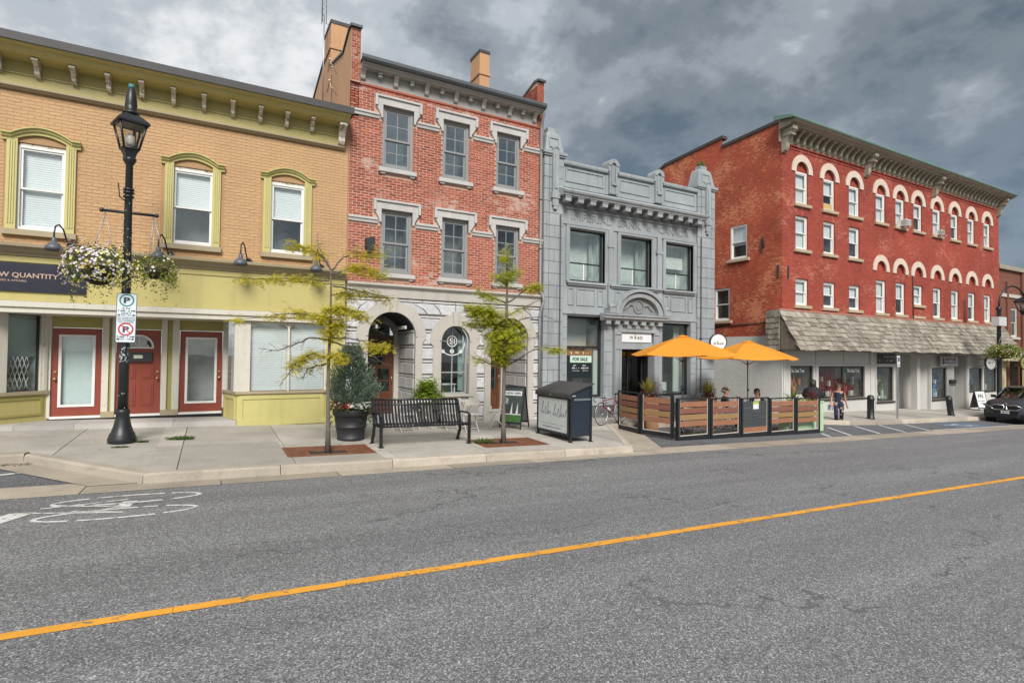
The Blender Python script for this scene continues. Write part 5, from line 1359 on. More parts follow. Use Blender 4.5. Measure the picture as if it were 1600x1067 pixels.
# shop windows either side of the portal
w1 = shop_pane(BK, FA, 10.42, 11.98, 0.532, 3.30, 0.16, M_BKFRAME, 0.075, paint('shop_interior', (0.32, 0.34, 0.33), 0.9, 0.4, 0.8, 4, 0), 2.6, M_GLASS_SHOP, trans=(2.25,))
mb = MB(); mb.boxf(FA, 11.72, 11.90, 0.55, 2.2, 0.24, 0.30); mb.boxf(FA, 10.5, 11.9, 2.3, 3.25, 0.9, 0.95); mb.build('partition', paint('pale_partition', (0.42, 0.46, 0.44), 0.8, 0.1, 1, 6, 0), w1)
mb = MB(); mb.boxf(FA, 11.05, 11.45, 0.55, 1.35, 0.5, 0.9); mb.build('display_stand', plain('pale_stand', (0.40, 0.43, 0.41)), w1)
w3 = shop_pane(BK, FA, 14.72, 16.20, 0.492, 3.22, 0.16, M_BKFRAME, 0.075, paint('shop_interior_b', (0.40, 0.45, 0.42), 0.9, 0.3, 0.8, 4, 0), 2.6, M_GLASS_SHOP)
mb = MB()
for k in range(8): mb.boxf(FA, 14.85 + .13 * k, 14.89 + .13 * k, 1.3, 2.4, 0.6, 0.65)
mb.boxf(FA, 14.8, 15.9, 2.4, 2.45, .6, .65); mb.build('clothes_rail', M_DARKFRAME, w3)
mb = MB(); mb.boxf(FA, 15.82, 16.1, 0.6, 3.1, 0.5, 0.55); mb.boxf(FA, 14.8, 15.75, 0.62, 0.95, 0.8, 1.3); mb.build('partition', MATS['pale_partition'], w3)
mb = MB(); mb.boxf(FA, 15.90, 16.08, 0.58, 0.85, 0.185, 0.19); mb.build('window_sticker', plain('sticker_navy', (0.03, 0.05, 0.10)), w3)
# portal
PF = front(14.88)
mb = MB(); mb.boxf(PF, 12.37, 12.68, -0.5, 3.12, -0.02, 0.3); mb.boxf(PF, 14.20, 14.46, -0.5, 3.12, -0.02, 0.3); mb.boxf(PF, 12.68, 14.20, 2.80, 3.12, -0.02, 0.3); mb.boxf(PF, 12.68, 14.20, 2.20, 2.44, 0.05, 0.3)
p_ = mb.build('portal', M_TC, BK)
mb = MB()
for (a, b) in ((12.40, 12.46), (12.58, 12.65), (14.22, 14.28), (14.39, 14.45)): mb.boxf(PF, a, b, 0.5, 2.16, -0.045, -0.02)
for (a, b) in ((12.40, 12.65), (14.22, 14.45)): mb.boxf(PF, a, b, 2.2, 2.28, -0.05, -0.02); mb.boxf(PF, a, b, 2.72, 2.78, -0.05, -0.02); mb.boxf(PF, a, b, 0.40, 0.5, -0.06, -0.02)
mb.boxf(PF, 12.66, 14.22, 2.80, 2.86, -0.05, -0.02); mb.boxf(PF, 12.9, 14.0, 2.93, 3.03, -0.04, -0.02); mb.boxf(PF, 12.66, 14.22, 2.205, 2.27, 0.0, 0.0499); mb.build('portal_moulding', M_TC, BK)
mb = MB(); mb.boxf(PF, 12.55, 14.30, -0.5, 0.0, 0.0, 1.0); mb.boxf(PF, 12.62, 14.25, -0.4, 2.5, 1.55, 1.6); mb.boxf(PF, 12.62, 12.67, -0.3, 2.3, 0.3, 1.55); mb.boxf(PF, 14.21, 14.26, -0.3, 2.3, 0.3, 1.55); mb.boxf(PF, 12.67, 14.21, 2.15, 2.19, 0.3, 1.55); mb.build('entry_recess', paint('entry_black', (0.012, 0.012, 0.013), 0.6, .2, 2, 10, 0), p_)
mb = MB(); mb.boxf(PF, 12.74, 12.80, 0.0, 2.14, 0.55, 0.62); mb.boxf(PF, 13.42, 13.48, 0.0, 2.14, .55, .62); mb.boxf(PF, 14.1, 14.16, 0, 2.14, .55, .62); mb.boxf(PF, 12.8, 13.42, .0, .25, .55, .62); mb.boxf(PF, 13.48, 14.1, 0, .25, .55, .62); mb.build('door', M_BKFRAME, p_)
mb = MB(); mb.boxf(PF, 12.8, 13.42, .25, 2.12, .58, .586); mb.boxf(PF, 13.48, 14.1, .25, 2.12, .58, .586); mb.build('pane', glassmat('dark_glass', (0.35, 0.36, 0.37), 0.02), p_)
mb = MB(); mb.sweep([(0, 0), (0.16, 0.0), (0.18, 0.06), (0.26, 0.08), (0.27, 0.16), (0.31, 0.18), (0.31, 0.23), (0, 0.25)], [((11.72, 14.88, 3.18), (0, -1, 0), (0, 0, 1)), ((14.66, 14.88, 3.18), (0, -1, 0), (0, 0, 1))]); mb.build('portal_cornice', M_TC, BK)
for k in range(7):
    x = 11.92 + 0.40 * k + 0.05
    mb = MB(); mb.boxf(PF, x - .10, x + .10, 3.06, 3.21, -0.17, 0.0); mb.build('dentil', M_TC, BK)
xc = 13.40
mb = MB()
def earc(r0, r1, hr, d0, d1, z0=3.43):
    f_ = lambda u, v, d=0.0: (xc + u, 14.88 + d, z0 + v * hr)
    ring(mb, f_, 0, 0, r0, r1, d0, d1, n=24)
earc(0.86, 1.06, 0.72, -0.20, 0.1); earc(1.06, 1.20, 0.76, -0.27, 0.1); mb.build('pediment_arch', M_TC, BK)
mb = MB(); f_ = lambda u, v, d=0.0: (xc + u, 14.88 + d, 3.43 + v * 0.72)
mb.prism([(0.87 * math.cos(R(180 * k / 20)), 0.87 * math.sin(R(180 * k / 20))) for k in range(21)], f_, -0.05, 0.1)
ring(mb, front(14.88), xc, 3.72, 0.20, 0.25, -0.085, -0.0505, 0, 2 * math.pi, 24); ring(mb, front(14.88), xc, 3.72, 0.0, 0.12, -0.075, -0.0505, 0, 2 * math.pi, 16)
for s_ in (-1, 1):
    mb.tube([(xc + s_ * .28, 14.82, 3.74), (xc + s_ * .42, 14.81, 3.80), (xc + s_ * .55, 14.82, 3.66), (xc + s_ * .68, 14.82, 3.56)], [0.03, 0.045, 0.035, 0.015], 8)
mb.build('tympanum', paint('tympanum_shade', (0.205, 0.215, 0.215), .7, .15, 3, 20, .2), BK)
mb = MB(); mb.boxf(FA, 12.34, 14.44, 3.44, 4.33, -0.05, 0.0)
for s_ in (-1, 1):
    u = xc + s_ * 0.82
    for (a, b, c, e) in ((u - .16, u + .16, 4.19, 4.22), (u - .16, u - .13, 3.95, 4.19), (u + .13, u + .16, 3.95, 4.19)): mb.boxf(FA, a, b, c, e, -0.075, -0.05)
    mb.boxf(PF, xc + s_ * 1.28 - .14, xc + s_ * 1.28 + .14, 3.431, 3.62, -0.24, 0.1); mb.tube([(xc + s_ * 1.28 - .15, 14.74, 3.68), (xc + s_ * 1.28 + .15, 14.74, 3.68)], 0.085, 10)
mb.build('pediment_panel', M_TC, BK)
# signs: things of their own
M_SIGNW = plain('sign_white', (0.70, 0.71, 0.73), 0.35)
M_INK = plain('sign_ink', (0.03, 0.035, 0.03), 0.5)
M_INKG = plain('sign_olive', (0.20, 0.22, 0.05), 0.5)
def ovi(fr, cu, cv, w, h, parent, d):
    text('lettering', 'OV', fr, cu - w * .50, cu - w * .24, cv - h / 2, cv + h / 2, M_INK, parent, d, bold=0.035)
    text('lettering', '& CO', fr, cu + w * .10, cu + w * .50, cv - h / 2, cv + h / 2, M_INK, parent, d, bold=0.035)
    mb = MB(); x = cu - w * .07
    mb.prism([(x - h * .45, cv + h * .35), (x - h * .33, cv - h * .5), (x + h * .33, cv - h * .5), (x + h * .45, cv + h * .35)], fr, d - .004, d)
    for a in (-50, -20, 20, 50): mb.prism([(x - .004, cv + h * .4), (x + .004, cv + h * .4), (x + h * .9 * math.sin(R(a)) + .006, cv + h * .4 + h * .8 * math.cos(R(a))), (x + h * .9 * math.sin(R(a)) - .006, cv + h * .4 + h * .8 * math.cos(R(a)))], fr, d - .004, d)
    mb.build('emblem', M_INKG, parent)
SN = wthing('shop_sign', 'white OV & CO sign board over the dark bank doorway', 'sign', (13.4, 14.95, 2.6))
mb = MB(); mb.boxf(PF, 12.70, 14.10, 2.455, 2.775, 0.02, 0.06); mb.build('board', M_SIGNW, SN)
ovi(PF, 13.37, 2.62, 0.60, 0.11, SN, 0.0198)
SR = wthing('hanging_sign', 'round white OV & CO sign with dark rim bracketed off the right bank pier', 'sign', (16.98, 14.4, 2.5))
mb = MB(); rr = 0.33; rc = (16.98, 14.35, 2.53)
RS = frame_at(rc, (0.90, -0.44, 0), (0, 0, 1), (0.44, 0.90, 0))
ring(mb, RS, 0, 0, 0.0, rr - .03, -0.04, 0.04, 0, 2 * math.pi, 32); mb.build('face', M_SIGNW, SR)
mb = MB(); ring(mb, RS, 0, 0, rr - .03, rr, -0.055, 0.055, 0, 2 * math.pi, 32); mb.tube([(16.60, 14.95, 2.66), (16.72, 14.48, 2.66)], 0.014, 6); mb.tube([(16.58, 14.93, 2.66), (16.66, 14.93, 2.66)], 0.04, 8); mb.build('rim', M_BLACK, SR)
ovi(RS, 0.0, -0.06, 0.40, 0.085, SR, -0.0402)
PO = wthing('for_sale_poster', 'FOR SALE poster with brown band and dark panel inside the left bank window', 'poster', (11.1, 15.3, 1.4))
PP = front(15.186)
mb = MB(); mb.boxf(PP, 10.60, 11.62, 1.20, 1.72, 0, 0.006); mb.build('panel', plain('poster_dark', (0.012, 0.02, 0.025), 0.4), PO)
mb = MB(); mb.boxf(PP, 10.53, 11.62, 1.96, 2.12, 0, 0.006); mb.build('band', plain('poster_brown', (0.22, 0.12, 0.045), 0.4), PO)
mb = MB(); mb.boxf(PP, 10.70, 11.60, 1.722, 1.955, -0.001, 0.006); mb.build('strip', plain('poster_mint', (0.52, 0.66, 0.56), 0.4), PO)
text('lettering', 'FOR SALE', PP, 10.80, 11.43, 1.775, 1.90, plain('poster_ink', (0.02, 0.05, 0.05)), PO, -0.002, bold=0.03)
def printline(fr, u0, u1, v0, v1, mat, parent, d, n):
    mb = MB(); rr_ = random.Random(int(u0 * 97 + v0 * 31)); w = (u1 - u0) / n
    for k in range(n):
        if rr_.random() < 0.12: continue
        mb.boxf(fr, u0 + k * w, u0 + k * w + w * rr_.uniform(.45, .8), v0 + (v1 - v0) * rr_.choice((0, 0, .25)), v1 - (v1 - v0) * rr_.choice((0, 0, .3)), d - .002, d)
    tag(mb.build('print', mat, parent, fix=False), kind='stuff')
M_PCREAM = plain('poster_cream', (0.6, 0.5, 0.36))
printline(PP, 10.72, 10.78, 2.00, 2.09, M_PCREAM, PO, -0.001, 1); printline(PP, 10.92, 11.28, 2.00, 2.09, M_PCREAM, PO, -0.001, 7); printline(PP, 11.36, 11.50, 2.03, 2.06, M_PCREAM, PO, -0.001, 4)
for x in (10.78, 11.17):
    printline(PP, x + .05, x + .20, 1.60, 1.64, M_DECAL, PO, -0.001, 5); printline(PP, x, x + .30, 1.51, 1.555, M_DECAL, PO, -0.001, 9); printline(PP, x + .01, x + .30, 1.43, 1.452, M_DECAL, PO, -0.001, 14)
MATS['fern'] = leafmat('sprout', [(0.10, 0.15, 0.03), (0.22, 0.24, 0.06), (0.16, 0.13, 0.05)], 0.3)
mb = MB()
for _ in range(160):
    a = rnd.uniform(0, 6.28); t = rnd.uniform(0.2, 1.0); l = rnd.uniform(0.10, 0.28)
    p0 = Vector((16.96 + rnd.uniform(-.12, .12), 15.19 + rnd.uniform(-.1, .1), 9.50)); d = Vector((math.cos(a) * t * .7, math.sin(a) * t * .7, 1)).normalized() * l; n_ = Vector((-math.sin(a), math.cos(a), 0)) * 0.012
    mb.face([p0 - n_ * .3, p0 + d * .6 - n_, p0 + d, p0 + d * .6 + n_])
tag(mb.build('weed', MATS['fern'], fix=False), 'wild yellow-green weed sprouting on top of the right bank pier', 'weed')
# ================================================================ RED BRICK BLOCK ON THE FAR SIDE OF THE ALLEY
M_RED = brickwall('red_brick_front', (0.345, 0.052, 0.029), (0.255, 0.036, 0.023), (0.36, 0.095, 0.062), worn=(0.45, 0.17, 0.115), wornamt=0.0, soot=0.45)
M_REDS = brickwall('red_brick_side', (0.43, 0.082, 0.036), (0.33, 0.054, 0.028), (0.45, 0.12, 0.065), worn=(0.60, 0.25, 0.13), wornamt=0.03, soot=0.45)
M_ARCHP = paint('pale_arch', (0.60, 0.50, 0.42), 0.75, 0.1, 2, 40, 0.2)
M_SILLT = paint('tan_sill', (0.42, 0.33, 0.23), 0.75, 0.15, 2, 30, 0.25)
M_CORN = paint('weathered_cornice', (0.30, 0.275, 0.215), 0.75, 0.2, 2.2, 35, 0.3, 0.004, streak=0.3, chip=(0.16, 0.12, 0.085), chipamt=0.03)
M_COPPER = paint('copper_green', (0.12, 0.20, 0.165), 0.6, 0.2, 2, 20, 0.1)
M_COPING = paint('tar_coping', (0.050, 0.040, 0.036), 0.8, 0.2, 2, 20, 0.2)
M_SHOPW = paint('shopfront_white', (0.52, 0.51, 0.485), 0.65, 0.08, 1.0, 20, 0.15, 0.003, streak=0.18)
M_BASEW = paint('rough_whitewash', (0.60, 0.60, 0.575), 0.8, 0.08, 1.4, 9, 0.6, 0.03, streak=0.15)
RX0, RX1 = 21.80, 43.40
RB = wthing('brick_block', 'long three-storey red brick block with pale round arches and a shingled shop awning', 'building', (32.0, 15.0, -0.8))
CX = [23.20, 25.29, 27.36, 29.73, 31.60, 33.43, 35.50, 37.58, 39.66, 41.76]
hl = [(c - .46, c + .46, 8.85, 10.34, True) for c in CX] + [(c - .46, c + .46, 6.80, 8.34) for c in CX[:3]] + [(c - .46, c + .46, 4.29, 5.50) for c in CX[:3]]
hl += [(c - .46, c + .46, 4.25 if i != 2 else 4.85, 5.94) for i, c in enumerate(CX[3:])] + [(c - .46, c + .46, 6.43, 6.46, True) for c in CX[3:]]
mb = MB(); plate(mb, FA, RX0, RX1, 3.4, 12.0, hl, 0.14, n=14)
mb.face([(RX1, 15, -1.6), (RX1, 27, -1.6), (RX1, 27, 12), (RX1, 15, 12)])
wall = mb.build('wall', M_RED, RB)
mb = MB(); SW_ = side(RX0)
swh = [(16.78, 17.72, 6.58, 8.20), (17.74, 18.64, 3.70, 5.30)]
plate(mb, SW_, 15.0, 27.0, -1.2, 12.15, swh, 0.14)
P = [(15.0, 12.15), (27, 12.15), (27, 11.0), (24, 11.6), (22.4, 12.40), (22.0, 12.62), (18.2, 12.70), (18.2, 12.18)]
mb.face([SW_(*q) for q in [(15.0, 12.15), (15.0, 12.34), (18.2, 12.20), (18.2, 12.15)]]); mb.face([SW_(*q) for q in [(18.2, 12.15), (18.2, 12.66), (22.0, 12.44), (22.6, 12.15)]])
mb.build('side_wall', M_REDS, RB)
mb = MB()
for pts in ([(14.9, 12.34), (18.22, 12.19)], [(18.16, 12.655), (22.05, 12.43), (23.4, 11.9)]):
    for a, b in zip(pts, pts[1:]): mb.prism([(a[0], a[1]), (b[0], b[1]), (b[0], b[1] + .15), (a[0], a[1] + .15)], SW_, -0.06, 0.30)
mb.build('coping', M_COPING, RB)
mb = MB(); mb.boxf(SW_, 14.98, 24, -1.2, 2.92, -0.025, 0.02); mb.build('whitewash', M_BASEW, RB)
mb = MB(); mb.tube([(RX0 - .03, 15.3, 3.55), (RX0 - .03, 18.9, 3.42)], 0.02, 6); mb.tube([(RX0 - .03, 15.9, 6.9), (RX0 - .03, 15.9, 7.4), (RX0 - .03, 15.95, 7.4)], 0.03, 6)
for (y, z) in ((15.18, 5.75), (16.0, 7.0)): mb.boxf(SW_, y - .04, y + .04, z - .28, z + .28, -0.05, 0.0)
mb.build('conduit', M_COPING, RB)
mb = MB(); mb.boxf(FA, RX0 + .35, RX0 + .43, 5.45, 6.0, -0.05, 0.0); mb.tube([(32.82, 14.96, 4.05), (32.80, 14.96, 6.35)], 0.022, 6); mb.tube([(38.55, 14.93, 4.0), (38.55, 14.93, 5.45), (38.75, 14.93, 5.45), (38.75, 14.93, 4.0)], 0.022, 6); mb.build('conduit', M_COPING, RB)
def red_window(c, z0, z1, fr=FA, d=0.07, blind='', hw=0.46, pr=False):
    w = sash_window(RB, fr, c - hw + .005, c + hw - .005, z0 + .005, z1, d, M_WHITE, fw=0.075, st=0.045, blind=blind, depth=0.45)
    mb = MB(); mb.bevbox(fr, c - hw - .15, c + hw + .15, z0 - 0.14, z0, -0.11, 0.12, 0.012); mb.build('sill', M_SILLT, w)
    return w
for i, c in enumerate(CX):
    w = red_window(c, 8.86, 10.335, blind='u' if i in (1, 5, 7) else 'ul')
    mb = MB(); ring(mb, FA, c, 10.33, 0.46, 0.76, -0.045, 0.02, n=18); mb.boxf(FA, c - .76, c - .46, 10.28, 10.33, -0.045, 0.02); mb.boxf(FA, c + .46, c + .76, 10.28, 10.33, -0.045, 0.02); mb.build('arch_band', M_ARCHP, RB)
    mb = MB(); mb.prism([(c + .46 * math.cos(R(180 * k / 12)), 10.342 + .46 * math.sin(R(180 * k / 12))) for k in range(13)], FA, 0.12, 0.14); mb.build('arch_infill', M_RED, RB)
    if i < 3:
        red_window(c, 6.81, 8.335, blind='u' if i else 'ul'); red_window(c, 4.30, 5.495, blind='ul' if i == 0 else 'u')
    else:
        red_window(c, 4.26 if i != 5 else 4.86, 5.935, blind='ul' if i % 2 else 'u')
        mb = MB(); ring(mb, FA, c, 6.46, 0.46, 0.76, -0.045, 0.02, n=18); mb.boxf(FA, c - .76, c - .46, 6.40, 6.46, -0.045, 0.02); mb.boxf(FA, c + .46, c + .76, 6.40, 6.46, -0.045, 0.02); mb.build('arch_band', M_ARCHP, RB)
        mb = MB(); mb.prism([(c - .46, 6.43), (c + .46, 6.43)] + [(c + .46 * math.cos(R(180 * k / 12)), 6.46 + .46 * math.sin(R(180 * k / 12))) for k in range(13)], FA, 0.12, 0.14); mb.build('arch_infill', M_RED, RB)
        if i == 5: mb = MB(); mb.bevbox(FA, c - .62, c + .62, 4.12, 4.26, -0.10, 0.02, .012); mb.build('sill', M_SILLT, RB)
mb = MB(); mb.boxf(FA, 25.29 - .36, 25.29 + .36, 8.96, 9.22, 0.10, 0.12); mb.build('board', paint('plywood', (0.50, 0.36, 0.16), 0.8), RB)
red_window((16.78 + 17.72) / 2, 6.59, 8.195, SW_, 0.03, 'u', 0.47); red_window((17.74 + 18.64) / 2, 3.71, 5.295, SW_, 0.03, '', 0.45)
# cornice
mb = MB(); mb.sweep([(0, 0), (0.02, 0.5), (0.50, 0.56), (0.55, 0.62), (0.70, 0.66), (0.78, 0.74), (0.80, 0.80), (0, 0.95)], [((21.55, 15.0, 11.42), (0, -1, 0), (0, 0, 1)), ((43.75, 15.0, 11.42), (0, -1, 0), (0, 0, 1))]); mb.build('cornice', M_CORN, RB)
mb = MB(); mb.sweep([(0.72, 0.745), (0.81, 0.745), (0.83, 0.80), (0.80, 0.85), (0, 1.02), (0, .96), (.74, .81)], [((21.36, 15.0, 11.42), (0, -1, 0), (0, 0, 1)), ((43.85, 15.0, 11.42), (0, -1, 0), (0, 0, 1))])
mb.prism([(14.2, 12.16), (14.19, 12.27), (15.1, 12.50), (15.1, 12.30)], side(21.34), 0.0, 0.06); mb.build('cornice_edge', M_COPPER, RB)
mb = MB(); mb.boxf(FA, RX0, RX1, 11.36, 11.42, -0.05, 0.02); mb.boxf(FA, RX0, RX1, 11.22, 11.25, -0.025, 0.02); mb.build('brick_corbel', M_RED, RB)
base = MB(); s_bracket(base, 0, 0.14, 0, 0, 0.52, 0.44); bsm = base.data('bracket', M_CORN)
base = MB(); s_bracket(base, 0, 0.24, 0, 0, 1.02, 0.56); base.box(-.15, .15, -.5, 0, -.36, -.30); bbm = base.data('bracket', M_CORN)
x = 22.19
while x < 43.1:
    if min(abs(x - q) for q in (28.30, 35.05, 42.95)) > 0.26:
        o = link('bracket', bsm, RB); o.location = (x, 15.0, 11.965)
    x += 0.4755
for x in (21.86, 28.30, 35.05, 43.2):
    o = link('bracket', bbm, RB); o.location = (x, 15.0, 11.965)
mb = MB(); mb.face([(RX0, 15, 12.3), (RX1, 15, 12.3), (RX1, 27, 11.8), (RX0, 27, 11.8)]); mb.build('roof', M_ROOF, RB)
# ---- shopfronts under the awning
shop_holes = [(22.30, 24.05, 0.33, 1.60), (24.45, 28.25, 0.06, 1.58), (29.22, 30.90, -0.20, 1.55), (31.10, 34.60, -1.4, 2.20), (34.78, 36.55, -0.25, 1.48), (37.4, 39.0, -1.4, 2.2), (39.25, 41.0, -0.02, 1.46), (41.2, 43.0, -0.05, 1.46)]
mb = MB(); plate(mb, FA, RX0 - .02, RX1, -1.6, 3.45, shop_holes, 0.12); shopw = mb.build('shopfront', M_SHOPW, RB)
mb = MB()
for a in (22.28, 24.25, 28.75, 29.18, 31.06, 34.68, 39.1): mb.boxf(FA, a - .05, a + .05, -1.2, 2.3, -0.04, 0.0); mb.build('shopfront_post', M_SHOPW, RB); mb = MB()
for a, b in ((22.3, 24.2), (24.3, 28.7), (29.25, 31.0)): mb.boxf(FA, a, b, 1.61, 1.68, -0.045, 0.0); mb.build('shopfront_rail', M_SHOPW, RB); mb = MB()
mb.boxf(FA, 21.85, 22.22, -1.2, 2.3, -0.05, 0.0)
for a in (21.95, 22.05, 22.14): mb.boxf(FA, a, a + .03, -0.6, 2.1, -0.065, -0.0501)
mb.build('shopfront_trim', M_SHOPW, RB)
mb = MB()
for a in (24.35, 26.4, 28.6): mb.boxf(FA, a - .015, a + .015, 1.69, 2.3, -0.01, 0.0)
mb.build('panel_joint', M_TAUPE, RB)
M_SHOPROOM = paint('shop_room', (.30, .29, .27), .9, .4, 1.2, 5, 0)
M_RFR = paint('brown_frame', (0.035, 0.028, 0.024), 0.5, .2, 2, 20, .05)
M_MAROON = paint('maroon_drape', (0.16, 0.012, 0.016), 0.8, 0.4, 1.3, 8, 0)
M_GOODS = {}
def goods(win, fr, u0, u1, v0, v1, d, cols, n, seed):
    """wares on show: stacked boxes, jars and hangings of different sizes"""
    rr_ = random.Random(seed)
    for k in range(n):
        c = rr_.choice(cols); key = 'ware_%d_%d_%d' % tuple(int(x * 99) for x in c)
        m_ = MATS.get(key) or plain(key, c, 0.6); mb = MB(); w = rr_.uniform(.06, .28); h = rr_.uniform(.08, .45)
        u = rr_.uniform(u0, u1 - w); v = v0 + (0 if rr_.random() < .5 else rr_.uniform(0, (v1 - v0 - h)))
        dd = d + rr_.uniform(0, .3)
        if rr_.random() < .5: mb.boxf(fr, u, u + w, v, min(v + h, v1), dd, dd + .1)
        else: mb.lathe([(w * .3, 0), (w * .5, h * .3), (w * .35, h * .8), (w * .2, h)], fr(u + w / 2, v, dd + .1), 9)
        mb.build('ware', m_, win, fix=False)
wa = shop_pane(RB, FA, 22.30, 24.05, 0.33, 1.60, 0.06, M_RFR, 0.05, M_SHOPROOM, 0.9, M_GLASS_SHOP)
goods(wa, FA, 22.4, 24.0, 0.40, 1.3, 0.35, [(.35, .38, .33), (.25, .16, .09), (.5, .45, .38), (.1, .12, .1), (.45, .2, .1)], 16, 1)
mb = MB(); mb.boxf(FA, 23.0, 23.7, 0.4, 1.3, 1.0, 1.05); mb.build('interior_wall', paint('shelf_tan', (.32, .25, .17), .8, .3, 3, 9, 0), wa)
wb = shop_pane(RB, FA, 24.45, 28.25, 0.06, 1.58, 0.06, M_RFR, 0.07, M_SHOPROOM, 0.9, M_GLASS_SHOP, mull=(26.45,))
mb = MB()
for k in range(26): mb.boxf(FA, 25.1 + k * .05, 25.15 + k * .05, 0.15, 1.5 - .1 * (k % 3), .4 + .03 * math.sin(k * 1.9), .43 + .03 * math.sin(k * 1.9))
for k in range(20): mb.boxf(FA, 26.7 + k * .06, 26.76 + k * .06, 0.15, 0.95 - .02 * k, .4 + .03 * math.sin(k * 1.9), .43 + .03 * math.sin(k * 1.9))
mb.build('drape', M_MAROON, wb)
goods(wb, FA, 24.6, 28.1, 0.15, 1.2, 0.22, [(.4, .37, .3), (.3, .03, .04), (.5, .45, .38), (.22, .13, .08)], 22, 2)
mb = MB(); mb.boxf(FA, 27.5, 27.7, .2, 1.2, .6, .65); mb.boxf(FA, 26.75, 27.35, .95, 1.4, .8, .85); mb.build('interior_wall', MATS['shelf_tan'], wb)
mb = MB(); mb.boxf(FA, 24.40, 28.30, -0.02, 0.055, -0.06, 0.1); mb.boxf(FA, 29.17, 30.95, -0.29, -0.205, -0.06, .1); mb.boxf(FA, 34.72, 36.6, -0.34, -0.255, -0.06, .1); mb.build('shop_sill', M_RFR, RB)
text('lettering', 'The Soul Tree', FA, 22.50, 23.50, 1.30, 1.48, M_DECAL, wa, 0.088, bold=0.02)
text('lettering', 'The Soul Tree', FA, 26.85, 27.90, 1.28, 1.46, M_DECAL, wb, 0.088, bold=0.02)
wc = shop_pane(RB, FA, 29.22, 30.90, -0.20, 1.55, 0.06, M_RFR, 0.06, M_SHOPROOM, 0.9, M_GLASS_SHOP)
goods(wc, FA, 29.35, 30.8, -0.1, 1.3, 0.2, [(.55, .6, .55), (.35, .42, .36), (.6, .6, .56), (.28, .2, .14), (.12, .2, .12)], 34, 3)
wd = shop_pane(RB, FA, 34.78, 36.55, -0.25, 1.48, 0.06, M_RFR, 0.06, M_SHOPROOM, 0.9, M_GLASS_SHOP)
goods(wd, FA, 34.9, 36.4, -0.15, 1.1, 0.2, [(.04, .13, .34), (.1, .25, .45), (.45, .5, .55), (.03, .05, .12), (.25, .35, .5)], 40, 4)
for (a, b) in ((39.25, 41.0), (41.2, 43.0)):
    we = shop_pane(RB, FA, a, b, -0.02, 1.46, 0.06, M_RFR, 0.06, M_SHOPROOM, 0.9, M_GLASS_SHOP)
    goods(we, FA, a + .1, b - .1, 0.1, 1.2, 0.25, [(.3, .4, .42), (.1, .14, .16), (.4, .45, .45), (.05, .07, .08)], 14, int(a))
# recessed entries
M_ENTRY = paint('entry_grey', (0.44, 0.43, 0.41), .7, .06, 1, 18, .1, streak=.1)
mb = MB(); mb.face([(31.10, 15.12, -1.4), (33.25, 16.3, -1.4), (33.25, 16.3, 2.2), (31.10, 15.12, 2.2)]); mb.face([(33.25, 16.3, -1.4), (34.6, 15.12, -1.4), (34.6, 15.12, 2.2), (33.25, 16.3, 2.2)]); mb.face([(31, 15, 2.21), (34.7, 15, 2.21), (34.7, 16.4, 2.21), (31, 16.4, 2.21)]); mb.build('entry_wall', M_ENTRY, RB, fix=False)
mb = MB(); mb.face([(37.4, 15.12, -1.4), (39.0, 15.9, -1.4), (39.0, 15.9, 2.2), (37.4, 15.12, 2.2)]); mb.face([(39.0, 15.9, -1.4), (39.0, 15.1, -1.4), (39.0, 15.1, 2.2), (39.0, 15.9, 2.2)])
mb.face([(37.3, 15, 2.21), (39.1, 15, 2.21), (39.1, 16, 2.21), (37.3, 16, 2.21)])
mb.build('entry_wall', M_ENTRY, RB, fix=False)
mb = MB(); mb.boxf(FA, 33.22, 33.55, -1.3, 2.2, -0.02, 0.3); mb.build('entry_post', M_SHOPW, RB)
mb = MB()
for i in range(14):
    t = 0.04 + i * .07; x, y = 31.10 + 2.15 * t, 15.12 + 1.18 * t
    mb.tube([(x, y - .012, -1.3), (x, y - .012, 2.2)], 0.007, 4)
mb.build('board_joint', M_TAUPE, RB)
EW = frame_at((31.10, 15.12, 0), (2.15, 1.18, 0), (0, 0, 1), (-1.18, 2.15, 0))
mb = MB(); mb.boxf(EW, 0.10, 0.72, 0.02, 0.24, -0.12, 0.0); mb.build('letter_box', M_RFR, RB)
mb = MB(); mb.boxf(FA, 36.78, 37.38, 0.58, 0.80, -0.12, 0.0); mb.tube([(36.9, 14.9, 0.56), (36.9, 14.9, .46)], .03, 6); mb.tube([(37.2, 14.9, 0.56), (37.2, 14.9, .46)], .03, 6); mb.build('letter_box', M_RFR, RB)
text('number', '70', EW, 1.05, 1.42, 1.02, 1.22, M_RFR, RB, -0.02, bold=.03)
PIC = wthing('framed_picture', 'grey framed square picture hung on the grey entry wall under the awning', 'picture', EW(1.25, 0.6, 0))
mb = MB()
for a, b, c, e in ((.82, 1.62, .84, .93), (.82, 1.62, .17, .26), (.82, .91, .26, .84), (1.53, 1.62, .26, .84)): mb.bevbox(EW, a, b, c, e, -0.06, 0, .01)
mb.build('frame', plain('frame_grey', (.16, .16, .155)), PIC)
mb = MB(); mb.boxf(EW, .91, 1.53, .26, .84, -0.025, -0.015); mb.build('mount', M_SIGNW, PIC)
mb = MB(); mb.boxf(EW, 1.05, 1.39, .38, .72, -0.03, -0.0251); mb.build('print', M_INK, PIC)
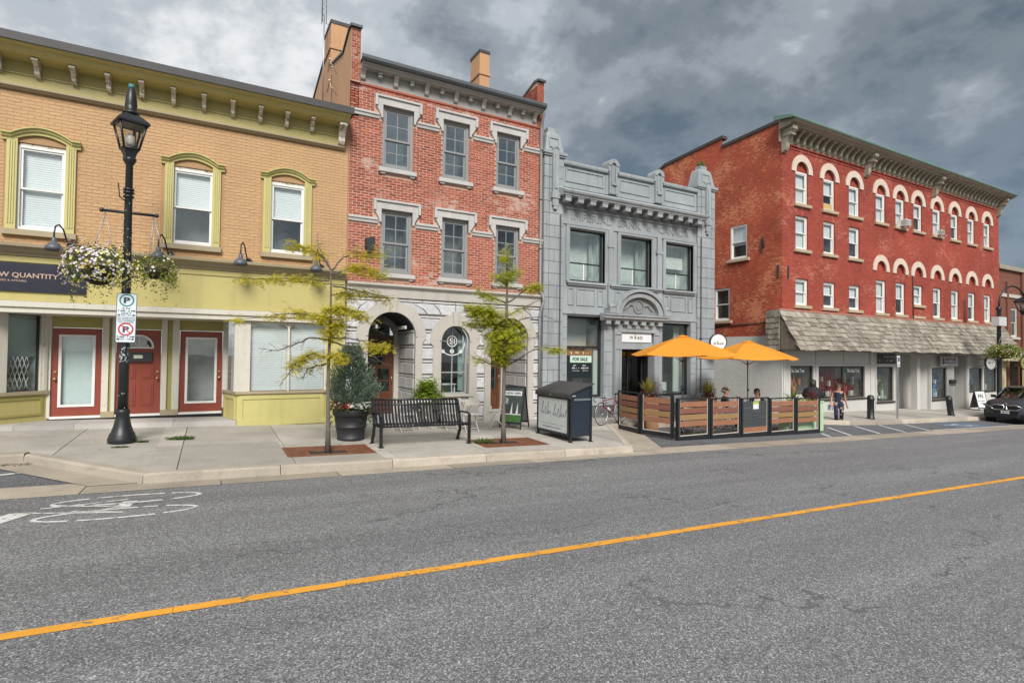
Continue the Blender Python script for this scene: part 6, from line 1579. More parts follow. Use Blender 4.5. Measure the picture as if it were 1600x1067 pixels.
# shop signs under the awning
S1 = wthing('shop_sign', 'black fascia sign with faint grey script over the third shop window', 'sign', (30.1, 14.95, 1.9))
mb = MB(); mb.boxf(FA, 29.22, 31.0, 1.70, 2.20, -0.05, 0.0); mb.build('board', M_RFR, S1)
printline(FA, 29.9, 30.95, 1.99, 2.12, M_TC, S1, -0.052, 8); printline(FA, 30.1, 30.95, 1.80, 1.92, M_TC, S1, -0.052, 6); printline(FA, 29.3, 29.6, 1.8, 1.95, M_COPPER, S1, -0.052, 2)
S2 = wthing('hanging_sign', 'pale rectangular sign with purple print hanging above the blue shop window', 'sign', (36.2, 14.6, 1.9))
F2 = front(14.75)
mb = MB(); mb.boxf(F2, 35.25, 37.15, 1.60, 2.12, -0.03, 0.03); mb.build('board', plain('pale_mauve', (.46, .42, .44)), S2)
mb = MB(); mb.prism([(35.35, 1.68), (35.5, 1.64), (35.62, 1.75), (35.55, 2.02), (35.42, 2.06)], F2, -0.036, -0.0301); mb.build('emblem', plain('plum', (.10, .03, .10)), S2)
printline(F2, 35.75, 36.95, 1.90, 2.03, MATS['plum'], S2, -0.032, 9); printline(F2, 35.7, 37.0, 1.70, 1.82, plain('mauve_ink', (.28, .2, .26)), S2, -0.032, 11)
for x, lab, col in ((40.1, 'oval pale sign with dark rim bracketed over the shop behind the parked car', (.42, .40, .40)), (44.9, 'oval olive sign at the right edge of the street above the car', (.26, .23, .07))):
    S3 = wthing('hanging_sign', lab, 'sign', (x, 14.4, 1.75))
    f3 = lambda u, v, d=0.0, x=x: (x + u, 14.3 + d, 1.78 + v * 0.62)
    mb = MB(); ring(mb, f3, 0, 0, 0, .62, -0.03, 0.03, 0, 2 * math.pi, 28); mb.build('face', plain('oval_%d' % x, col), S3)
    mb = MB(); ring(mb, f3, 0, 0, .62, .69, -0.045, 0.045, 0, 2 * math.pi, 28); mb.tube([(x - .85, 14.6, 1.98), (x - .55, 14.3, 1.98)], .015, 5); mb.tube([(x - .85, 14.6, 1.60), (x - .55, 14.3, 1.60)], .015, 5); mb.build('rim', M_RFR, S3)
    printline(f3, -.32, .32, -.1, .12, M_INK, S3, -0.032, 6)
# ---- shingled awning
M_SHING = brickunit('cedar_shingle', [(0.19, 0.165, 0.13), (0.31, 0.28, 0.235), (0.24, 0.215, 0.175), (0.38, 0.35, 0.30), (0.155, 0.135, 0.105), (0.28, 0.25, 0.205)], rough=0.9)
M_SHAKE = paint('old_boards', (0.17, 0.145, 0.11), 0.9, 0.25, 2, 30, .4, streak=.4)
TOPP, BOT = Vector((0, 14.93, 4.02)), Vector((0, 13.95, 2.36)); AX0, AX1 = 21.42, 43.75
mb = MB(); mb.prism([(15.0, 4.0), (14.95, 4.0), (13.98, 2.36), (13.98, 2.28), (15.0, 2.28)], side(AX0 + .02), 0.0, AX1 - AX0 - .04)
mb.box(AX0, RX0 - 0.03, 15.0, 15.48, 2.30, 4.02)
aw = mb.build('awning', M_SHAKE, RB)
mb = MB(); mb.boxf(FA, AX0, AX1, 4.0, 4.09, -0.12, 0.0); mb.build('awning_cap', paint('red_flashing', (.36, .16, .115), .8, .15, 2, 20, .2), aw)
mb = MB(); mb.box(AX0 - .01, AX1, 13.94, 13.978, 2.26, 2.36); mb.build('fascia_board', M_SHAKE, aw)
NR = 8; sl = (BOT - TOPP); SL = sl.length; sl.normalize(); nrm = Vector((0, sl.z, -sl.y)); 
if nrm.z < 0: nrm = -nrm
shapes = []
for w in (0.22, 0.27, 0.31, 0.36, 0.41, 0.46):
    mb = MB(); h = SL / NR + 0.11; t = 0.022
    q = [Vector((0, 0, 0)), Vector((w - .012, 0, 0)), Vector((w - .012, 0, 0)) + sl * h, sl * h]
    lo = [p + nrm * (0.004 if i < 2 else 0.028) for i, p in enumerate(q)]; hi = [p + nrm * (0.010 if i < 2 else 0.034 + t) for i, p in enumerate(q)]
    mb.mesh(lo + hi, [(0, 3, 2, 1), (4, 5, 6, 7), (0, 1, 5, 4), (1, 2, 6, 5), (2, 3, 7, 6), (3, 0, 4, 7)]); shapes.append((w, mb.data('shingle', M_SHING)))
sh = []
for r_ in range(NR):
    x = AX0 - rnd.uniform(0, .1)
    while x < AX1 - 0.2:
        w, me = rnd.choice(shapes); sh.append((x, r_, me, w)); x += w
sh.sort(key=lambda q: q[0])
rest = MB()
for i, (x, r_, me, w) in enumerate(sh):
    p = TOPP + sl * (SL / NR * r_ - 0.0 + rnd.uniform(-.025, .035)) + nrm * rnd.uniform(0, .012)
    if i < 300:
        o = link('shingle', me, aw); o.location = (x, p.y, p.z); o.rotation_euler = (rnd.uniform(-.03, .02), rnd.uniform(-.04, .04), 0)
    else:
        V = [(x + v.co.x, p.y + v.co.y, p.z + v.co.z) for v in me.vertices]; rest.mesh(V, [tuple(f.vertices) for f in me.polygons])
tag(rest.build('shingle_field', M_SHING, aw, fix=False), kind='stuff')
mb = MB(); FSD = side(AX0 - .005)     # end wall: shingled strip, then upright boards
for k in range(5):
    a0 = 13.99 + k * .2; zt = 2.36 + (a0 + .1 - 13.98) * 1.69
    if k < 4: mb.prism([(a0 + .005, 2.30), (a0 + .195, 2.30), (a0 + .195, min(3.98, 2.36 + (a0 + .195 - 13.98) * 1.68)), (a0 + .005, min(3.98, 2.36 + (a0 + .005 - 13.98) * 1.68))], FSD, -0.02, 0.0)
mb.build('end_boards', M_SHAKE, aw)
for r_ in range(7):
    y = 14.82
    while y < 15.5:
        w = rnd.uniform(.10, .2); z1 = 4.02 - r_ * .24; mb = MB()
        mb.prism([(y, z1 - .30 + rnd.uniform(-.03, .03)), (min(y + w, 15.5) - .008, z1 - .30 + rnd.uniform(-.03, .03)), (min(y + w, 15.5) - .008, z1), (y, z1)], lambda u, v, d: (AX0 - .012 - d - (z1 - v) * .10, u, v), 0.0, 0.018)
        mb.build('shingle', M_SHING, aw); y += w
# window air conditioners
def ac(x, z, s_, lab):
    t = wthing('air_conditioner', lab, 'air conditioner', (x, 14.9, z))
    mb = MB(); mb.bevbox(FA, x - .31 * s_, x + .31 * s_, z, z + .42 * s_, -0.52 * s_, 0.05, .02); mb.build('casing', M_WHITE, t)
    mb = MB()
    for k in range(7): mb.boxf(FA, x - .26 * s_, x + .26 * s_, z + (.05 + k * .05) * s_, z + (.075 + k * .05) * s_, -0.525 * s_ - .002, -0.52 * s_)
    for k in range(5): mb.boxf(side(x - .31 * s_), 14.55, 14.85, z + (.06 + k * .065) * s_, z + (.09 + k * .065) * s_, -0.004, 0.0)
    mb.build('grille', M_GREYTRIM, t)
    mb = MB(); mb.tube([(x - .2, 15, z - .25), (x - .2, 14.6, z - .02)], .015, 5); mb.tube([(x + .2, 15, z - .25), (x + .2, 14.6, z - .02)], .015, 5); mb.build('bracket', M_STEEL, t)
ac(31.62, 8.88, 0.78, 'larger white air conditioner propped in the fifth top-floor window of the red block')
ac(35.50, 8.88, 0.6, 'smaller white air conditioner in the seventh top-floor window of the red block')
# ---- brown brick building beyond
M_BROWN = brickwall('brown_brick', (0.20, 0.070, 0.040), (0.155, 0.052, 0.034), (0.22, 0.10, 0.07), soot=0.35)
FB = wthing('brown_brick_building', 'lower brown brick building beyond the red block at the right edge', 'building', (52, 15.2, -1.2))
FBF = front(15.15)
mb = MB(); plate(mb, FBF, 43.45, 64, -2.2, 7.75, [(45.55, 46.55, 3.45, 5.35), (49, 50, 3.45, 5.35), (52.5, 53.5, 3.45, 5.35), (43.9, 47.2, -1.7, 1.9), (48, 52, -1.8, 1.9)], 0.2); mb.face([(64, 15.15, -2.2), (64, 27, -2.2), (64, 27, 7.75), (64, 15.15, 7.75)]); mb.face([(43.45, 15.15, 7.75), (64, 15.15, 7.75), (64, 27, 7.75), (43.45, 27, 7.75)]); mb.build('wall', M_BROWN, FB)
mb = MB(); mb.boxf(FBF, 43.45, 64.2, 7.75, 8.02, -0.18, 0.3); mb.build('coping', M_CORN, FB)
mb = MB(); mb.boxf(FBF, 43.9, 45.6, 6.0, 6.22, -0.08, 0.0); mb.boxf(FBF, 45.2, 46.9, 6.0, 6.22, -0.081, 0.0); mb.build('string_course', M_STONE, FB)
mb = MB(); mb.boxf(FBF, 44.75, 45.0, -1, 7.0, -0.1, 0); mb.boxf(FBF, 47.0, 47.5, 1.9, 7.7, -0.12, 0); mb.build('pilaster', M_BROWN, FB)
for c in (46.05, 49.5, 53.0):
    w = sash_window(FB, FBF, c - .5, c + .5, 3.46, 5.34, 0.05, M_CREAM, fw=.08); mb = MB(); mb.boxf(FBF, c - .65, c + .65, 3.3, 3.45, -.1, .1); mb.build('sill', M_STONE, w)
M_BUTTER = paint('butter_paint', (.46, .40, .24), .7, .08, 1, 10, .1)
mb = MB(); mb.face([(43.9, 15.35, -2), (47.2, 15.9, -2), (47.2, 15.9, 1.9), (43.9, 15.35, 1.9)]); mb.boxf(FBF, 43.5, 43.9, -2.0, 2.3, -.1, .1); mb.boxf(FBF, 47.2, 47.5, -2, 2.3, -.1, .1); mb.boxf(FBF, 43.9, 47.2, 1.9, 2.4, -.12, .1); mb.boxf(FBF, 47.5, 64, 1.9, 2.5, -.12, .1); mb.build('shopfront', M_BUTTER, FB)
shop_pane(FB, FBF, 48, 52, -0.9, 1.9, .05, M_RFR, .07, M_SHOPROOM, 0.9, mull=(50,))
# ================================================================ STREET FURNITURE
def pane_glass(): return MATS['window_glass']
M_TEAL = plain('verdigris', (0.05, 0.20, 0.22), 0.6)
M_LAMPGL = glassmat('lantern_glass', (0.88, 0.88, 0.86), 0.08)
def lantern(parent, fr0, h0, h1, w0, w1, hroof):
    """square tapering street lantern: fr0(x,y,z) places it"""
    mb = MB(); P = []
    for (w, z) in ((w0, h0), (w1, h1)):
        P.append([fr0(sx * w / 2, sy * w / 2, z) for sx, sy in ((-1, -1), (1, -1), (1, 1), (-1, 1))])
    for k in range(4):
        mb.tube([P[0][k], P[1][k]], 0.021, 6)
        mb.tube([P[0][k], P[0][(k + 1) % 4]], 0.024, 6); mb.tube([P[1][k], P[1][(k + 1) % 4]], 0.026, 6)
    w2 = w1 + 0.10
    rim = [fr0(sx * w2 / 2, sy * w2 / 2, h1 - 0.005) for sx, sy in ((-1, -1), (1, -1), (1, 1), (-1, 1))]; rim2 = [fr0(sx * w2 / 2, sy * w2 / 2, h1 + 0.035) for sx, sy in ((-1, -1), (1, -1), (1, 1), (-1, 1))]
    m1 = [fr0(sx * w1 * .40, sy * w1 * .40, h1 + (hroof - h1) * .62) for sx, sy in ((-1, -1), (1, -1), (1, 1), (-1, 1))]; tp = [fr0(sx * w1 * .17, sy * w1 * .17, hroof) for sx, sy in ((-1, -1), (1, -1), (1, 1), (-1, 1))]
    V = rim + rim2 + m1 + tp; F = [(3, 2, 1, 0), (12, 13, 14, 15)]
    for a in (0, 4, 8):
        for k in range(4): F.append((a + k, a + (k + 1) % 4, a + 4 + (k + 1) % 4, a + 4 + k))
    mb.mesh(V, F)
    bt = [fr0(sx * w0 * .52, sy * w0 * .52, h0) for sx, sy in ((-1, -1), (1, -1), (1, 1), (-1, 1))]; b2 = [fr0(sx * w0 * .36, sy * w0 * .36, h0 - .12) for sx, sy in ((-1, -1), (1, -1), (1, 1), (-1, 1))]; b3 = [fr0(sx * .07, sy * .07, h0 - .22) for sx, sy in ((-1, -1), (1, -1), (1, 1), (-1, 1))]
    V = bt + b2 + b3; F = [(0, 1, 2, 3)]
    for a in (0, 4):
        for k in range(4): F.append((a + k, a + (k + 1) % 4, a + 4 + (k + 1) % 4, a + 4 + k))
    mb.mesh(V, F)
    la = mb.build('lantern', M_BLACK, parent)
    for k in range(4):
        q = MB(); q.face([P[0][k], P[0][(k + 1) % 4], P[1][(k + 1) % 4], P[1][k]]); q.build('pane', M_LAMPGL, la, fix=False)
    q = MB(); q.lathe([(0.03, 0), (0.08, .06), (0.085, .2), (0.03, .26)], fr0(0, 0, h0 + .05), 12); q.build('bulb', plain('bulb_white', (.75, .72, .68), .3), la)
    return la
def vine(mb, p, n, drop, spread, s):
    for _ in range(n):
        a = rnd.uniform(0, 6.28); x, y, z = p[0] + rnd.gauss(0, spread), p[1] + rnd.gauss(0, spread), p[2] - rnd.random() ** 1.3 * drop
        leaf(mb, (x, y, z), s * rnd.uniform(.6, 1.3))
def leaf(mb, p, s, up=0.4, asp=0.55):
    d = Vector((rnd.gauss(0, 1), rnd.gauss(0, 1), rnd.gauss(0, 1) * .8 + up)).normalized(); q = Vector((rnd.gauss(0, 1), rnd.gauss(0, 1), rnd.gauss(0, 1)))
    w = d.cross(q).normalized() * s * asp; p = Vector(p); d = d * s
    mb.face([p - d * .5, p + w * .5, p + d * .5, p - w * .5])
M_BKLEAF = leafmat('basket_leaf', [(0.045, 0.085, 0.02), (0.08, 0.13, 0.03), (0.13, 0.18, 0.035), (0.035, 0.06, 0.02)], 0.25)
M_LIMELEAF = leafmat('lime_leaf', [(0.20, 0.25, 0.03), (0.30, 0.32, 0.05), (0.14, 0.19, 0.03)], 0.3)
M_PETAL = leafmat('lilac_petal', [(0.62, 0.50, 0.62), (0.72, 0.66, 0.70), (0.50, 0.38, 0.55), (0.78, 0.74, 0.74)], 0.2)
M_PETALW = leafmat('white_petal', [(0.75, 0.75, 0.68), (0.80, 0.80, 0.76)], 0.2)
M_PETALY = leafmat('yellow_petal', [(0.66, 0.58, 0.06), (0.60, 0.55, 0.15)], 0.2)
M_COIR = paint('coir', (0.035, 0.022, 0.014), 0.95, 0.3, 6, 60, .4)
def flower(mb, c, n_, s):
    n_ = Vector(n_).normalized(); a = n_.orthogonal().normalized(); b = n_.cross(a); c = Vector(c)
    P = [c + (a * math.cos(R(72 * k)) + b * math.sin(R(72 * k))) * s + n_ * s * .25 for k in range(5)]
    mb.mesh([c] + P, [(0, 1 + k, 1 + (k + 1) % 5) for k in range(5)])
def basket(c, rx, rz, hook, full, lab, grp, lime=False):
    b = wthing('hanging_basket', lab, 'flower basket', c, grp)
    mb = MB(); mb.lathe([(0.02, -rz * .75), (rx * .30, -rz * .68), (rx * .48, -rz * .3), (rx * .52, 0.0), (rx * .50, 0.0), (rx * .4, -.05), (0, -.05)], c, 18); mb.build('basket_bowl', M_COIR, b)
    mb = MB()
    for k in range(3): mb.tube([(c[0] + rx * .5 * math.cos(R(120 * k + 20)), c[1] + rx * .5 * math.sin(R(120 * k + 20)), c[2]), hook], 0.006, 4)
    mb.tube([hook, (hook[0], hook[1], hook[2] + .12)], .008, 4); mb.build('chain', M_STEEL, b)
    lf, ll = MB(), MB()
    def shell(lo=.55, hi=1.0):
        while True:
            v = Vector((rnd.gauss(0, 1), rnd.gauss(0, 1), rnd.gauss(0, 1))).normalized()
            if v.z > -0.75: break
        q = rnd.uniform(lo, hi) ; bump = 1 + .12 * math.sin(v.x * 5 + c[0]) + .1 * math.sin(v.y * 6 + v.z * 4)
        return Vector((c[0] + v.x * rx * q * bump, c[1] + v.y * rx * q * bump, c[2] + v.z * rz * q * bump)), v
    n = 2100 if full else 800
    for _ in range(n):
        p, v = shell(); leaf(lf if rnd.random() < (.3 if lime else (.75 if full else .45)) else ll, p, rnd.uniform(.03, .06) * (2 if lime else 1))
    for k in range(5 if full else 14):
        a = R(rnd.uniform(0, 360)); vine(ll if rnd.random() < .6 else lf, (c[0] + rx * .8 * math.cos(a), c[1] + rx * .8 * math.sin(a), c[2] - rz * .3), 34, rz * rnd.uniform(.7, 1.5), .03, .045)
    for k in range(2 if full else 4):
        x = c[0] + rnd.uniform(-.3, .3) * rx; lf_ = lf if k % 2 else ll
        vine(lf_, (x, c[1] - .2, c[2] - rz * .5), 30 if full else 16, rz * (1.1 if full else 2.0), .035 if full else .05, .05)
    tag(lf.build('foliage', M_BKLEAF, b, fix=False), kind='stuff'); tag(ll.build('trailing_vine', M_LIMELEAF, b, fix=False), kind='stuff')
    fl, fw, fy = MB(), MB(), MB()
    for _ in range(170 if lime else (900 if full else 60)):
        p, v = shell(.93, 1.06)
        if full:
            t = (v.x * .9 - v.z * .35 + rnd.gauss(0, .35)); m_ = fl if t < -.05 else (fw if rnd.random() < .65 else fy)
            if rnd.random() < .17: m_ = fy
            if lime: m_ = rnd.choice((fw, fy, fw))
        else: m_ = rnd.choice((fw, fy, fw))
        flower(m_, p, v + Vector((0, 0, .2)), rnd.uniform(.016, .030))
    for q, m_ in ((fl, M_PETAL), (fw, M_PETALW), (fy, M_PETALY)):
        if q.f: tag(q.build('blossom', m_, b, fix=False), kind='stuff')
    return b
# ---- street lamp beside the tan shop
LX, LY = -1.46, 13.02; LZ = G(LX, LY)
LP = wthing('street_lamp', 'tall black street lamp with square lantern and parking sign near the red doors', 'street lamp', (LX, LY, LZ), 'street lamps')
mb = MB(); mb.lathe([(0.238, -.03), (0.238, 0.10), (0.215, 0.14), (0.215, 0.17), (0.185, 0.21), (0.148, 0.33), (0.124, 0.45), (0.112, 0.56), (0.122, 0.58), (0.122, 0.62), (0.10, 0.66)], (LX, LY, LZ), 28); mb.build('base', M_BLACK, LP)
mb = MB(); mb.lathe([(0.092, 0.62), (0.084, 1.8), (0.074, 3.4), (0.062, 5.46), (0.08, 5.48), (0.112, 5.54), (0.115, 5.58), (0.08, 5.61), (0.055, 5.63), (0.05, 5.66)], (LX, LY, LZ), 20)
for z in (4.80, 4.88, 4.94): mb.lathe([(0.07, z), (0.094, z + .01), (0.094, z + .04), (0.07, z + .05)], (LX, LY, LZ), 18)
mb.tube([(LX - .02, LY - .09, LZ + 4.7), (LX - .13, LY - .12, LZ + 4.78), (LX - .16, LY - .1, LZ + 5.05)], .012, 5)
mb.tube([(LX + .02, LY + .10, LZ + 5.5), (LX + .02, LY + .16, LZ + 5.7), (LX + .03, LY + .38, LZ + 6.05), (LX + .02, LY + .36, LZ + 6.4), (LX, LY + .08, LZ + 6.68)], 0.03, 8)
mb.build('pole', M_BLACK, LP)
mb = MB(); mb.tube([(LX - .42, LY, LZ + 4.51), (LX + .47, LY, LZ + 4.51)], 0.028, 10)
for s_ in (-.42, .47): mb.ball((LX + s_, LY, LZ + 4.51), .042)
mb.build('cross_arm', M_BLACK, LP)
ca, sa = math.cos(R(20)), math.sin(R(20))
lantern(LP, lambda x, y, z: (LX + x * ca - y * sa, LY - .02 + x * sa + y * ca, LZ + z), 5.76, 6.24, 0.25, 0.44, 6.47)
mb = MB(); mb.lathe([(0.15, 6.46), (0.14, 6.50), (0.085, 6.53), (0.105, 6.64), (0.09, 6.80), (0.06, 6.96), (0.045, 6.98)], (LX, LY, LZ), 14); mb.build('finial', M_BLACK, LP)
mb = MB(); mb.lathe([(0.05, 6.975), (0.055, 7.02), (0.05, 7.06), (0.0, 7.07)], (LX, LY, LZ), 12); mb.build('finial_cap', M_TEAL, LP)
mb = MB()      # old fairy-light wire and torn stickers on the shaft
pts = [(LX + .086 * math.cos(t * 2.1), LY + .086 * math.sin(t * 2.1), LZ + 1.2 + t * .075) for t in range(42)]
mb.tube(pts, .006, 4); mb.build('light_string', M_DARKFRAME, LP)
mb = MB()
for k in range(30):
    a = R(rnd.uniform(200, 330)); z = rnd.uniform(1.55, 1.85); h = rnd.uniform(.015, .05); da = rnd.uniform(.08, .25)
    mb.face([(LX + .0875 * math.cos(a), LY + .0875 * math.sin(a), LZ + z), (LX + .0875 * math.cos(a + da), LY + .0875 * math.sin(a + da), LZ + z + .01), (LX + .0875 * math.cos(a + da), LY + .0875 * math.sin(a + da), LZ + z + h), (LX + .0875 * math.cos(a), LY + .0875 * math.sin(a), LZ + z + h * .8)])
for k in range(26):
    a, z = R(rnd.uniform(190, 350)), rnd.uniform(.5, 5.2); r_ = .094 - .0062 * z if z > .7 else .13
    mb.lathe([(0, -.012), (.012, 0), (0, .012)], (LX + r_ * math.cos(a), LY + r_ * math.sin(a), LZ + z), 5)
mb.build('sticker_scrap', paint('scrap_grey', (.42, .44, .45), .7, .3, 20, 90, 0), LP, fix=False)
basket((LX - .44, LY - .04, LZ + 3.40), .56, .48, (LX - .36, LY, LZ + 4.47), True, 'hanging basket full of lilac, white and yellow flowers on the left lamp arm', 'hanging flower baskets')
basket((LX + .50, LY - .04, LZ + 3.45), .42, .30, (LX + .42, LY, LZ + 4.47), False, 'sparser hanging basket with trailing green vines on the right side of the left lamp', 'hanging flower baskets')
# parking sign
M_SIGNB = plain('sign_blue_ink', (0.02, 0.045, 0.10), 0.5); M_SGREEN = plain('sign_green', (0.01, 0.20, 0.16), 0.5); M_SRED = plain('sign_red', (0.50, 0.02, 0.03), 0.5)
PS = wthing('parking_sign', 'white parking sign with green P ring and red no-parking ring on the lamp post', 'sign', (LX, LY - .16, LZ + 1.95))
FP = frame_at((LX + .02, LY - 0.11, LZ + 1.95), (1, -0.06, 0), (0.012, 0, 1), (0.06, 1, 0)); pw, ph = .165, .96
def rrect(w0, w1, h0, h1, r_):
    P = []
    for cx, cy, a in ((w1 - r_, h1 - r_, 0), (w0 + r_, h1 - r_, 90), (w0 + r_, h0 + r_, 180), (w1 - r_, h0 + r_, 270)):
        P += [(cx + r_ * math.cos(R(a + 30 * k)), cy + r_ * math.sin(R(a + 30 * k))) for k in range(4)]
    return P
mb = MB(); mb.prism(rrect(-pw, pw, 0, ph, .03), FP, 0, .006); mb.build('sign_border', M_SIGNB, PS)
mb = MB(); mb.prism(rrect(-pw + .010, pw - .010, .010, ph - .010, .025), FP, -.002, 0.0); mb.build('sign_face', plain('sign_face_white', (.62, .68, .72), .4), PS)
mb = MB(); ring(mb, FP, 0.0, .825, .098, .122, -.005, -.0021, 0, 2 * math.pi, 28); mb.build('green_ring', M_SGREEN, PS)
text('lettering', 'P', FP, -.05, .055, .765, .885, M_SIGNB, PS, -.0021, .003, bold=.04)
for s_, a, b, c, e in (('2 hr', -.07, .07, .652, .69), ('7 AM - 6 PM', -.143, .143, .60, .638), ('ONLY', -.085, .085, .553, .588), ('MON - SUN', -.09, .09, .523, .543), ('NO SAME DAY', -.143, .143, .478, .50), ('RE-PARKING', -.138, .138, .443, .465), ('ON STREET', -.14, .14, .408, .43), ('3 AM - 7 AM', -.143, .143, .095, .135), ('NOV - APR', -.10, .10, .055, .08)):
    text('lettering', s_, FP, a, b, c, e, M_SIGNB, PS, -.0021, .003, bold=.02)
mb = MB()
for s_ in (-1, 1):
    for v in (.535, .067): mb.prism([(s_ * .150, v), (s_ * .105, v + .025), (s_ * .105, v - .025)], FP, -.005, -.0021)
mb.boxf(FP, -.13, .13, .385, .392, -.005, -.0021); mb.build('arrow', M_SIGNB, PS)
text('lettering', 'P', FP, -.05, .055, .20, .32, M_SIGNB, PS, -.0021, .003, bold=.04)
mb = MB(); ring(mb, FP, 0, .262, .10, .126, -.006, -.0021, 0, 2 * math.pi, 28)
mb.prism([(-.078, .332), (-.066, .344), (.078, .192), (.066, .180)], FP, -.0075, -.0061); mb.build('red_ring', M_SRED, PS)
# ---- rusty tree grates
M_RUST = paint('rust', (0.20, 0.075, 0.035), 0.9, 0.3, 3.5, 40, .4, chip=(.11, .045, .028), chipamt=.05)
M_SOIL = paint('dark_soil', (0.03, 0.026, 0.02), 0.95, .3, 6, 40, .5)
for i, (a, b, c, d) in enumerate(GRATES):
    tx, ty = ((2.07, 11.12), (6.05, 11.25))[i]
    t = wthing('tree_grate', ('rusty slotted tree grate at the foot of the left street tree', 'rusty tree grate with weeds between bench and locker')[i], 'tree grate', (tx, ty, G(tx, ty)), 'tree grates')
    zf = lambda x, y: G(x, y) - .004
    def gb(mb, x0, x1, y0, y1, dz=0.0):
        V = [(x, y, zf(x, y) + dz) for x, y in ((x0, y0), (x1, y0), (x1, y1), (x0, y1))]; V2 = [(x, y, z - .035) for x, y, z in V]
        mb.mesh(V + V2, [(0, 1, 2, 3), (0, 4, 5, 1), (1, 5, 6, 2), (2, 6, 7, 3), (3, 7, 4, 0)])
    hx0, hx1, hy0, hy1 = tx - .36, tx + .36, ty - .19, ty + .19
    mb = MB(); gb(mb, a, b, c, c + .05); gb(mb, a, b, d - .05, d); gb(mb, a, a + .05, c + .05, d - .05); gb(mb, b - .05, b, c + .05, d - .05)
    gb(mb, hx0 - .04, hx1 + .04, hy0 - .04, hy0); gb(mb, hx0 - .04, hx1 + .04, hy1, hy1 + .04); gb(mb, hx0 - .04, hx0, hy0, hy1); gb(mb, hx1, hx1 + .04, hy0, hy1)
    gb(mb, (a + b) / 2 - .02, (a + b) / 2 + .02, c + .05, hy0 - .04); gb(mb, (a + b) / 2 - .02, (a + b) / 2 + .02, hy1 + .04, d - .05); mb.build('frame', M_RUST, t)
    mb = MB(); n = int((b - a - .1) / .047)
    for k in range(n):
        x0 = a + .05 + k * .047 + .008; x1 = x0 + .031
        if hx0 - .045 < x0 < hx1 + .03: gb(mb, x0, x1, c + .05, hy0 - .04, -.003); gb(mb, x0, x1, hy1 + .04, d - .05, -.003)
        else: gb(mb, x0, x1, c + .05, d - .05, -.003)
    for y in (c + .3, c + .55, c + .8):
        if not (hy0 - .05 < y < hy1 + .05): gb(mb, a + .05, b - .05, y, y + .02, -.005)
    tag(mb.build('bar', M_RUST, t, fix=False), kind='stuff')
    mb = MB(); mb.face([(x, y, zf(x, y) - .0155) for x, y in ((a, c), (b, c), (b, d), (a, d))]); mb.build('soil', M_SOIL, t)
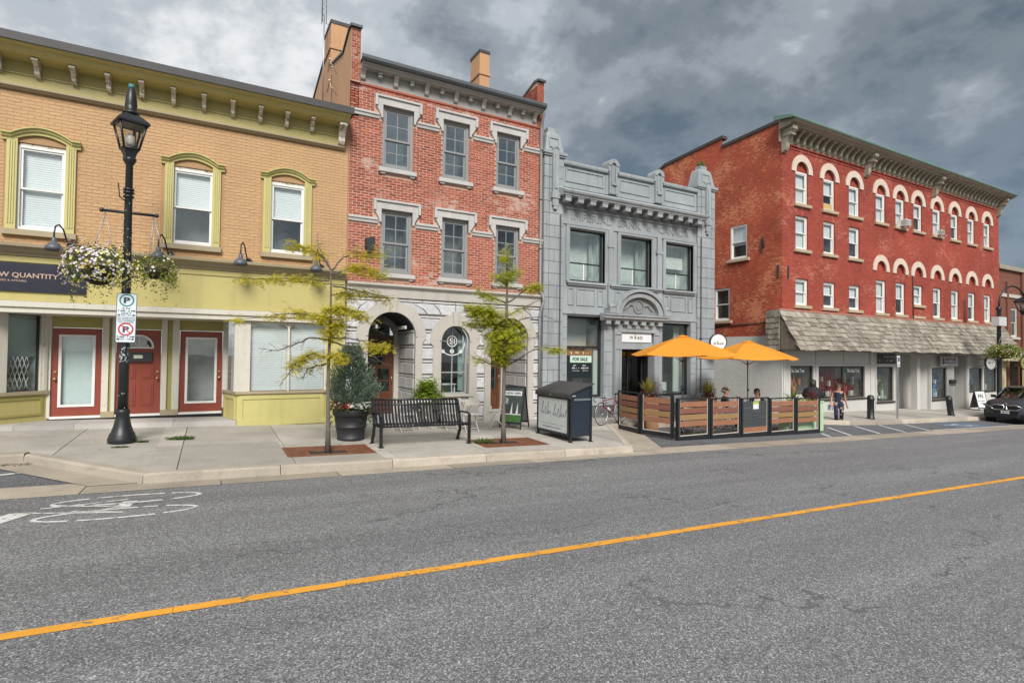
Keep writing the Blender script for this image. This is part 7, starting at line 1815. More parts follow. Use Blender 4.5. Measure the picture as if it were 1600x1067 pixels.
# ---- trees
M_BARK = paint('young_bark', (0.135, 0.115, 0.10), 0.9, 0.3, 5, 35, .6, .006, streak=.3)
M_LOCUST = leafmat('locust_leaf', [(0.52, 0.50, 0.035), (0.68, 0.60, 0.05), (0.76, 0.64, 0.08), (0.58, 0.56, 0.04), (0.38, 0.40, 0.035)], 0.5, mott=.25)
M_LOCUST2 = leafmat('locust_leaf_green', [(0.42, 0.47, 0.035), (0.56, 0.58, 0.05), (0.68, 0.62, 0.08), (0.46, 0.52, 0.035), (0.28, 0.34, 0.03)], 0.5, mott=.25)
RV, FV_ = Vector((math.cos(R(YAW)), -math.sin(R(YAW)), 0)), Vector((math.sin(R(YAW)), math.cos(R(YAW)), 0))
def tree(lab, base, trunk, r0, limbs, tufts, leafm, seed):
    """young honey locust: a slim stem, level limbs that fork into twigs, flat sprays of small leaves"""
    rr_ = random.Random(seed)
    t = wthing('street_tree', lab, 'tree', base, 'young street trees')
    B = Vector(base)
    W3 = lambda r_, h, d: B + RV * r_ + FV_ * d + Vector((0, 0, h))
    mb = MB(); pts = [W3(*p) for p in trunk]; n = len(pts)
    rad = [r0 * (1 - .72 * (k / (n - 1)) ** 0.9) for k in range(n)]; rad[0] *= 1.25
    mb.tube(pts, rad, 10); mb.build('trunk', M_BARK, t)
    lv = MB()
    def spray(p, q, n_leaf, wid):
        # leaves lie in flat, drooping sprays along the twig p->q
        p, q = Vector(p), Vector(q); d = (q - p)
        for _ in range(n_leaf):
            u = rr_.random(); c = p + d * u + Vector((rr_.gauss(0, wid), rr_.gauss(0, wid), rr_.gauss(0, wid * .75) - wid * .2))
            a = rr_.uniform(0, 6.283); L = rr_.uniform(.06, .10); dv = Vector((math.cos(a), math.sin(a), rr_.uniform(-.9, .35))).normalized(); sv = Vector((-dv.y, dv.x, rr_.uniform(-.3, .3))).normalized()
            # one pinnate leaf: a few paired leaflets
            for j in range(3):
                o = c + dv * L * (j + .6) * .55
                for s_ in (-1, 1):
                    e = o + (sv * s_ * .8 + dv * .55).normalized() * rr_.uniform(.030, .050); m_ = (o + e) / 2; wv = dv * .0135
                    lv.face([o, m_ - wv, e, m_ + wv])
    for li, (pl, lr, dens) in enumerate(limbs):
        mb = MB(); P = [W3(*q) for q in pl]; m_ = len(P)
        fine = []
        for i in range(m_ - 1):
            for k in range(4):
                u = k / 4; w_ = (P[i].lerp(P[i + 1], u)); fine.append(w_ + Vector((rr_.gauss(0, .008), rr_.gauss(0, .008), rr_.gauss(0, .009))))
        fine.append(P[-1]); nf = len(fine)
        mb.tube(fine, [lr * (1 - .8 * k / (nf - 1)) for k in range(nf)], 6)
        for k in range(2, nf - 1):          # twigs
            for _ in range(2):
                if rr_.random() < .62:
                    d = (fine[k] - fine[k - 1]).normalized(); sd = Vector((rr_.gauss(0, 1), rr_.gauss(0, 1), rr_.gauss(0, .45))); v = (d * .9 + sd * .75).normalized() * rr_.uniform(.10, .30) * (1.15 - .4 * k / nf)
                    e = fine[k] + v; mb.tube([fine[k], fine[k] + v * .5 + Vector((0, 0, rr_.uniform(-.012, .02))), e], [lr * .28, lr * .2, .003], 4, cap=False)
                    u = k / nf
                    if u > dens[0] and u < dens[1]: spray(fine[k], e, int(dens[2] * rr_.uniform(1.0, 1.8)), .045)
        mb.build('branch', M_BARK, t)
        i0 = int(nf * dens[0]); i1 = max(i0 + 1, int(nf * dens[1]))
        for k in range(i0, min(i1, nf - 1)): spray(fine[k], fine[k + 1], int(dens[2] * 1.8), .065)
    for (r_, h, d, rx, rz, n_) in tufts:
        for _ in range(n_):
            c = W3(r_ + rr_.gauss(0, rx * .5), h + rr_.gauss(0, rz * .5), d + rr_.gauss(0, rx * .45)); spray(c, c + Vector((rr_.gauss(0, .1), rr_.gauss(0, .1), rr_.gauss(0, .03))), 7, .035)
    tag(lv.build('crown', leafm, t, fix=False), kind='stuff')
    return t
def c1(x, y, d=0.0): return ((x - 395) / 207.0, (980 - y) / 207.0 * 1.015, d)
T1 = [((395, 245), (370, 215, .05), (345, 185, .1), (290, 155, .15), (205, 140, .2)), ((395, 245), (350, 165, -.05), (338, 125, -.1)), ((395, 245), (440, 190, .1), (480, 168, .15), (612, 172, .2)),
      ((388, 290), (300, 285, -.15), (180, 292, -.25), (30, 296, -.3)), ((398, 265), (480, 240, -.1), (560, 248, -.2), (632, 275, -.3)), ((400, 310), (460, 318, .15), (520, 330, .2), (640, 352, .3)),
      ((386, 440), (300, 425, -.1), (200, 430, -.2), (60, 452, -.3)), ((398, 425), (440, 395, -.1), (490, 415, -.2), (552, 440, -.25)), ((386, 527), (300, 520, .1), (230, 548, .2), (160, 572, .25), (75, 565, .3)),
      ((386, 600), (330, 582, -.1), (285, 610, -.15), (260, 640, -.2), (212, 712, -.25)), ((388, 625), (330, 632, .15), (290, 650, .2), (265, 690, .25)), ((400, 520), (470, 520, -.1), (520, 527, -.15), (575, 548, -.2), (660, 552, -.3)),
      ((400, 535), (480, 556, .1), (560, 592, .2), (632, 632, .25)), ((395, 350), (430, 330, .3), (455, 345, .5))]
dens1 = [(.45, 1, 12), (.75, 1, 1), (.55, 1, 11), (.15, 1, 12), (.3, 1, 13), (.45, 1, 10), (.15, .75, 12), (.2, 1, 14), (1.1, 1.2, 0), (.1, .65, 12), (.2, .6, 4), (.6, 1, 12), (1.1, 1.2, 0), (.2, 1, 10)]
tree('slender young tree with sparse yellow leaves in front of the lime shopfront', (2.07, 11.12, G(2.07, 11.12) - .03), [c1(395, 980), c1(394, 880), c1(392, 780), c1(391, 640), c1(394, 520), c1(396, 420), c1(395, 320), c1(394, 245)], .048,
     [([c1(*q) for q in l], .020 if i not in (1, 13) else .012, dens1[i]) for i, l in enumerate(T1)],
     [c1(400, 400) + (.16, .12, 22), c1(425, 470) + (.18, .2, 60), c1(395, 500, -.1) + (.10, .12, 30), c1(425, 590) + (.14, .12, 36), c1(45, 450, -.3) + (.07, .04, 10), c1(370, 440, -.1) + (.16, .1, 34)], M_LOCUST, 11)
def c2(x, y, d=0.0): return ((x - 205) / 209.0, (915 - y) / 209.0 * 1.01, d)
T2 = [((196, 545), (130, 530, -.1), (90, 508, -.15), (50, 500, -.2)), ((214, 540), (270, 510, .1), (330, 468, .15), (400, 450, .2), (480, 456, .25), (590, 466, .3)), ((214, 440), (260, 420, .1), (300, 398, .15), (380, 410, .2)), ((220, 352), (260, 330, -.1), (300, 312, -.15), (400, 300, -.2), (470, 330, -.2)),
      ((216, 235), (290, 180, -.05), (335, 160, -.1), (372, 150, -.1)), ((208, 232), (160, 218, -.1), (130, 205, -.1), (60, 172, -.15)), ((206, 330), (150, 290, -.2), (90, 270, -.3), (10, 262, -.35)), ((206, 350), (140, 330, .2), (80, 340, .25), (20, 330, .3)),
      ((206, 400), (160, 380, .3), (120, 390, .4)), ((212, 300), (280, 262, .1), (340, 235, .1), (390, 205, .15)), ((214, 470), (250, 460, -.25), (270, 440, -.35)), ((205, 470), (170, 455, -.2), (140, 470, -.3)), ((214, 130), (240, 90, 0), (262, 60, .05)), ((212, 160), (180, 120, 0), (166, 95, .05))]
dens2 = [(.5, .8, 5), (.6, .8, 12), (1.1, 1.2, 0), (1.1, 1.2, 0), (.5, 1, 12), (.3, .9, 8), (.1, 1, 17), (.1, 1, 14), (.1, 1, 14), (.1, .4, 6), (.1, 1, 13), (.1, 1, 14), (.4, 1, 7), (.3, 1, 7)]
tree('taller young tree with a denser lime clump mid-stem beside the sandwich board', (6.05, 11.25, G(6.05, 11.25) - .03), [c2(205, 915), c2(204, 820), c2(203, 700), c2(205, 560), c2(207, 420), c2(212, 300), c2(214, 200), c2(213, 90), c2(214, 0), c2(212, -60)], .054,
     [([c2(*q) for q in l], .021 if i < 9 else .013, dens2[i]) for i, l in enumerate(T2)],
     [c2(110, 295, -.1) + (.42, .22, 95), c2(200, 370) + (.46, .34, 100), c2(250, 400, -.1) + (.30, .26, 55), c2(165, 440, .1) + (.26, .26, 45), c2(190, 510) + (.14, .12, 50), c2(215, 105) + (.12, .2, 40), c2(205, 20) + (.1, .2, 26), c2(75, 275, -.2) + (.26, .09, 40)], M_LOCUST2, 23)
# ---- planter with juniper
M_POT = paint('charcoal_pot', (0.022, 0.023, 0.026), 0.55, .15, 3, 50, .15)
px_, py_ = 2.80, 12.42; pz_ = G(px_, py_)
POT = wthing('planter_pot', 'large ribbed charcoal planter pot beside the bench end', 'planter', (px_, py_, pz_))
mb = MB(); mb.lathe([(0.0, 0.0), (.285, 0.0), (.30, .03), (.30, .06), (.292, .065), (.325, .28), (.342, .29), (.342, .31), (.33, .32), (.365, .54), (.385, .545), (.395, .56), (.40, .67), (.39, .685), (.365, .68), (.36, .6), (0, .6)], (px_, py_, pz_), 32); mb.build('pot', M_POT, POT)
mb = MB(); mb.lathe([(.0, .63), (.35, .62)], (px_, py_, pz_), 16); mb.build('soil', M_SOIL, POT)
M_JUN = leafmat('juniper', [(0.15, 0.23, 0.15), (0.25, 0.34, 0.25), (0.36, 0.46, 0.36), (0.10, 0.16, 0.10), (0.28, 0.37, 0.27)], 0.28)
JU = wthing('juniper_shrub', 'upright blue-green juniper growing in the charcoal pot', 'shrub', (px_, py_, pz_ + .62))
mb = MB(); mb.tube([(px_, py_, pz_ + .6), (px_ + .02, py_, pz_ + 1.2), (px_, py_, pz_ + 1.9)], [.035, .025, .006], 7); mb.build('stem', M_BARK, JU)
mb = MB()
prof = lambda h: .56 * (1 - (h / 1.42)) ** .62 * min(1, .34 + h * 2.0) + .02
for _ in range(3600):
    h = rnd.random() ** 1.25 * 1.36; a = rnd.uniform(0, 6.283); lump = 1 + .22 * math.sin(3 * a + h * 5) + .16 * math.sin(7 * a - h * 9)
    q = prof(h) * lump * rnd.uniform(.45, 1.05); p = Vector((px_ + q * math.cos(a), py_ + q * math.sin(a), pz_ + .66 + h))
    out = Vector((math.cos(a), math.sin(a), 1.5 + rnd.gauss(0, .4))).normalized(); L = rnd.uniform(.07, .15)
    for _k in range(7):    # feathery spray
        o = p + out * L * rnd.random(); d = (out + Vector((rnd.gauss(0, .6), rnd.gauss(0, .6), rnd.gauss(0, .5)))).normalized() * rnd.uniform(.03, .055); w = d.cross(Vector((rnd.gauss(0, 1), rnd.gauss(0, 1), rnd.gauss(0, 1)))).normalized() * .011
        mb.face([o - w, o + w, o + d])
tag(mb.build('foliage', M_JUN, JU, fix=False), kind='stuff')
FL = wthing('bedding_flowers', 'red and white flowers with trailing greenery round the rim of the charcoal pot', 'flowers', (px_, py_, pz_ + .65))
lf, fr_, fw_ = MB(), MB(), MB()
for _ in range(620):
    a = rnd.uniform(0, 6.283); q = rnd.uniform(.2, .5); side_ = abs(math.cos(a - R(YAW) * -1)); z = .70 + rnd.uniform(-.05, .10)
    if rnd.random() < .45 and (math.cos(a) * RV.x + math.sin(a) * RV.y) ** 2 > .45: z -= rnd.random() * .42; q = rnd.uniform(.40, .54)
    leaf(lf, (px_ + q * math.cos(a), py_ + q * math.sin(a), pz_ + z), rnd.uniform(.04, .075))
for _ in range(330):
    a = rnd.uniform(0, 6.283); q = rnd.uniform(.30, .47); t_ = math.cos(a) * RV.x + math.sin(a) * RV.y
    flower(fr_ if t_ < .25 and rnd.random() < .8 else fw_, (px_ + q * math.cos(a), py_ + q * math.sin(a), pz_ + .75 + rnd.uniform(-.04, .09)), (math.cos(a), math.sin(a), 1.2), rnd.uniform(.02, .034))
tag(lf.build('foliage', M_BKLEAF, FL, fix=False), kind='stuff'); tag(fr_.build('blossom', leafmat('red_petal', [(.30, .03, .02), (.38, .06, .03)], .2), FL, fix=False), kind='stuff'); tag(fw_.build('blossom', M_PETALW, FL, fix=False), kind='stuff')
# ---- bench
bx, by = 4.16, 11.58; BR = math.atan2(11.47 - 11.28, 5.20 - 3.13) * .6
BN = thing('park_bench', 'long black metal bench with curved vertical slats facing the street', 'bench', (bx, by, G(bx, by)), BR)
M_BENCH = paint('bench_black', (0.013, 0.014, 0.018), 0.33, .3, 5, 60, .08, .001)
HL = 1.03; slp = -0.028
mb = MB()
prof = [(-.30, .40), (-.325, .425), (-.32, .455), (-.28, .465), (-.05, .44), (.10, .435), (.155, .46), (.19, .53), (.255, .76), (.29, .90), (.315, .935)]
w = .023; t_ = .004
V = []
for (y, z) in prof: V += [(-w, y, z), (w, y, z)]
off = []
for i, (y, z) in enumerate(prof):
    a = prof[max(i - 1, 0)]; b = prof[min(i + 1, len(prof) - 1)]; d = Vector((b[0] - a[0], b[1] - a[1])).normalized(); off.append((y + d.y * .007, z - d.x * .007))
for (y, z) in off: V += [(-w, y, z), (w, y, z)]
n = len(prof); F = []
for i in range(n - 1):
    a, b = 2 * i, 2 * i + 2 * n
    F += [(a, a + 1, a + 3, a + 2), (b, b + 2, b + 3, b + 1), (a, a + 2, b + 2, b), (a + 1, b + 1, b + 3, a + 3)]
F += [(0, 2 * n, 2 * n + 1, 1), (2 * n - 2, 2 * n - 1, 4 * n - 1, 4 * n - 2)]
mb.mesh(V, F); slm = mb.data('slat', M_BENCH)
for k in range(27):
    x = -HL + .06 + k * (2 * HL - .12) / 26
    o = link('slat', slm, BN); o.location = (x, 0, slp * x)
for x in (-HL + .0, HL - .0):
    zz = slp * x
    mb = MB(); mb.box(x - .028, x + .028, -.33, -.275, zz - .02, zz + .655); mb.box(x - .05, x + .05, -.36, -.25, zz - .02, zz + .012); mb.build('leg', M_BENCH, BN)
    mb = MB(); mb.prism([(.12, .43), (.17, .43), (.20, .25), (.33, 0.0), (.27, 0.0), (.15, .22)], lambda u, v, d: (x + d, u, zz + v), -.025, .025); mb.box(x - .05, x + .05, .24, .36, zz - .02, zz + .012)
    mb.prism([(.12, .43), (.17, .43), (.345, .94), (.30, .95)], lambda u, v, d: (x + d, u, zz + v), -.024, .024); mb.build('leg', M_BENCH, BN)
    mb = MB(); mb.tube([(x, -.30, zz + .64), (x, -.26, zz + .675), (x, .05, zz + .68), (x, .22, zz + .66)], .024, 8); mb.boxf(IDF, x - .02, x + .02, zz + .40, zz + .44, -.30, .18); mb.build('armrest', M_BENCH, BN)
x = .40; mb = MB(); mb.tube([(x, -.05, .45), (x, -.08, .66), (x, -.04, .70), (x, .22, .70)], .026, 8); mb.build('armrest', M_BENCH, BN)
mb = MB(); 
for (y, z) in ((-.29, .445), (.14, .445), (.27, .86)): mb.tube([(-HL, y + .015, z - .022 - slp * HL), (HL, y + .015, z - .022 + slp * HL)], .018, 8)
mb.tube([(-HL, .325, .945 - slp * HL), (HL, .325, .945 + slp * HL)], .020, 8); mb.build('rail', M_BENCH, BN)
# ---- fern in a pot behind the bench
fx, fy = 5.36, 14.45; fz = G(fx, fy)
FP_ = wthing('fern_pot', 'pale pot stand behind the bench holding a fern', 'planter', (fx, fy, fz))
mb = MB(); mb.lathe([(.14, 0), (.17, .1), (.15, .3), (.2, .64), (.19, .66), (.1, .62), (0, .62)], (fx, fy, fz), 18); mb.build('pot', M_STONE, FP_)
FE = wthing('fern', 'bright green arching fern in front of the arched window 51', 'plant', (fx, fy, fz + .48))
mb = MB()
for _ in range(460):
    a = rnd.uniform(0, 6.283); L = rnd.uniform(.45, .74); el = rnd.uniform(.15, 1.35); pts = []; p = Vector((fx, fy, fz + .74)); v = Vector((math.cos(a) * math.cos(el), math.sin(a) * math.cos(el), math.sin(el)))
    for k in range(7): pts.append(p.copy()); p = p + v * L / 6; v = (v + Vector((0, 0, -.20))).normalized()
    sd = Vector((-math.sin(a), math.cos(a), 0))
    for k in range(1, 6):
        for s_ in (-1, 1):
            d = (pts[k + 1] - pts[k]); e = pts[k] + sd * s_ * .075 * math.sin(math.pi * (k + .6) / 7.2) + d * .5; mb.face([pts[k], pts[k] + d * .35 + sd * s_ * .012, e, pts[k] - d * .1 + sd * s_ * .012])
tag(mb.build('frond', leafmat('fern_leaf', [(.15, .26, .022), (.27, .39, .035), (.38, .48, .06), (.10, .18, .02)], .45), FE, fix=False), kind='stuff')
# ---- bistro set
M_BISTRO = paint('bistro_white', (.62, .60, .56), .5, .08, 3, 30, .05)
def bistro_chair(loc, rz, lab):
    t = thing('bistro_chair', lab, 'chair', loc, rz, 'white folding bistro chairs')
    mb = MB(); mb.box(-.19, .19, -.19, .19, .445, .465); mb.boxf(IDF, -.20, .20, .43, .447, -.20, -.18); mb.build('seat', M_BISTRO, t)
    mb = MB(); mb.prism([(-.19, .70), (.19, .70), (.17, .845), (-.17, .845)], lambda u, v, d: (u, .24 + (v - .7) * .18 + d, v), 0, .012); mb.build('backrest', M_BISTRO, t)
    for s_ in (-1, 1):
        mb = MB(); mb.tube([(s_ * .185, -.26, 0), (s_ * .185, .0, .445), (s_ * .185, .265, .84)], .010, 6); mb.build('leg', M_BISTRO, t)
        mb = MB(); mb.tube([(s_ * .165, .24, 0), (s_ * .165, -.16, .44)], .010, 6); mb.build('leg', M_BISTRO, t)
    mb = MB(); mb.tube([(-.185, -.2, .10), (.185, -.2, .10)], .007, 5); mb.tube([(-.165, .18, .10), (.165, .18, .10)], .007, 5); mb.build('stretcher', M_BISTRO, t)
    return t
def bistro_table(loc, lab):
    t = thing('bistro_table', lab, 'table', loc, .3, 'white bistro tables')
    mb = MB(); mb.lathe([(0, .715), (.31, .715), (.32, .72), (.32, .735), (.31, .74), (0, .74)], (0, 0, 0), 24); mb.build('tabletop', M_BISTRO, t)
    for s_ in (-1, 1):
        mb = MB(); mb.tube([(s_ * .2, -.26, 0), (s_ * .06, .24, .715)], .010, 6); mb.build('leg', M_BISTRO, t); mb = MB(); mb.tube([(s_ * .2, .26, 0), (s_ * .06, -.24, .715)], .010, 6); mb.build('leg', M_BISTRO, t)
    return t
CH = bistro_chair((4.30, 13.15, G(4.30, 13.15)), math.pi, 'white bistro chair behind the left half of the bench')
for x, y, rz, lab in ((5.50, 13.25, math.pi + .15, 'white bistro chair behind the right half of the bench below the fern'), (5.98, 12.98, math.pi - .12, 'white bistro chair just right of the bench end with its back to the street'), (6.86, 13.12, -math.pi / 2 - .35, 'white bistro chair seen side-on behind the right tree trunk')):
    dup(CH, (x, y, G(x, y)), rz, lab)
TB = bistro_table((4.85, 13.62, G(4.85, 13.62)), 'white bistro table hidden behind the bench between two chairs')
dup(TB, (6.15, 13.68, G(6.15, 13.68)), .5, 'white bistro table between the bench end and the right tree')
# ---- chalk sandwich board
def aboard(name, lab, loc, rz, w, h, spread, frame_m, face_m):
    t = thing(name, lab, 'sandwich board', loc, rz)
    for s_ in (-1, 1):
        f_ = frame_at((0, s_ * spread / 2, 0), (1, 0, 0), (0, -s_ * spread / 2, h), (0, s_ * -1.0 if s_ < 0 else -1.0, 0)) if False else (lambda s2: (lambda u, v, d=0.0: (u, s2 * (spread / 2 * (1 - v / h) + .012 - d), v)))(s_)
        mb = MB()
        for a, b, c, e in ((-w / 2, -w / 2 + .035, 0, h), (w / 2 - .035, w / 2, 0, h), (-w / 2 + .035, w / 2 - .035, h - .05, h), (-w / 2 + .035, w / 2 - .035, .13, .18)): mb.boxf(f_, a, b, c, e, 0, .022)
        fo = mb.build('frame', frame_m, t); mb = MB(); mb.boxf(f_, -w / 2 + .035, w / 2 - .035, .18, h - .05, .006, .016); mb.build('panel', face_m if s_ < 0 else plain('board_back', (.13, .13, .125), .8), t)
    return t
M_CHALK = paint('chalkboard', (.045, .062, .062), .7, .35, 2.5, 9, 0, obj=True)
AB = aboard('sandwich_board', 'black chalk A-board with white header and green drawing beside the locker', (7.52, 13.35, G(7.5, 13.3)), math.atan2(-.8, .6), .66, 1.16, .62, M_BLACK, M_CHALK)
fb = lambda u, v, d=0.0: (u, -(.31 * (1 - v / 1.16) + .012 - d), v)
mb = MB(); mb.boxf(fb, -.25, .25, .90, 1.02, .003, .0058); mb.build('header', M_SIGNW, AB)
text('lettering', 'NOW OPEN', fb, -.22, .22, .925, .995, M_INK, AB, .0029, .002, bold=.03)
mb = MB(); mb.boxf(fb, -.29, .29, .19, .40, .003, .0058); mb.build('chalk_grass', paint('chalk_green', (.05, .14, .03), .8, .5, 6, 25, 0), AB)
mb = MB(); mb.boxf(fb, -.27, .28, .38, .405, .001, .003)
for u in (-.05, .12): mb.prism([(u, .41), (u + .07, .41), (u + .05, .62), (u + .04, .72)], fb, .003, .0058)
mb.build('chalk_drawing', plain('chalk_white', (.62, .64, .62), .9), AB)
# ---- recycling locker
LK = wthing('recycling_locker', 'big navy metal bin locker with white scripted panel near the right tree', 'bin', (7.95, 11.5, G(7.95, 11.5)))
M_NAVYM = paint('navy_metal', (.016, .024, .038), .42, .2, 3, 40, .08, .002); M_LIDM = paint('charcoal_lid', (.045, .045, .046), .5, .3, 2.2, 30, .15)
lx0, lx1, ly0, ly1 = 7.62, 8.27, 10.78, 12.30; lz = G(7.9, 11.0)
zb, zf_, zr = lz + .13, lz + 1.16, lz + 1.34
P = [(lx0, zb), (lx1, zb), (lx1, zr), (lx0, zf_)]
mb = MB(); mb.prism(P, lambda u, v, d: (u, d, v), ly0 + .02, ly1 - .02); mb.build('body', M_NAVYM, LK)
for (x, y) in ((lx0, ly0), (lx1 - .05, ly0), (lx0, ly1 - .05), (lx1 - .05, ly1 - .05)):
    mb = MB(); mb.box(x, x + .05, y, y + .05, G(x, y) - .01, (zf_ if x == lx0 else zr) - .02); mb.box(x - .02, x + .07, y - .02, y + .07, G(x, y) - .005, G(x, y) + .012); mb.build('leg', M_BLACK, LK)
mb = MB(); pf = [(lx0 - .05, zf_ - .10), (lx0 - .05, zf_ - .02), (lx0 - .03, zf_ + .02), (lx0 + .02, zf_ + .045), (lx1 + .04, zr + .075), (lx1 + .04, zr + .05), (lx0 + .02, zf_ + .015), (lx0 - .02, zf_ - .02), (lx0 - .02, zf_ - .10)]
mb.prism(pf, lambda u, v, d: (u, d, v), ly0 - .03, ly1 + .03, sm=False); mb.build('lid', M_LIDM, LK)
FLK = frame_at((lx0 - .008, ly1 - .06, lz), (0, -1, 0), (0, 0, 1), (1, 0, 0)); LW = ly1 - ly0 - .12
mb = MB()
for a, b, c, e in ((-.02, .03, .16, 1.05), (LW - .03, LW + .02, .16, 1.05), (.03, LW - .03, 1.02, 1.05), (.03, LW - .03, .16, .20)): mb.boxf(FLK, a, b, c, e, -.025, .01)
mb.build('panel_frame', M_BLACK, LK)
mb = MB(); mb.boxf(FLK, .03, LW - .03, .20, 1.02, -.008, .004); mb.build('panel', paint('white_panel', (.50, .545, .56), .5, .06, 1.2, 8, 0), LK)
mb = MB(); rr_ = random.Random(5); pts = []      # looping script across the panel, then two faint lines of print
def script(u0, u1, v, h, n):
    pts = []
    for k in range(n * 14):
        t = k / 14; ph = t * 2 * math.pi; tall = h * (1.0 if int(t) in (0, n // 2) else (.62 if int(t) % 4 in (2,) else .24))
        pts.append(FLK(u0 + (u1 - u0) * t / n + .030 * math.sin(ph) + .35 * tall * (.5 - .5 * math.cos(ph)), v + tall * (.5 - .5 * math.cos(ph)) - (.10 if int(t) % 5 == 3 else 0) * max(0, math.sin(ph)), -.010))
    return pts
mb.tube(script(.14, .62, .62, .30, 6), .006, 4); mb.tube(script(.70, 1.30, .60, .30, 7), .006, 4); mb.build('script_lettering', plain('script_grey', (.13, .15, .16), .6), LK)
printline(FLK, .15, 1.2, .36, .375, MATS['script_grey'], LK, -.0085, 40); printline(FLK, .2, 1.1, .27, .30, MATS['script_grey'], LK, -.0085, 30)
mb = MB(); mb.boxf(front(ly0), lx0 + .10, lx1 - .06, zf_ - .16, zf_ - .11, -.01, .02); mb.build('label_strip', plain('strip_grey', (.13, .15, .17), .4), LK)
mb = MB(); mb.boxf(front(ly0), lx0 + .02, lx0 + .13, zf_ - .06, zf_ - .02, -.036, -.03); mb.tube([(lx0 - .06, 11.6, zf_ - .06), (lx0 - .04, 11.6, zf_ - .06)], .015, 8); mb.build('badge', M_STEEL, LK)
# ================================================================ PATIO IN THE PARKING BAY
M_PLK = [paint('plank_terracotta', (.29, .13, .075), .65, .16, 3, 40, .2, .002, streak=.1, obj=True), paint('plank_russet', (.20, .078, .055), .65, .16, 3, 40, .2, .002, obj=True), paint('plank_ochre', (.28, .17, .075), .65, .16, 3, 40, .2, .002, obj=True)]
M_PLKG = paint('plank_slate', (.050, .057, .064), .6, .12, 3, 40, .15, .002, obj=True)
M_TRIMP = plain('trim_pale', (.50, .46, .40), .5)
def fence_panel(w, kinds, lab):
    t = thing('fence_panel', lab, 'fence panel', (0, 0, 0), 0, 'slatted patio fence panels')
    mb = MB()
    for x in (0.02, w - .10): mb.box(x, x + .08, -.03, .05, 0, 1.20)
    mb.box(.10, w - .10, -.02, .03, 1.165, 1.20); mb.box(.10, w - .10, -.025, .04, .02, .13); mb.build('frame', M_BLACK, t)
    mb = MB(); mb.box(.105, .125, -.012, .012, .13, 1.165); mb.box(w - .125, w - .105, -.012, .012, .13, 1.165); mb.box(.125, w - .125, -.012, .012, .131, .155); mb.build('edge_trim', M_TRIMP, t)
    z = 1.085
    for i, k in enumerate(kinds):
        h = .150 if k < 3 else .092
        mb = MB(); mb.bevbox(IDF, .127, w - .127, z - h, z, -.018 + rnd.uniform(-.003, .003), .012, .006); mb.build('plank', (M_PLK + [M_PLKG])[k], t); z -= h + (.032 if k < 3 else .006)
    return t
CW = 1.335
def up(x, y): return BZ(x, y) + 0.005
P0 = fence_panel(CW, (0, 1, 2, 0), 'wooden slat fence panel just right of the patio corner facing the road')
corner = (11.40, 11.08)
P0.location = (corner[0] + .04, corner[1], up(12, 11.08) - .012)
for k, lab in ((1, 'second wooden fence panel from the patio corner, in front of the seated man'), (3, 'wooden fence panel between the slate gate and the right end panel'), (4, 'wooden fence panel at the right end of the patio beside the dark figure')):
    x = corner[0] + .04 + CW * k; dup(P0, (x, corner[1], up(x + .6, 11.08) - .012), 0, lab)
GT = fence_panel(CW, (3,) * 8 + (0,), 'slate grey slatted gate panel with a small notice in front of the seated woman')
x = corner[0] + .04 + CW * 2; GT.location = (x, corner[1], up(x + .6, 11.08) - .012)
mb = MB(); mb.box(.55, .80, -.03, -.019, .85, 1.07); mb.build('notice', M_SIGNW, GT)
mb = MB(); mb.box(.551, .799, -.034, -.0301, 1.0, 1.069); mb.build('notice_header', plain('notice_lime', (.42, .55, .05), .5), GT)
a1 = (11.16, 12.22); a0 = (11.30, 13.40)
for (p, q, lab) in ((a1, (corner[0] - .02, corner[1] + .05), 'wooden fence panel on the short left side of the patio next to the corner'), (a0, (a1[0], a1[1] + .02), 'rearmost wooden fence panel on the short left side beside the bicycle')):
    d = (q[0] - p[0], q[1] - p[1]); L = math.hypot(*d)
    o = dup(P0, (p[0], p[1], up(p[0], 12) + .03), math.atan2(d[1], d[0]), lab); o.scale = (L / CW, 1, 1)
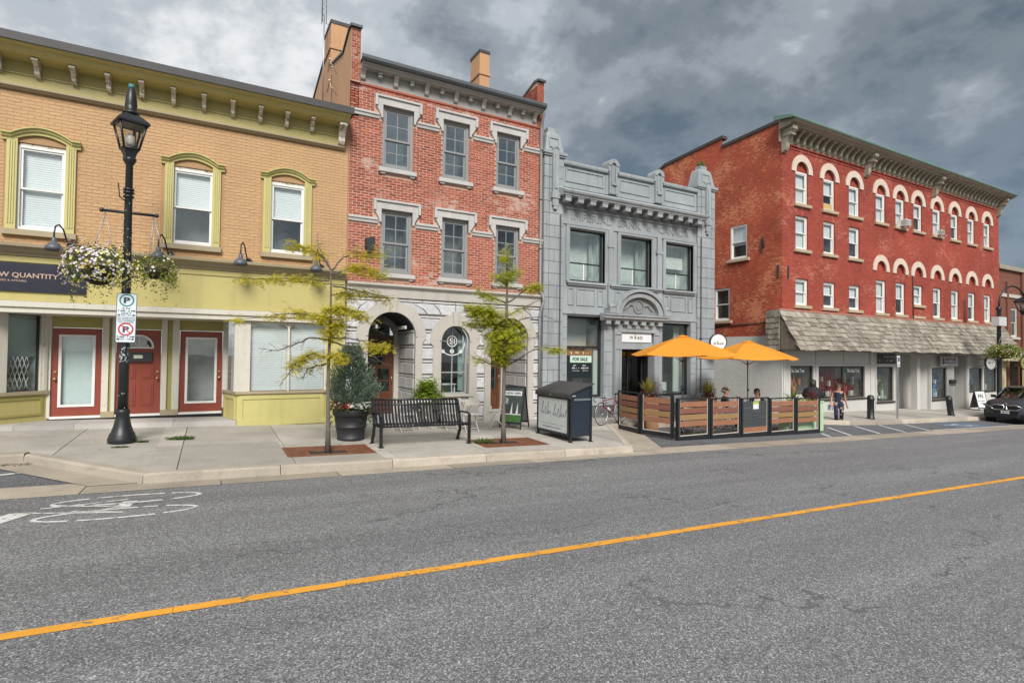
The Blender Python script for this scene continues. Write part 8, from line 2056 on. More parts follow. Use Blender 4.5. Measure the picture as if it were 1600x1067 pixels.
# umbrellas
M_ORANGE = leafmat('orange_canvas', [(.88, .42, .045), (.88, .42, .045)], .42, .8, mott=.12)
M_UPOLE = plain('umbrella_pole', (.17, .16, .15), .4, .3)
def umbrella(x, y, rim, apex, r_, lab, off):
    z0 = up(x, y); t = wthing('patio_umbrella', lab, 'umbrella', (x, y, z0), 'orange patio umbrellas')
    mb = MB(); mb.tube([(x, y, z0), (x, y, apex - .03)], .022, 10); mb.build('pole', M_UPOLE, t)
    mb = MB(); mb.lathe([(.25, 0), (.25, .05), (.05, .08), (.04, .3)], (x, y, z0), 18); mb.build('base', M_BLACK, t)
    mb = MB(); mb.ball((x, y - .03, z0 + 1.32), .035); mb.tube([(x - .03, y - .03, z0 + 1.32), (x - .11, y - .06, z0 + 1.30)], .008, 5); mb.build('crank', M_BLACK, t)
    n = 6; V = []; K = 6; seg = 5
    rings = []
    for i in range(K + 1):
        f = i / K; row = []
        for k in range(n):
            for s_ in range(seg):
                a0_, a1_ = R(off + 60 * k), R(off + 60 * (k + 1)); u = s_ / seg; q = .10 + (r_ - .10) * f
                p = Vector((math.cos(a0_), math.sin(a0_), 0)).lerp(Vector((math.cos(a1_), math.sin(a1_), 0)), u) * q
                sag = -.05 * math.sin(math.pi * u) * f * f; zz = apex - (apex - rim) * (f ** 1.12) + sag
                row.append((x + p.x, y + p.y, zz))
        rings.append(row)
    m_ = n * seg; V = [p for r2 in rings for p in r2] + [(p[0], p[1], p[2] - .012) for r2 in rings for p in r2]; N0 = m_ * (K + 1); F = []
    for i in range(K):
        for k in range(m_):
            a, b = i * m_ + k, i * m_ + (k + 1) % m_; F += [(a, b, b + m_, a + m_), (N0 + a, N0 + a + m_, N0 + b + m_, N0 + b)]
    for k in range(m_): F.append((K * m_ + k, K * m_ + (k + 1) % m_, N0 + K * m_ + (k + 1) % m_, N0 + K * m_ + k))
    mb = MB(); mb.mesh(V, F, 0, False); mb.build('canopy', M_ORANGE, t, fix=False)
    mb = MB(); V = []; F = []
    for k in range(6):
        a = R(off + 60 * k); V += [(x + .24 * math.cos(a), y + .24 * math.sin(a), apex - .015), (x + .05 * math.cos(a), y + .05 * math.sin(a), apex + .045)]
    for k in range(6): F.append((2 * k, 2 * ((k + 1) % 6), 2 * ((k + 1) % 6) + 1, 2 * k + 1))
    F.append(tuple(2 * k + 1 for k in range(6))); mb.mesh(V, F); mb.build('vent_cap', M_ORANGE, t, fix=False)
    for k in range(6):
        a = R(off + 60 * k); c, s_ = math.cos(a), math.sin(a)
        mb = MB(); mb.tube([(x + .03 * c, y + .03 * s_, apex - .06), (x + (r_ - .03) * c, y + (r_ - .03) * s_, rim - .022)], .009, 5)
        f = .52; mb.tube([(x + .03 * c, y + .03 * s_, rim - .22), (x + r_ * f * c, y + r_ * f * s_, apex - (apex - rim) * f ** 1.12 - .02)], .009, 5); mb.build('rib', M_UPOLE, t)
umbrella(13.12, 12.45, 2.02, 2.60, 1.66, 'left orange patio umbrella in front of the bank door', 4)
umbrella(16.28, 12.50, 1.93, 2.50, 1.66, 'right orange patio umbrella above the seated couple', 22)
# patio furniture
for (x, y, rz, lab) in ((12.6, 11.75, 2.6, 'white bistro chair glimpsed through the first patio fence panel'), (13.75, 11.75, -2.2, 'white bistro chair glimpsed through the second patio fence panel'), (16.2, 11.9, 1.0, 'white bistro chair glimpsed through the fence right of the gate'), (17.9, 12.0, -1.0, 'white bistro chair glimpsed through the right end fence panel')):
    dup(CH, (x, y, up(x, y)), rz, lab)
dup(TB, (13.2, 12.0, up(13.2, 12.0)), .2, 'white bistro table under the left orange umbrella'); dup(TB, (15.75, 12.3, up(15.75, 12.3)), .2, 'white bistro table between the seated man and woman')
M_MINT = plain('mint_box', (.40, .55, .36), .6)
M_DRAC = leafmat('spiky_green', [(.10, .15, .03), (.22, .26, .06), (.16, .18, .05)], .25); M_DRACY = leafmat('grass_yellow', [(.30, .30, .05), (.40, .37, .10), (.22, .24, .05)], .35); M_COLEUS = leafmat('coleus_dark', [(.09, .025, .018), (.14, .04, .02), (.05, .03, .015)], .2); M_CORD = leafmat('cordyline_red', [(.22, .04, .05), (.14, .03, .035), (.30, .09, .07)], .25)
def spikes(mb, c, n, L, el, w):
    for _ in range(n):
        a = rnd.uniform(0, 6.283); e_ = rnd.uniform(*el); l = L * rnd.uniform(.6, 1.05); p = Vector(c) + Vector((rnd.gauss(0, .03), rnd.gauss(0, .03), 0)); v = Vector((math.cos(a) * math.cos(e_), math.sin(a) * math.cos(e_), math.sin(e_))); sd = Vector((-math.sin(a), math.cos(a), 0)) * w
        q = p + v * l * .55; r_ = p + v * l + Vector((0, 0, -l * .16 * math.cos(e_))); mb.face([p - sd * .6, p + sd * .6, q + sd, q - sd]); mb.face([q - sd, q + sd, r_])
def planter(x, y, w, boxm, kind, lab, plab):
    z0 = up(x, y); t = wthing('planter_box', lab, 'planter', (x, y, z0)); h = 1.02
    mb = MB(); mb.box(x - w / 2, x + w / 2, y - .16, y + .16, z0, z0 + h); mb.box(x - w / 2 - .02, x + w / 2 + .02, y - .18, y + .18, z0 + h - .05, z0 + h + .01); mb.build('box', boxm, t)
    q = wthing('potted_plant', plab, 'plant', (x, y, z0 + h)); zt = z0 + h; mb = MB(); mb2 = MB()
    if kind == 'grass':
        spikes(mb, (x, y, zt + .1), 130, .62, (.7, 1.5), .010); tag(mb.build('foliage', M_DRACY, q, fix=False), kind='stuff')
        for _ in range(260):
            v = Vector((rnd.gauss(0, .13), rnd.gauss(0, .11), abs(rnd.gauss(0, .13)))); leaf(mb2, (x + v.x, y + v.y, zt + .02 + v.z), rnd.uniform(.05, .1))
        tag(mb2.build('underplanting', M_COLEUS, q, fix=False), kind='stuff')
    else:
        spikes(mb, (x, y, zt), 70, .50, (.35, 1.5), .014); tag(mb.build('foliage', M_DRAC if kind == 'spike' else M_CORD, q, fix=False), kind='stuff')
        for _ in range(200):
            leaf(mb2, (x + rnd.uniform(-w / 2, w / 2), y + rnd.gauss(0, .1), zt + rnd.uniform(-.05, .1)), rnd.uniform(.04, .08))
        tag(mb2.build('underplanting', M_LIMELEAF, q, fix=False), kind='stuff')
M_TIMB = paint('timber_box', (.30, .17, .09), .7, .15, 3, 30, .2)
planter(11.95, 12.72, .5, M_TIMB, 'grass', 'timber planter box at the back of the patio before the bank door', 'tall yellow-green grass over dark coleus in front of the bank doorway')
planter(14.72, 12.85, .5, M_TIMB, 'grass', 'timber planter box behind the seated man', 'yellow-green grass with dark coleus behind the man in the cap')
planter(17.25, 11.45, 1.15, M_MINT, 'spike', 'long mint planter box behind the fence panel right of the gate', 'green spiky dracaena rising above the fence right of the seated woman')
planter(18.30, 11.48, .85, M_MINT, 'red', 'mint planter box behind the right end fence panel', 'red spiky cordyline above the right end of the fence')
# ---- people
M_SKIN = plain('skin', (.44, .235, .16), .55); M_SKIN2 = plain('skin_tan', (.38, .17, .115), .55)
M_BLKC = plain('black_cloth', (.014, .014, .018), .85); M_NAVYC = plain('navy_cloth', (.020, .024, .055), .85); M_WHTC = plain('white_cloth', (.62, .60, .57), .85); M_JEAN = plain('denim', (.05, .07, .12), .85)
M_HAIRD = plain('hair_dark', (.022, .014, .010), .55); M_HAIRB = plain('hair_brown', (.07, .032, .018), .6); M_LAV = plain('lavender_cloth', (.30, .28, .50), .85); M_CAP = plain('cap_olive', (.045, .038, .025), .8)
def floral():
    m, nt, b = newmat('floral_navy'); k = N(nt); p = k.objc()
    v = k.n('ShaderNodeTexVoronoi'); v.inputs['Scale'].default_value = 6.5; k.l(p, v.inputs['Vector'])
    col = k.ramp(v.outputs['Distance'], [(0.0, (.50, .36, .30)), (.22, (.42, .22, .18)), (.34, (.16, .14, .10)), (.40, (.016, .018, .045))]); k.l(col, b.inputs['Base Color']); b.inputs['Roughness'].default_value = .85
    return m
M_FLOR = floral()
def person(lab, loc, rz, J, E, mats, matf, grp=None):
    """one continuous skinned body; J: joint -> (x, y, z, radius)"""
    t = thing('person', lab, 'person', loc, rz, grp)
    names = list(J); me = bpy.data.meshes.new('body'); me.from_pydata([J[n][:3] for n in names], [(names.index(a), names.index(b)) for a, b in E], [])
    o = bpy.data.objects.new('body', me); COL.objects.link(o)
    o.modifiers.new('s', 'SKIN'); sk = me.skin_vertices[0].data
    for i, n in enumerate(names): r_ = J[n][3]; sk[i].radius = (r_, r_) if not isinstance(r_, tuple) else r_
    sk[names.index('pelvis')].use_root = True
    sb = o.modifiers.new('u', 'SUBSURF'); sb.levels = sb.render_levels = 2
    dg = bpy.context.evaluated_depsgraph_get(); dg.update(); nm = bpy.data.meshes.new_from_object(o.evaluated_get(dg)); bpy.data.objects.remove(o, do_unlink=True)
    nm.materials.clear()
    for m_ in mats: nm.materials.append(m_)
    for f in nm.polygons: f.material_index = matf(f.center); f.use_smooth = True
    link('body', nm, t); return t
def arms(J, E, s_, sh, el, wr, r_=(.052, .040, .030)):
    n = 'L' if s_ < 0 else 'R'
    J['sh' + n] = sh + (r_[0],); J['el' + n] = el + (r_[1],); J['wr' + n] = wr + (r_[2],)
    d = (Vector(wr) - Vector(el)).normalized() ; h = Vector(wr) + d * .08; J['ha' + n] = tuple(h) + (.034,); E += [('chest', 'sh' + n), ('sh' + n, 'el' + n), ('el' + n, 'wr' + n), ('wr' + n, 'ha' + n)]
    for i, (a, b) in enumerate(((-.024, .075), (-.008, .09), (.010, .085), (.026, .07), (.045, .03))):
        f = h + d * b + Vector((a, 0, 0)) * (1 if i < 4 else -s_ * 1.0); J['f%d%s' % (i, n)] = tuple(f) + (.010,); E.append(('ha' + n, 'f%d%s' % (i, n)))
def head(J, E, x, y, z, tilt=0.0):
    J['neck'] = (x, y + .01, z - .155, .052); J['jaw'] = (x, y - .022, z - .055, (.068, .074)); J['skull'] = (x, y + .006, z + .045, (.082, .094)); J['crown'] = (x, y + .012, z + .105, .05); E += [('chest', 'neck'), ('neck', 'jaw'), ('jaw', 'skull'), ('skull', 'crown')]
def face(t, x, y, z, shades=False, skin=None, fr=None):
    """nose, mouth, ears and eyes (or dark glasses) on a head whose centre is x,y,z, looking to -y"""
    g = fr or (lambda a, b, c: (x + a, y + b, z + c))
    mb = MB(); mb.mesh([g(-.014, -.088, -.02), g(.014, -.088, -.02), g(0, -.115, -.016), g(0, -.088, .032)], [(0, 1, 2), (1, 3, 2), (3, 0, 2)]); mb.ball(g(-.082, .012, .0), .014, .022, .032, 8); mb.ball(g(.082, .012, .0), .014, .022, .032, 8); mb.build('nose_and_ears', skin or M_SKIN, t)
    mb = MB(); mb.ball(g(0, -.088, -.052), .024, .010, .007, 8); mb.build('mouth', plain('lip', (.30, .09, .08), .5), t)
    mb = MB()
    for s_ in (-1, 1):
        if shades: mb.ball(g(s_ * .034, -.082, .022), .031, .014, .024, 10)
        else: mb.ball(g(s_ * .032, -.082, .022), .012, .008, .007, 8)
    if shades: mb.tube([g(-.08, -.02, .026), g(-.06, -.075, .026), g(.06, -.075, .026), g(.08, -.02, .026)], .006, 5)
    mb.build('sunglasses' if shades else 'eye', M_INK, t)
# walking woman in a floral jumpsuit
J = {'pelvis': (0, 0, .84, (.145, .105)), 'waist': (0, -.01, .99, (.12, .09)), 'chest': (0, -.01, 1.17, (.135, .095)), 'hipL': (-.085, 0, .78, .10), 'knL': (-.09, -.10, .42, .068), 'anL': (-.10, -.02, .07, .042), 'toL': (-.11, -.15, .025, .034), 'hipR': (.085, 0, .78, .10), 'knR': (.10, .02, .42, .068), 'anR': (.11, .16, .11, .042), 'toR': (.12, .04, .03, .034)}
E = [('pelvis', 'waist'), ('waist', 'chest'), ('pelvis', 'hipL'), ('hipL', 'knL'), ('knL', 'anL'), ('anL', 'toL'), ('pelvis', 'hipR'), ('hipR', 'knR'), ('knR', 'anR'), ('anR', 'toR')]
arms(J, E, -1, (-.175, -.01, 1.24), (-.25, .02, 1.0), (-.27, -.08, .80), (.05, .042, .032)); arms(J, E, 1, (.175, -.01, 1.24), (.24, .06, 1.0), (.30, .05, .76), (.05, .042, .032)); head(J, E, 0, -.02, 1.43)
wx, wy = 21.95, 12.66
WO = person('woman in a navy floral jumpsuit with short brown hair walking past the red shop', (wx, wy, min(BZ(wx, wy), 9) + .01), -.8, J, E, [M_FLOR, M_SKIN, M_BLKC], lambda c: 2 if c.z < .065 else (1 if c.z > 1.255 or (abs(c.x) > .195 and c.z > .6 and c.z < 1.3) or c.z < .16 else 0))
face(WO, 0, -.02, 1.43, True)
mb = MB(); mb.ball((0, .02, 1.50), .115, .115, .095, 14); mb.ball((0, .05, 1.42), .112, .085, .11, 12)
for k in range(22): a = R(k * 360 / 22); mb.ball((.10 * math.cos(a), .03 + .09 * math.sin(a), 1.49 + .035 * math.sin(k * 2.3)), .034, n=6)
mb.build('hair', M_HAIRB, WO)
for s_ in (-1, 1): mb = MB(); mb.tube([(s_ * .115, -.03 + s_ * .12, .15), (s_ * .11, -.05 + s_ * .05, .45), (s_ * .085, 0, .80)], [.072, .078, .105], 14); mb.build('trouser_leg', M_FLOR, WO)
mb = MB(); mb.bevbox(IDF, -.40, -.24, .52, .72, -.06, .02, .015); mb.tube([(-.38, -.03, .72), (-.32, -.04, .86), (-.26, -.03, .72)], .008, 5); mb.build('shopping_bag', plain('bag_pale', (.36, .42, .46), .7), WO) if False else None
BG = thing('handbag', 'pale grey handbag held by the walking woman', 'bag', (wx - .17, wy + .22, BZ(wx, wy) + .52), -.8)
mb = MB(); mb.bevbox(IDF, -.09, .09, .0, .22, -.05, .05, .02); mb.build('bag', plain('bag_pale', (.36, .42, .46), .7), BG); mb = MB(); mb.tube([(-.06, 0, .2), (-.04, 0, .32), (.04, 0, .32), (.06, 0, .2)], .009, 6); mb.build('strap', M_WHTC, BG)
def seated(reach):
    J = {'pelvis': (0, 0, .50, (.15, .12)), 'waist': (0, -.01, .68, (.135, .105)), 'chest': (0, -.02, .92, (.15, .11)), 'hipL': (-.10, -.04, .50, .095), 'knL': (-.13, -.46, .52, .07), 'anL': (-.13, -.44, .08, .045), 'toL': (-.13, -.58, .035, .04), 'hipR': (.10, -.04, .50, .095), 'knR': (.13, -.46, .52, .07), 'anR': (.13, -.42, .08, .045), 'toR': (.13, -.56, .035, .04)}
    E = [('pelvis', 'waist'), ('waist', 'chest'), ('pelvis', 'hipL'), ('hipL', 'knL'), ('knL', 'anL'), ('anL', 'toL'), ('pelvis', 'hipR'), ('hipR', 'knR'), ('knR', 'anR'), ('anR', 'toR')]
    arms(J, E, -1, (-.20, -.01, 1.0), (-.25, -.12, .76), (-.14, -.36, .78) if not reach else (-.12, -.32, .98)); arms(J, E, 1, (.20, -.01, 1.0), (.25, -.14, .77), (.13, -.38, .79)); head(J, E, 0, -.04, 1.22); return J, E
def seat_at(x, y, rz, lab):
    z0 = up(x, y); dup(CH, (x, y, z0), rz, lab); return z0
mx, my = 14.84, 12.28; seat_at(mx, my, 1.0, 'white bistro chair under the man in the cap'); J, E = seated(True)
MA = person('seated man in dark cap and black T-shirt raising one hand at the patio table', (mx, my, up(mx, my) + .06), 1.0, J, E, [M_BLKC, M_SKIN2, M_JEAN], lambda c: 2 if c.z < .56 and c.y < .15 and c.z > .0 and not (abs(c.x) > .2 and c.z > .6) else (1 if c.z > 1.065 or (abs(c.x) > .11 and c.y < -.12 and c.z > .66) else 0))
face(MA, 0, -.04, 1.22, False, M_SKIN2)
mb = MB(); mb.lathe([(.098, 0), (.102, .03), (.085, .075), (.05, .098), (0, .105)], (0, -.03, 1.265), 16); mb.prism([(-.075, -.10), (.075, -.10), (.065, -.185), (0, -.20), (-.065, -.185)], lambda u, v, d: (u, v - .0, 1.265 + d), 0, .012); mb.build('cap', M_CAP, MA)
mb = MB(); mb.ball((0, .02, 1.235), .092, .088, .06, 12); mb.build('hair', plain('hair_grey', (.16, .14, .125), .7), MA)
mb = MB(); mb.boxf(IDF, -.06, .06, .86, .95, -.138, -.128); mb.build('shirt_print', M_WHTC, MA)
sx, sy = 16.66, 12.42; seat_at(sx, sy, -.8, 'white bistro chair under the woman with sunglasses'); J, E = seated(False)
SE = person('seated woman with sunglasses, white top and black cardigan at the patio table', (sx, sy, up(sx, sy) + .03), -.8, J, E, [M_WHTC, M_SKIN, M_BLKC, M_BLKC], lambda c: 2 if (abs(c.x) > .10 and c.z > .62 and c.z < 1.06 and c.y > -.40) or (c.y > .03 and c.z < 1.06) or c.z < .56 else (1 if c.z > 1.0 or (c.y < -.36 and c.z > .6) else 0))
face(SE, 0, -.04, 1.22, True)
mb = MB(); mb.ball((0, -.005, 1.275), .102, .110, .080, 14); mb.ball((0, .05, 1.21), .094, .07, .10, 12); mb.tube([(.06, .09, 1.24), (.09, .12, 1.15), (.08, .10, 1.04)], [.045, .04, .015], 8); mb.build('hair', M_HAIRD, SE)
# dark figure standing at the end of the fence, back turned
J = {'pelvis': (0, 0, .92, (.15, .12)), 'waist': (0, .0, 1.06, (.16, .13)), 'chest': (0, .0, 1.30, (.20, .15)), 'hipL': (-.09, 0, .86, .095), 'knL': (-.10, -.02, .48, .065), 'anL': (-.10, .03, .08, .042), 'toL': (-.11, -.10, .03, .036), 'hipR': (.09, 0, .86, .095), 'knR': (.10, -.02, .48, .065), 'anR': (.10, .03, .08, .042), 'toR': (.11, -.10, .03, .036)}
E = [('pelvis', 'waist'), ('waist', 'chest'), ('pelvis', 'hipL'), ('hipL', 'knL'), ('knL', 'anL'), ('anL', 'toL'), ('pelvis', 'hipR'), ('hipR', 'knR'), ('knR', 'anR'), ('anR', 'toR')]
arms(J, E, -1, (-.235, 0, 1.38), (-.31, -.02, 1.14), (-.20, -.20, 1.10), (.075, .065, .05)); arms(J, E, 1, (.235, 0, 1.38), (.31, -.02, 1.14), (.20, -.20, 1.10), (.075, .065, .05)); head(J, E, 0, -.03, 1.62)
DK = person('standing figure in a bulky black jacket with dark hair behind the right fence end', (19.28, 12.05, up(19.28, 12.05)), 2.15, J, E, [M_BLKC, M_SKIN, M_JEAN, M_LAV], lambda c: 1 if c.z > 1.53 or c.y < -.28 else (0 if c.z > 1.0 else (3 if c.z > .90 else 2)))
face(DK, 0, -.03, 1.62)
mb = MB(); mb.ball((0, .01, 1.67), .112, .115, .09, 14); mb.ball((0, .06, 1.58), .115, .09, .14, 12); mb.build('hair', M_HAIRD, DK)
mb = MB(); mb.lathe([(.20, .88), (.235, .90), (.23, 1.02), (.19, 1.04)], (0, .0, 0), 18); mb.build('shirt_hem', M_LAV, DK)
mb = MB(); mb.lathe([(.22, 1.02), (.265, 1.05), (.28, 1.18), (.27, 1.32), (.22, 1.42), (.11, 1.50)], (0, .01, 0), 18); mb.build('jacket', M_BLKC, DK)
# ---- bicycle
BI = thing('bicycle', 'burgundy road bicycle leaning behind the patio fence beside the locker', 'bicycle', (10.48, 13.2, G(10.48, 13.2)), math.atan2(.27, .96))
M_BURG = paint('burgundy_frame', (.16, .012, .035), .35, .15, 5, 40, .03, obj=True); M_TYRE = plain('tyre', (.02, .02, .02), .8)
wr = .345
for x in (0, 1.0):
    mb = MB(); mb.sweep([(.012 * math.cos(R(60 * k)), .012 * math.sin(R(60 * k))) for k in range(6)], [((x + wr * math.cos(R(10 * k)), 0, wr + .005 + wr * math.sin(R(10 * k))), (math.cos(R(10 * k)), 0, math.sin(R(10 * k))), (0, 1, 0)) for k in range(37)], sm=True); wh = mb.build('wheel', M_TYRE, BI)
    mb = MB(); r2 = wr - .018; mb.sweep([(.008 * math.cos(R(90 * k)), .008 * math.sin(R(90 * k))) for k in range(4)], [((x + r2 * math.cos(R(15 * k)), 0, wr + .005 + r2 * math.sin(R(15 * k))), (math.cos(R(15 * k)), 0, math.sin(R(15 * k))), (0, 1, 0)) for k in range(25)]); mb.build('rim', M_STEEL, wh)
    mb = MB()
    for k in range(20): a = R(18 * k); mb.tube([(x, .015 * (-1) ** k, wr), (x + r2 * math.cos(a), 0, wr + r2 * math.sin(a))], .0022, 3)
    mb.tube([(x, -.05, wr), (x, .05, wr)], .018, 8); mb.build('spoke', M_STEEL, wh)
H0, H1, BB_, ST, RH = (.10, 0, .58), (.075, 0, .74), (.57, 0, .29), (.72, 0, .80), (1.0, 0, wr)
mb = MB()
for a, b, r_ in ((H0, BB_, .017), (H1, ST, .015), (BB_, ST, .015), (H0, H1, .018)): mb.tube([a, b], r_, 8)
for s_ in (-.04, .04): mb.tube([(BB_[0], s_ * .5, BB_[2]), (RH[0], s_, RH[2])], .009, 6); mb.tube([(ST[0], s_ * .4, ST[2] - .04), (RH[0], s_, RH[2])], .007, 6); mb.tube([H0, (.06, s_, .50), (0, s_, wr)], .010, 6)
mb.build('frame', M_BURG, BI)
mb = MB(); mb.tube([ST, (.745, 0, .92)], .012, 6); mb.mesh([(.62, 0, .93), (.86, -.07, .94), (.88, 0, .955), (.86, .07, .94), (.74, 0, .90)], [(0, 1, 2), (0, 2, 3), (0, 4, 1), (0, 3, 4), (1, 4, 2), (2, 4, 3)]); mb.build('saddle', M_BLKC, BI)
mb = MB(); mb.tube([H1, (.06, 0, .82), (-.03, 0, .84)], .012, 6)
for s_ in (-1, 1): mb.tube([(-.03, 0, .84), (-.03, s_ * .19, .84), (-.11, s_ * .20, .83), (-.13, s_ * .205, .77), (-.08, s_ * .21, .71), (-.0, s_ * .21, .70)], .012, 7); mb.tube([(-.10, s_ * .20, .83), (-.13, s_ * .2, .92)], .012, 5)
mb.build('handlebar', M_BLACK, BI)
mb = MB(); ring(mb, lambda u, v, d: (BB_[0] + u, d - .03, BB_[2] + v), 0, 0, .06, .095, 0, .006, 0, 6.2831, 20); mb.tube([(BB_[0], -.05, BB_[2]), (BB_[0] + .11, -.05, BB_[2] - .13)], .010, 5); mb.box(BB_[0] + .07, BB_[0] + .16, -.12, -.05, BB_[2] - .145, BB_[2] - .125); mb.tube([(BB_[0], .05, BB_[2]), (BB_[0] - .11, .05, BB_[2] + .13)], .010, 5); mb.build('crank', M_STEEL, BI)
BO = thing('water_bottle', 'pale water bottle in the bicycle frame', 'bottle', BI.location, BI.rotation_euler.z); mb = MB(); d = (Vector(BB_) - Vector(H0)).normalized(); p = Vector(H0) + d * .22 + Vector((.02, 0, .05)); mb.tube([p, p + d * .16, p + d * .19], [.035, .035, .02], 10); mb.build('body', plain('bottle_pale', (.62, .55, .60), .4), BO)
# ---- bollards, sign post, A-board
def bollard(x, y, lab, tilt):
    t = thing('bollard', lab, 'bollard', (x, y, G(x, y) - .01), 0, 'black bollards on the pavement'); t.rotation_euler = (0, tilt, 0)
    mb = MB(); mb.lathe([(.15, 0), (.15, .06), (.13, .08), (.13, .80), (.15, .82), (.15, .86), (.13, .88), (.12, .96), (.07, 1.0), (0, 1.01)], (0, 0, 0), 18); mb.build('post', M_BLACK, t)
bollard(24.14, 12.60, 'upright black bollard left of the walking woman near the dropped kerb'.replace('left', 'right'), 0); bollard(31.4, 12.72, 'black bollard leaning to the left near the parked car', -.28)
SP = wthing('sign_post', 'thin grey post with a small accessible parking plate turned almost edge-on', 'sign', (26.04, 12.5, G(26, 12.5)))
z0 = G(26.04, 12.5); mb = MB(); mb.boxf(front(12.5), 26.01, 26.07, z0, z0 + 2.72, -.03, .03); mb.build('post', M_STEEL, SP)
fsp = frame_at((26.04, 12.46, 0), (.80, .12, 0), (0, 0, 1), (-.12, .80, 0)); mb = MB(); mb.boxf(fsp, -.15, .15, z0 + 2.22, z0 + 2.70, -.02, -.01); mb.build('plate', M_SIGNW, SP); mb = MB(); mb.boxf(fsp, -.09, .09, z0 + 2.45, z0 + 2.63, -.024, -.0201); mb.boxf(fsp, -.11, .11, z0 + 2.28, z0 + 2.31, -.024, -.0201); mb.build('symbol', M_SIGNB, SP)
AW = aboard('sandwich_board', 'white sandwich board with dark frame standing beside the parked car', (38.35, 14.2, G(38.35, 14.2)), -.12, .95, 1.12, .5, M_BLACK, M_SIGNW)
fb = lambda u, v, d=0.0: (u, -(.25 * (1 - v / 1.12) + .012 - d), v)
text('lettering', 'FRI', fb, -.24, .24, .70, .92, M_INK, AW, .0059, .003, bold=.02); printline(fb, -.34, .34, .52, .57, M_INK, AW, .005, 14); text('lettering', '50', fb, -.12, .12, .33, .46, M_INK, AW, .0059, .003)
# ---- far street lamp with a bracket lantern
l2x, l2y = 36.1, 12.5; l2z = G(l2x, l2y)
L2 = wthing('street_lamp', 'black street lamp with arched bracket at the right edge behind the car', 'street lamp', (l2x, l2y, l2z), 'street lamps')
mb = MB(); mb.lathe([(.26, 0), (.24, .2), (.17, .5), (.13, .65), (.115, .7), (.085, 5.4), (.12, 5.45), (.12, 5.6), (.06, 5.65), (0, 5.66)], (l2x, l2y, l2z), 16); mb.build('pole', M_BLACK, L2)
mb = MB(); q = [(l2x + .95 - .95 * math.cos(R(15 * k)), l2y - .25 * (1 - math.cos(R(15 * k))), l2z + 5.6 + 1.15 * math.sin(R(15 * k)) ** .9) for k in range(11)]; q[0] = (l2x, l2y, l2z + 5.5); mb.tube(q, .045, 8); mb.build('bracket_arm', M_BLACK, L2)
e = q[-1]; lantern(L2, lambda x, y, z: (e[0] + x, e[1] + y, e[2] + z), -.75, -.28, .36, .62, -.02)
mb = MB(); mb.box(l2x - .55, l2x + .35, l2y - .2, l2y + .12, l2z + 4.62, l2z + 5.08); mb.build('control_box', paint('pale_box', (.50, .52, .52), .5), L2)
basket((l2x - .1, l2y - .25, l2z + 3.25), .85, .45, (l2x - .1, l2y - .2, l2z + 4.3), True, 'leafy lime-green flower basket on the far right street lamp', 'hanging flower baskets', True)
# ---- parked car, nose towards us
CAR = thing('parked_car', 'dark grey car with twin hexagonal grille parked at the right edge', 'car', (32.15, 10.93, BZ(32.15, 10.93) + .0), 0); CAR.rotation_euler = (0, math.atan(.028), 0); CAR.scale = (1, 1, 1.09)
M_CARP = paint('car_grey', (.060, .066, .080), .28, .05, 2, 20, 0, metal=.5, obj=True); M_CARG = glassmat('car_glass', (.28, .30, .30), .14); M_CHROME = plain('satin_chrome', (.62, .62, .62), .25, .9); M_TRIMB = plain('gloss_black', (.008, .008, .010), .25)
ST_ = [(0.0, .42, .60, .28, .70), (.05, .72, .84, .24, .78), (.22, .84, .90, .22, .92), (.55, .885, .94, .22, .99), (1.0, .90, .93, .22, 1.03), (1.45, .905, .90, .22, 1.06), (2.2, .91, .90, .22, 1.06), (3.2, .91, .90, .22, 1.05), (3.9, .90, .88, .24, 1.04), (4.3, .86, .82, .3, .98), (4.42, .70, .70, .45, .9)]
V, F = [], []
for (x, w, wt, zb, zt) in ST_:
    V += [(x, -w * .93, zb), (x, -w, zb + .18), (x, -w * .995, zt - .22), (x, -w * .93, zt - .06), (x, -wt * .62, zt), (x, 0, zt + .02), (x, wt * .62, zt), (x, w * .93, zt - .06), (x, w * .995, zt - .22), (x, w, zb + .18), (x, w * .93, zb)]
for i in range(len(ST_) - 1):
    for k in range(10): F.append((11 * i + k, 11 * i + k + 1, 11 * i + 12 + k, 11 * i + 11 + k))
    F.append((11 * i + 10, 11 * i, 11 * i + 11, 11 * i + 21))
F += [tuple(range(10, -1, -1)), tuple(11 * (len(ST_) - 1) + k for k in range(11))]
mb = MB(); mb.mesh(V, F, 0, True); mb.build('body', M_CARP, CAR)
GS = [(1.25, .80, 1.04), (1.95, .66, 1.50), (2.6, .66, 1.58), (3.4, .66, 1.52), (4.2, .74, 1.06)]
V, F = [], []
for (x, w, z) in GS: V += [(x, -(.82 if z > 1.1 else w), 1.04), (x, -w, z - .05), (x, -w * .8, z), (x, w * .8, z), (x, w, z - .05), (x, (.82 if z > 1.1 else w), 1.04)]
for i in range(len(GS) - 1):
    for k in range(5): F.append((6 * i + k, 6 * i + k + 1, 6 * i + 7 + k, 6 * i + 6 + k))
mb = MB(); mb.mesh(V, F, 0, True); mb.build('window', M_CARG, CAR, fix=False)
mb = MB(); mb.mesh([(1.95, -.60, 1.505), (1.95, .60, 1.505), (2.6, .62, 1.592), (2.6, -.62, 1.592), (3.4, .62, 1.532), (3.4, -.62, 1.532)], [(0, 1, 2, 3), (3, 2, 4, 5)], 0, True); 
for s_ in (-1, 1): mb.tube([(1.2, s_ * .80, 1.04), (1.95, s_ * .655, 1.485), (2.6, s_ * .655, 1.56), (3.4, s_ * .655, 1.50), (4.2, s_ * .75, 1.05)], .03, 6); mb.tube([(2.75, s_ * .84, 1.04), (2.75, s_ * .66, 1.55)], .03, 5)
mb.build('roof', M_CARP, CAR)
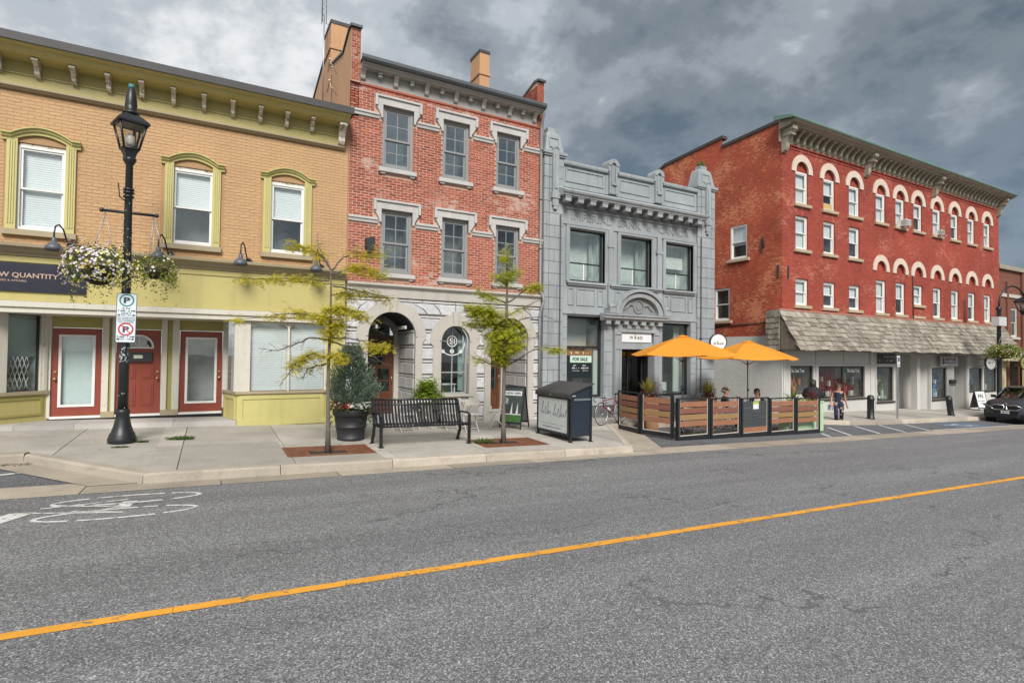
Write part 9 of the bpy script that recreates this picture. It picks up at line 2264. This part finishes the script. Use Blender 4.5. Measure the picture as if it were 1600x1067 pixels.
mb = MB(); mb.box(1.6, 3.7, -.7, .7, .5, 1.04); [mb.bevbox(lambda u, v, d: (2.35 + d, u, v), s_ * .36 - .22, s_ * .36 + .22, .9, 1.38, 0, .15, .05) for s_ in (-1, 1)]; mb.build('interior', plain('car_interior', (.05, .012, .010), .7), CAR)
for x in (.80, 3.60):
    for s_ in (-1, 1):
        mb = MB(); mb.tube([(x, s_ * .70, .34), (x, s_ * .915, .34)], .345, 22); w = mb.build('wheel', M_TYRE, CAR); mb = MB(); mb.tube([(x, s_ * .90, .34), (x, s_ * .922, .34)], .23, 16); mb.build('rim', M_STEEL, w)
FC = lambda u, v, d=0.0: (d + .16 * max(0, abs(u) - .30) ** 1.3, u, v)
mb = MB(); mb.boxf(FC, -.70, .70, .22, .40, -.03, .06); mb.boxf(FC, -.45, .45, .40, .54, -.025, .05); [mb.prism([(s_ * .55, .26), (s_ * .82, .24), (s_ * .84, .55), (s_ * .62, .46)], FC, .02, .10) for s_ in (-1, 1)]; mb.build('bumper', M_TRIMB, CAR)
for s_ in (-1, 1):
    H = [(s_ * .05, .76), (s_ * .36, .78), (s_ * .60, .70), (s_ * .40, .565), (s_ * .10, .565), (s_ * .045, .60)]
    mb = MB(); mb.prism(H, FC, -.035, .06); g_ = mb.build('grille', M_TRIMB, CAR)
    mb = MB(); q = [FC(*h, -.04) for h in H]; mb.tube(q + [q[0]], .018, 6); mb.build('grille_surround', M_CHROME, g_)
    mb = MB(); mb.prism([(s_ * .62, .74), (s_ * .82, .80), (s_ * .86, .72), (s_ * .66, .66)], FC, .0, .10); mb.build('headlight', plain('headlight_dark', (.10, .11, .13), .15), CAR)
    mb = MB(); mb.bevbox(lambda u, v, d: (1.42 + d, u, v), min(s_ * .88, s_ * 1.06), max(s_ * .88, s_ * 1.06), 1.04, 1.17, 0, .10, .03); mb.build('mirror', M_CARP, CAR)
mb = MB(); mb.boxf(FC, -.15, .15, .42, .535, -.045, -.028); mb.build('number_plate', plain('plate_pale', (.55, .56, .60), .4), CAR); printline(FC, -.12, .12, .45, .50, M_SIGNB, CAR, -.047, 7)
mb = MB(); ring(mb, lambda u, v, d=0.0: (.10 + d + v * .2, u, .83 + v), 0, 0, 0, .042, -.035, 0, 0, 6.2831, 16); mb.build('emblem', M_CHROME, CAR)
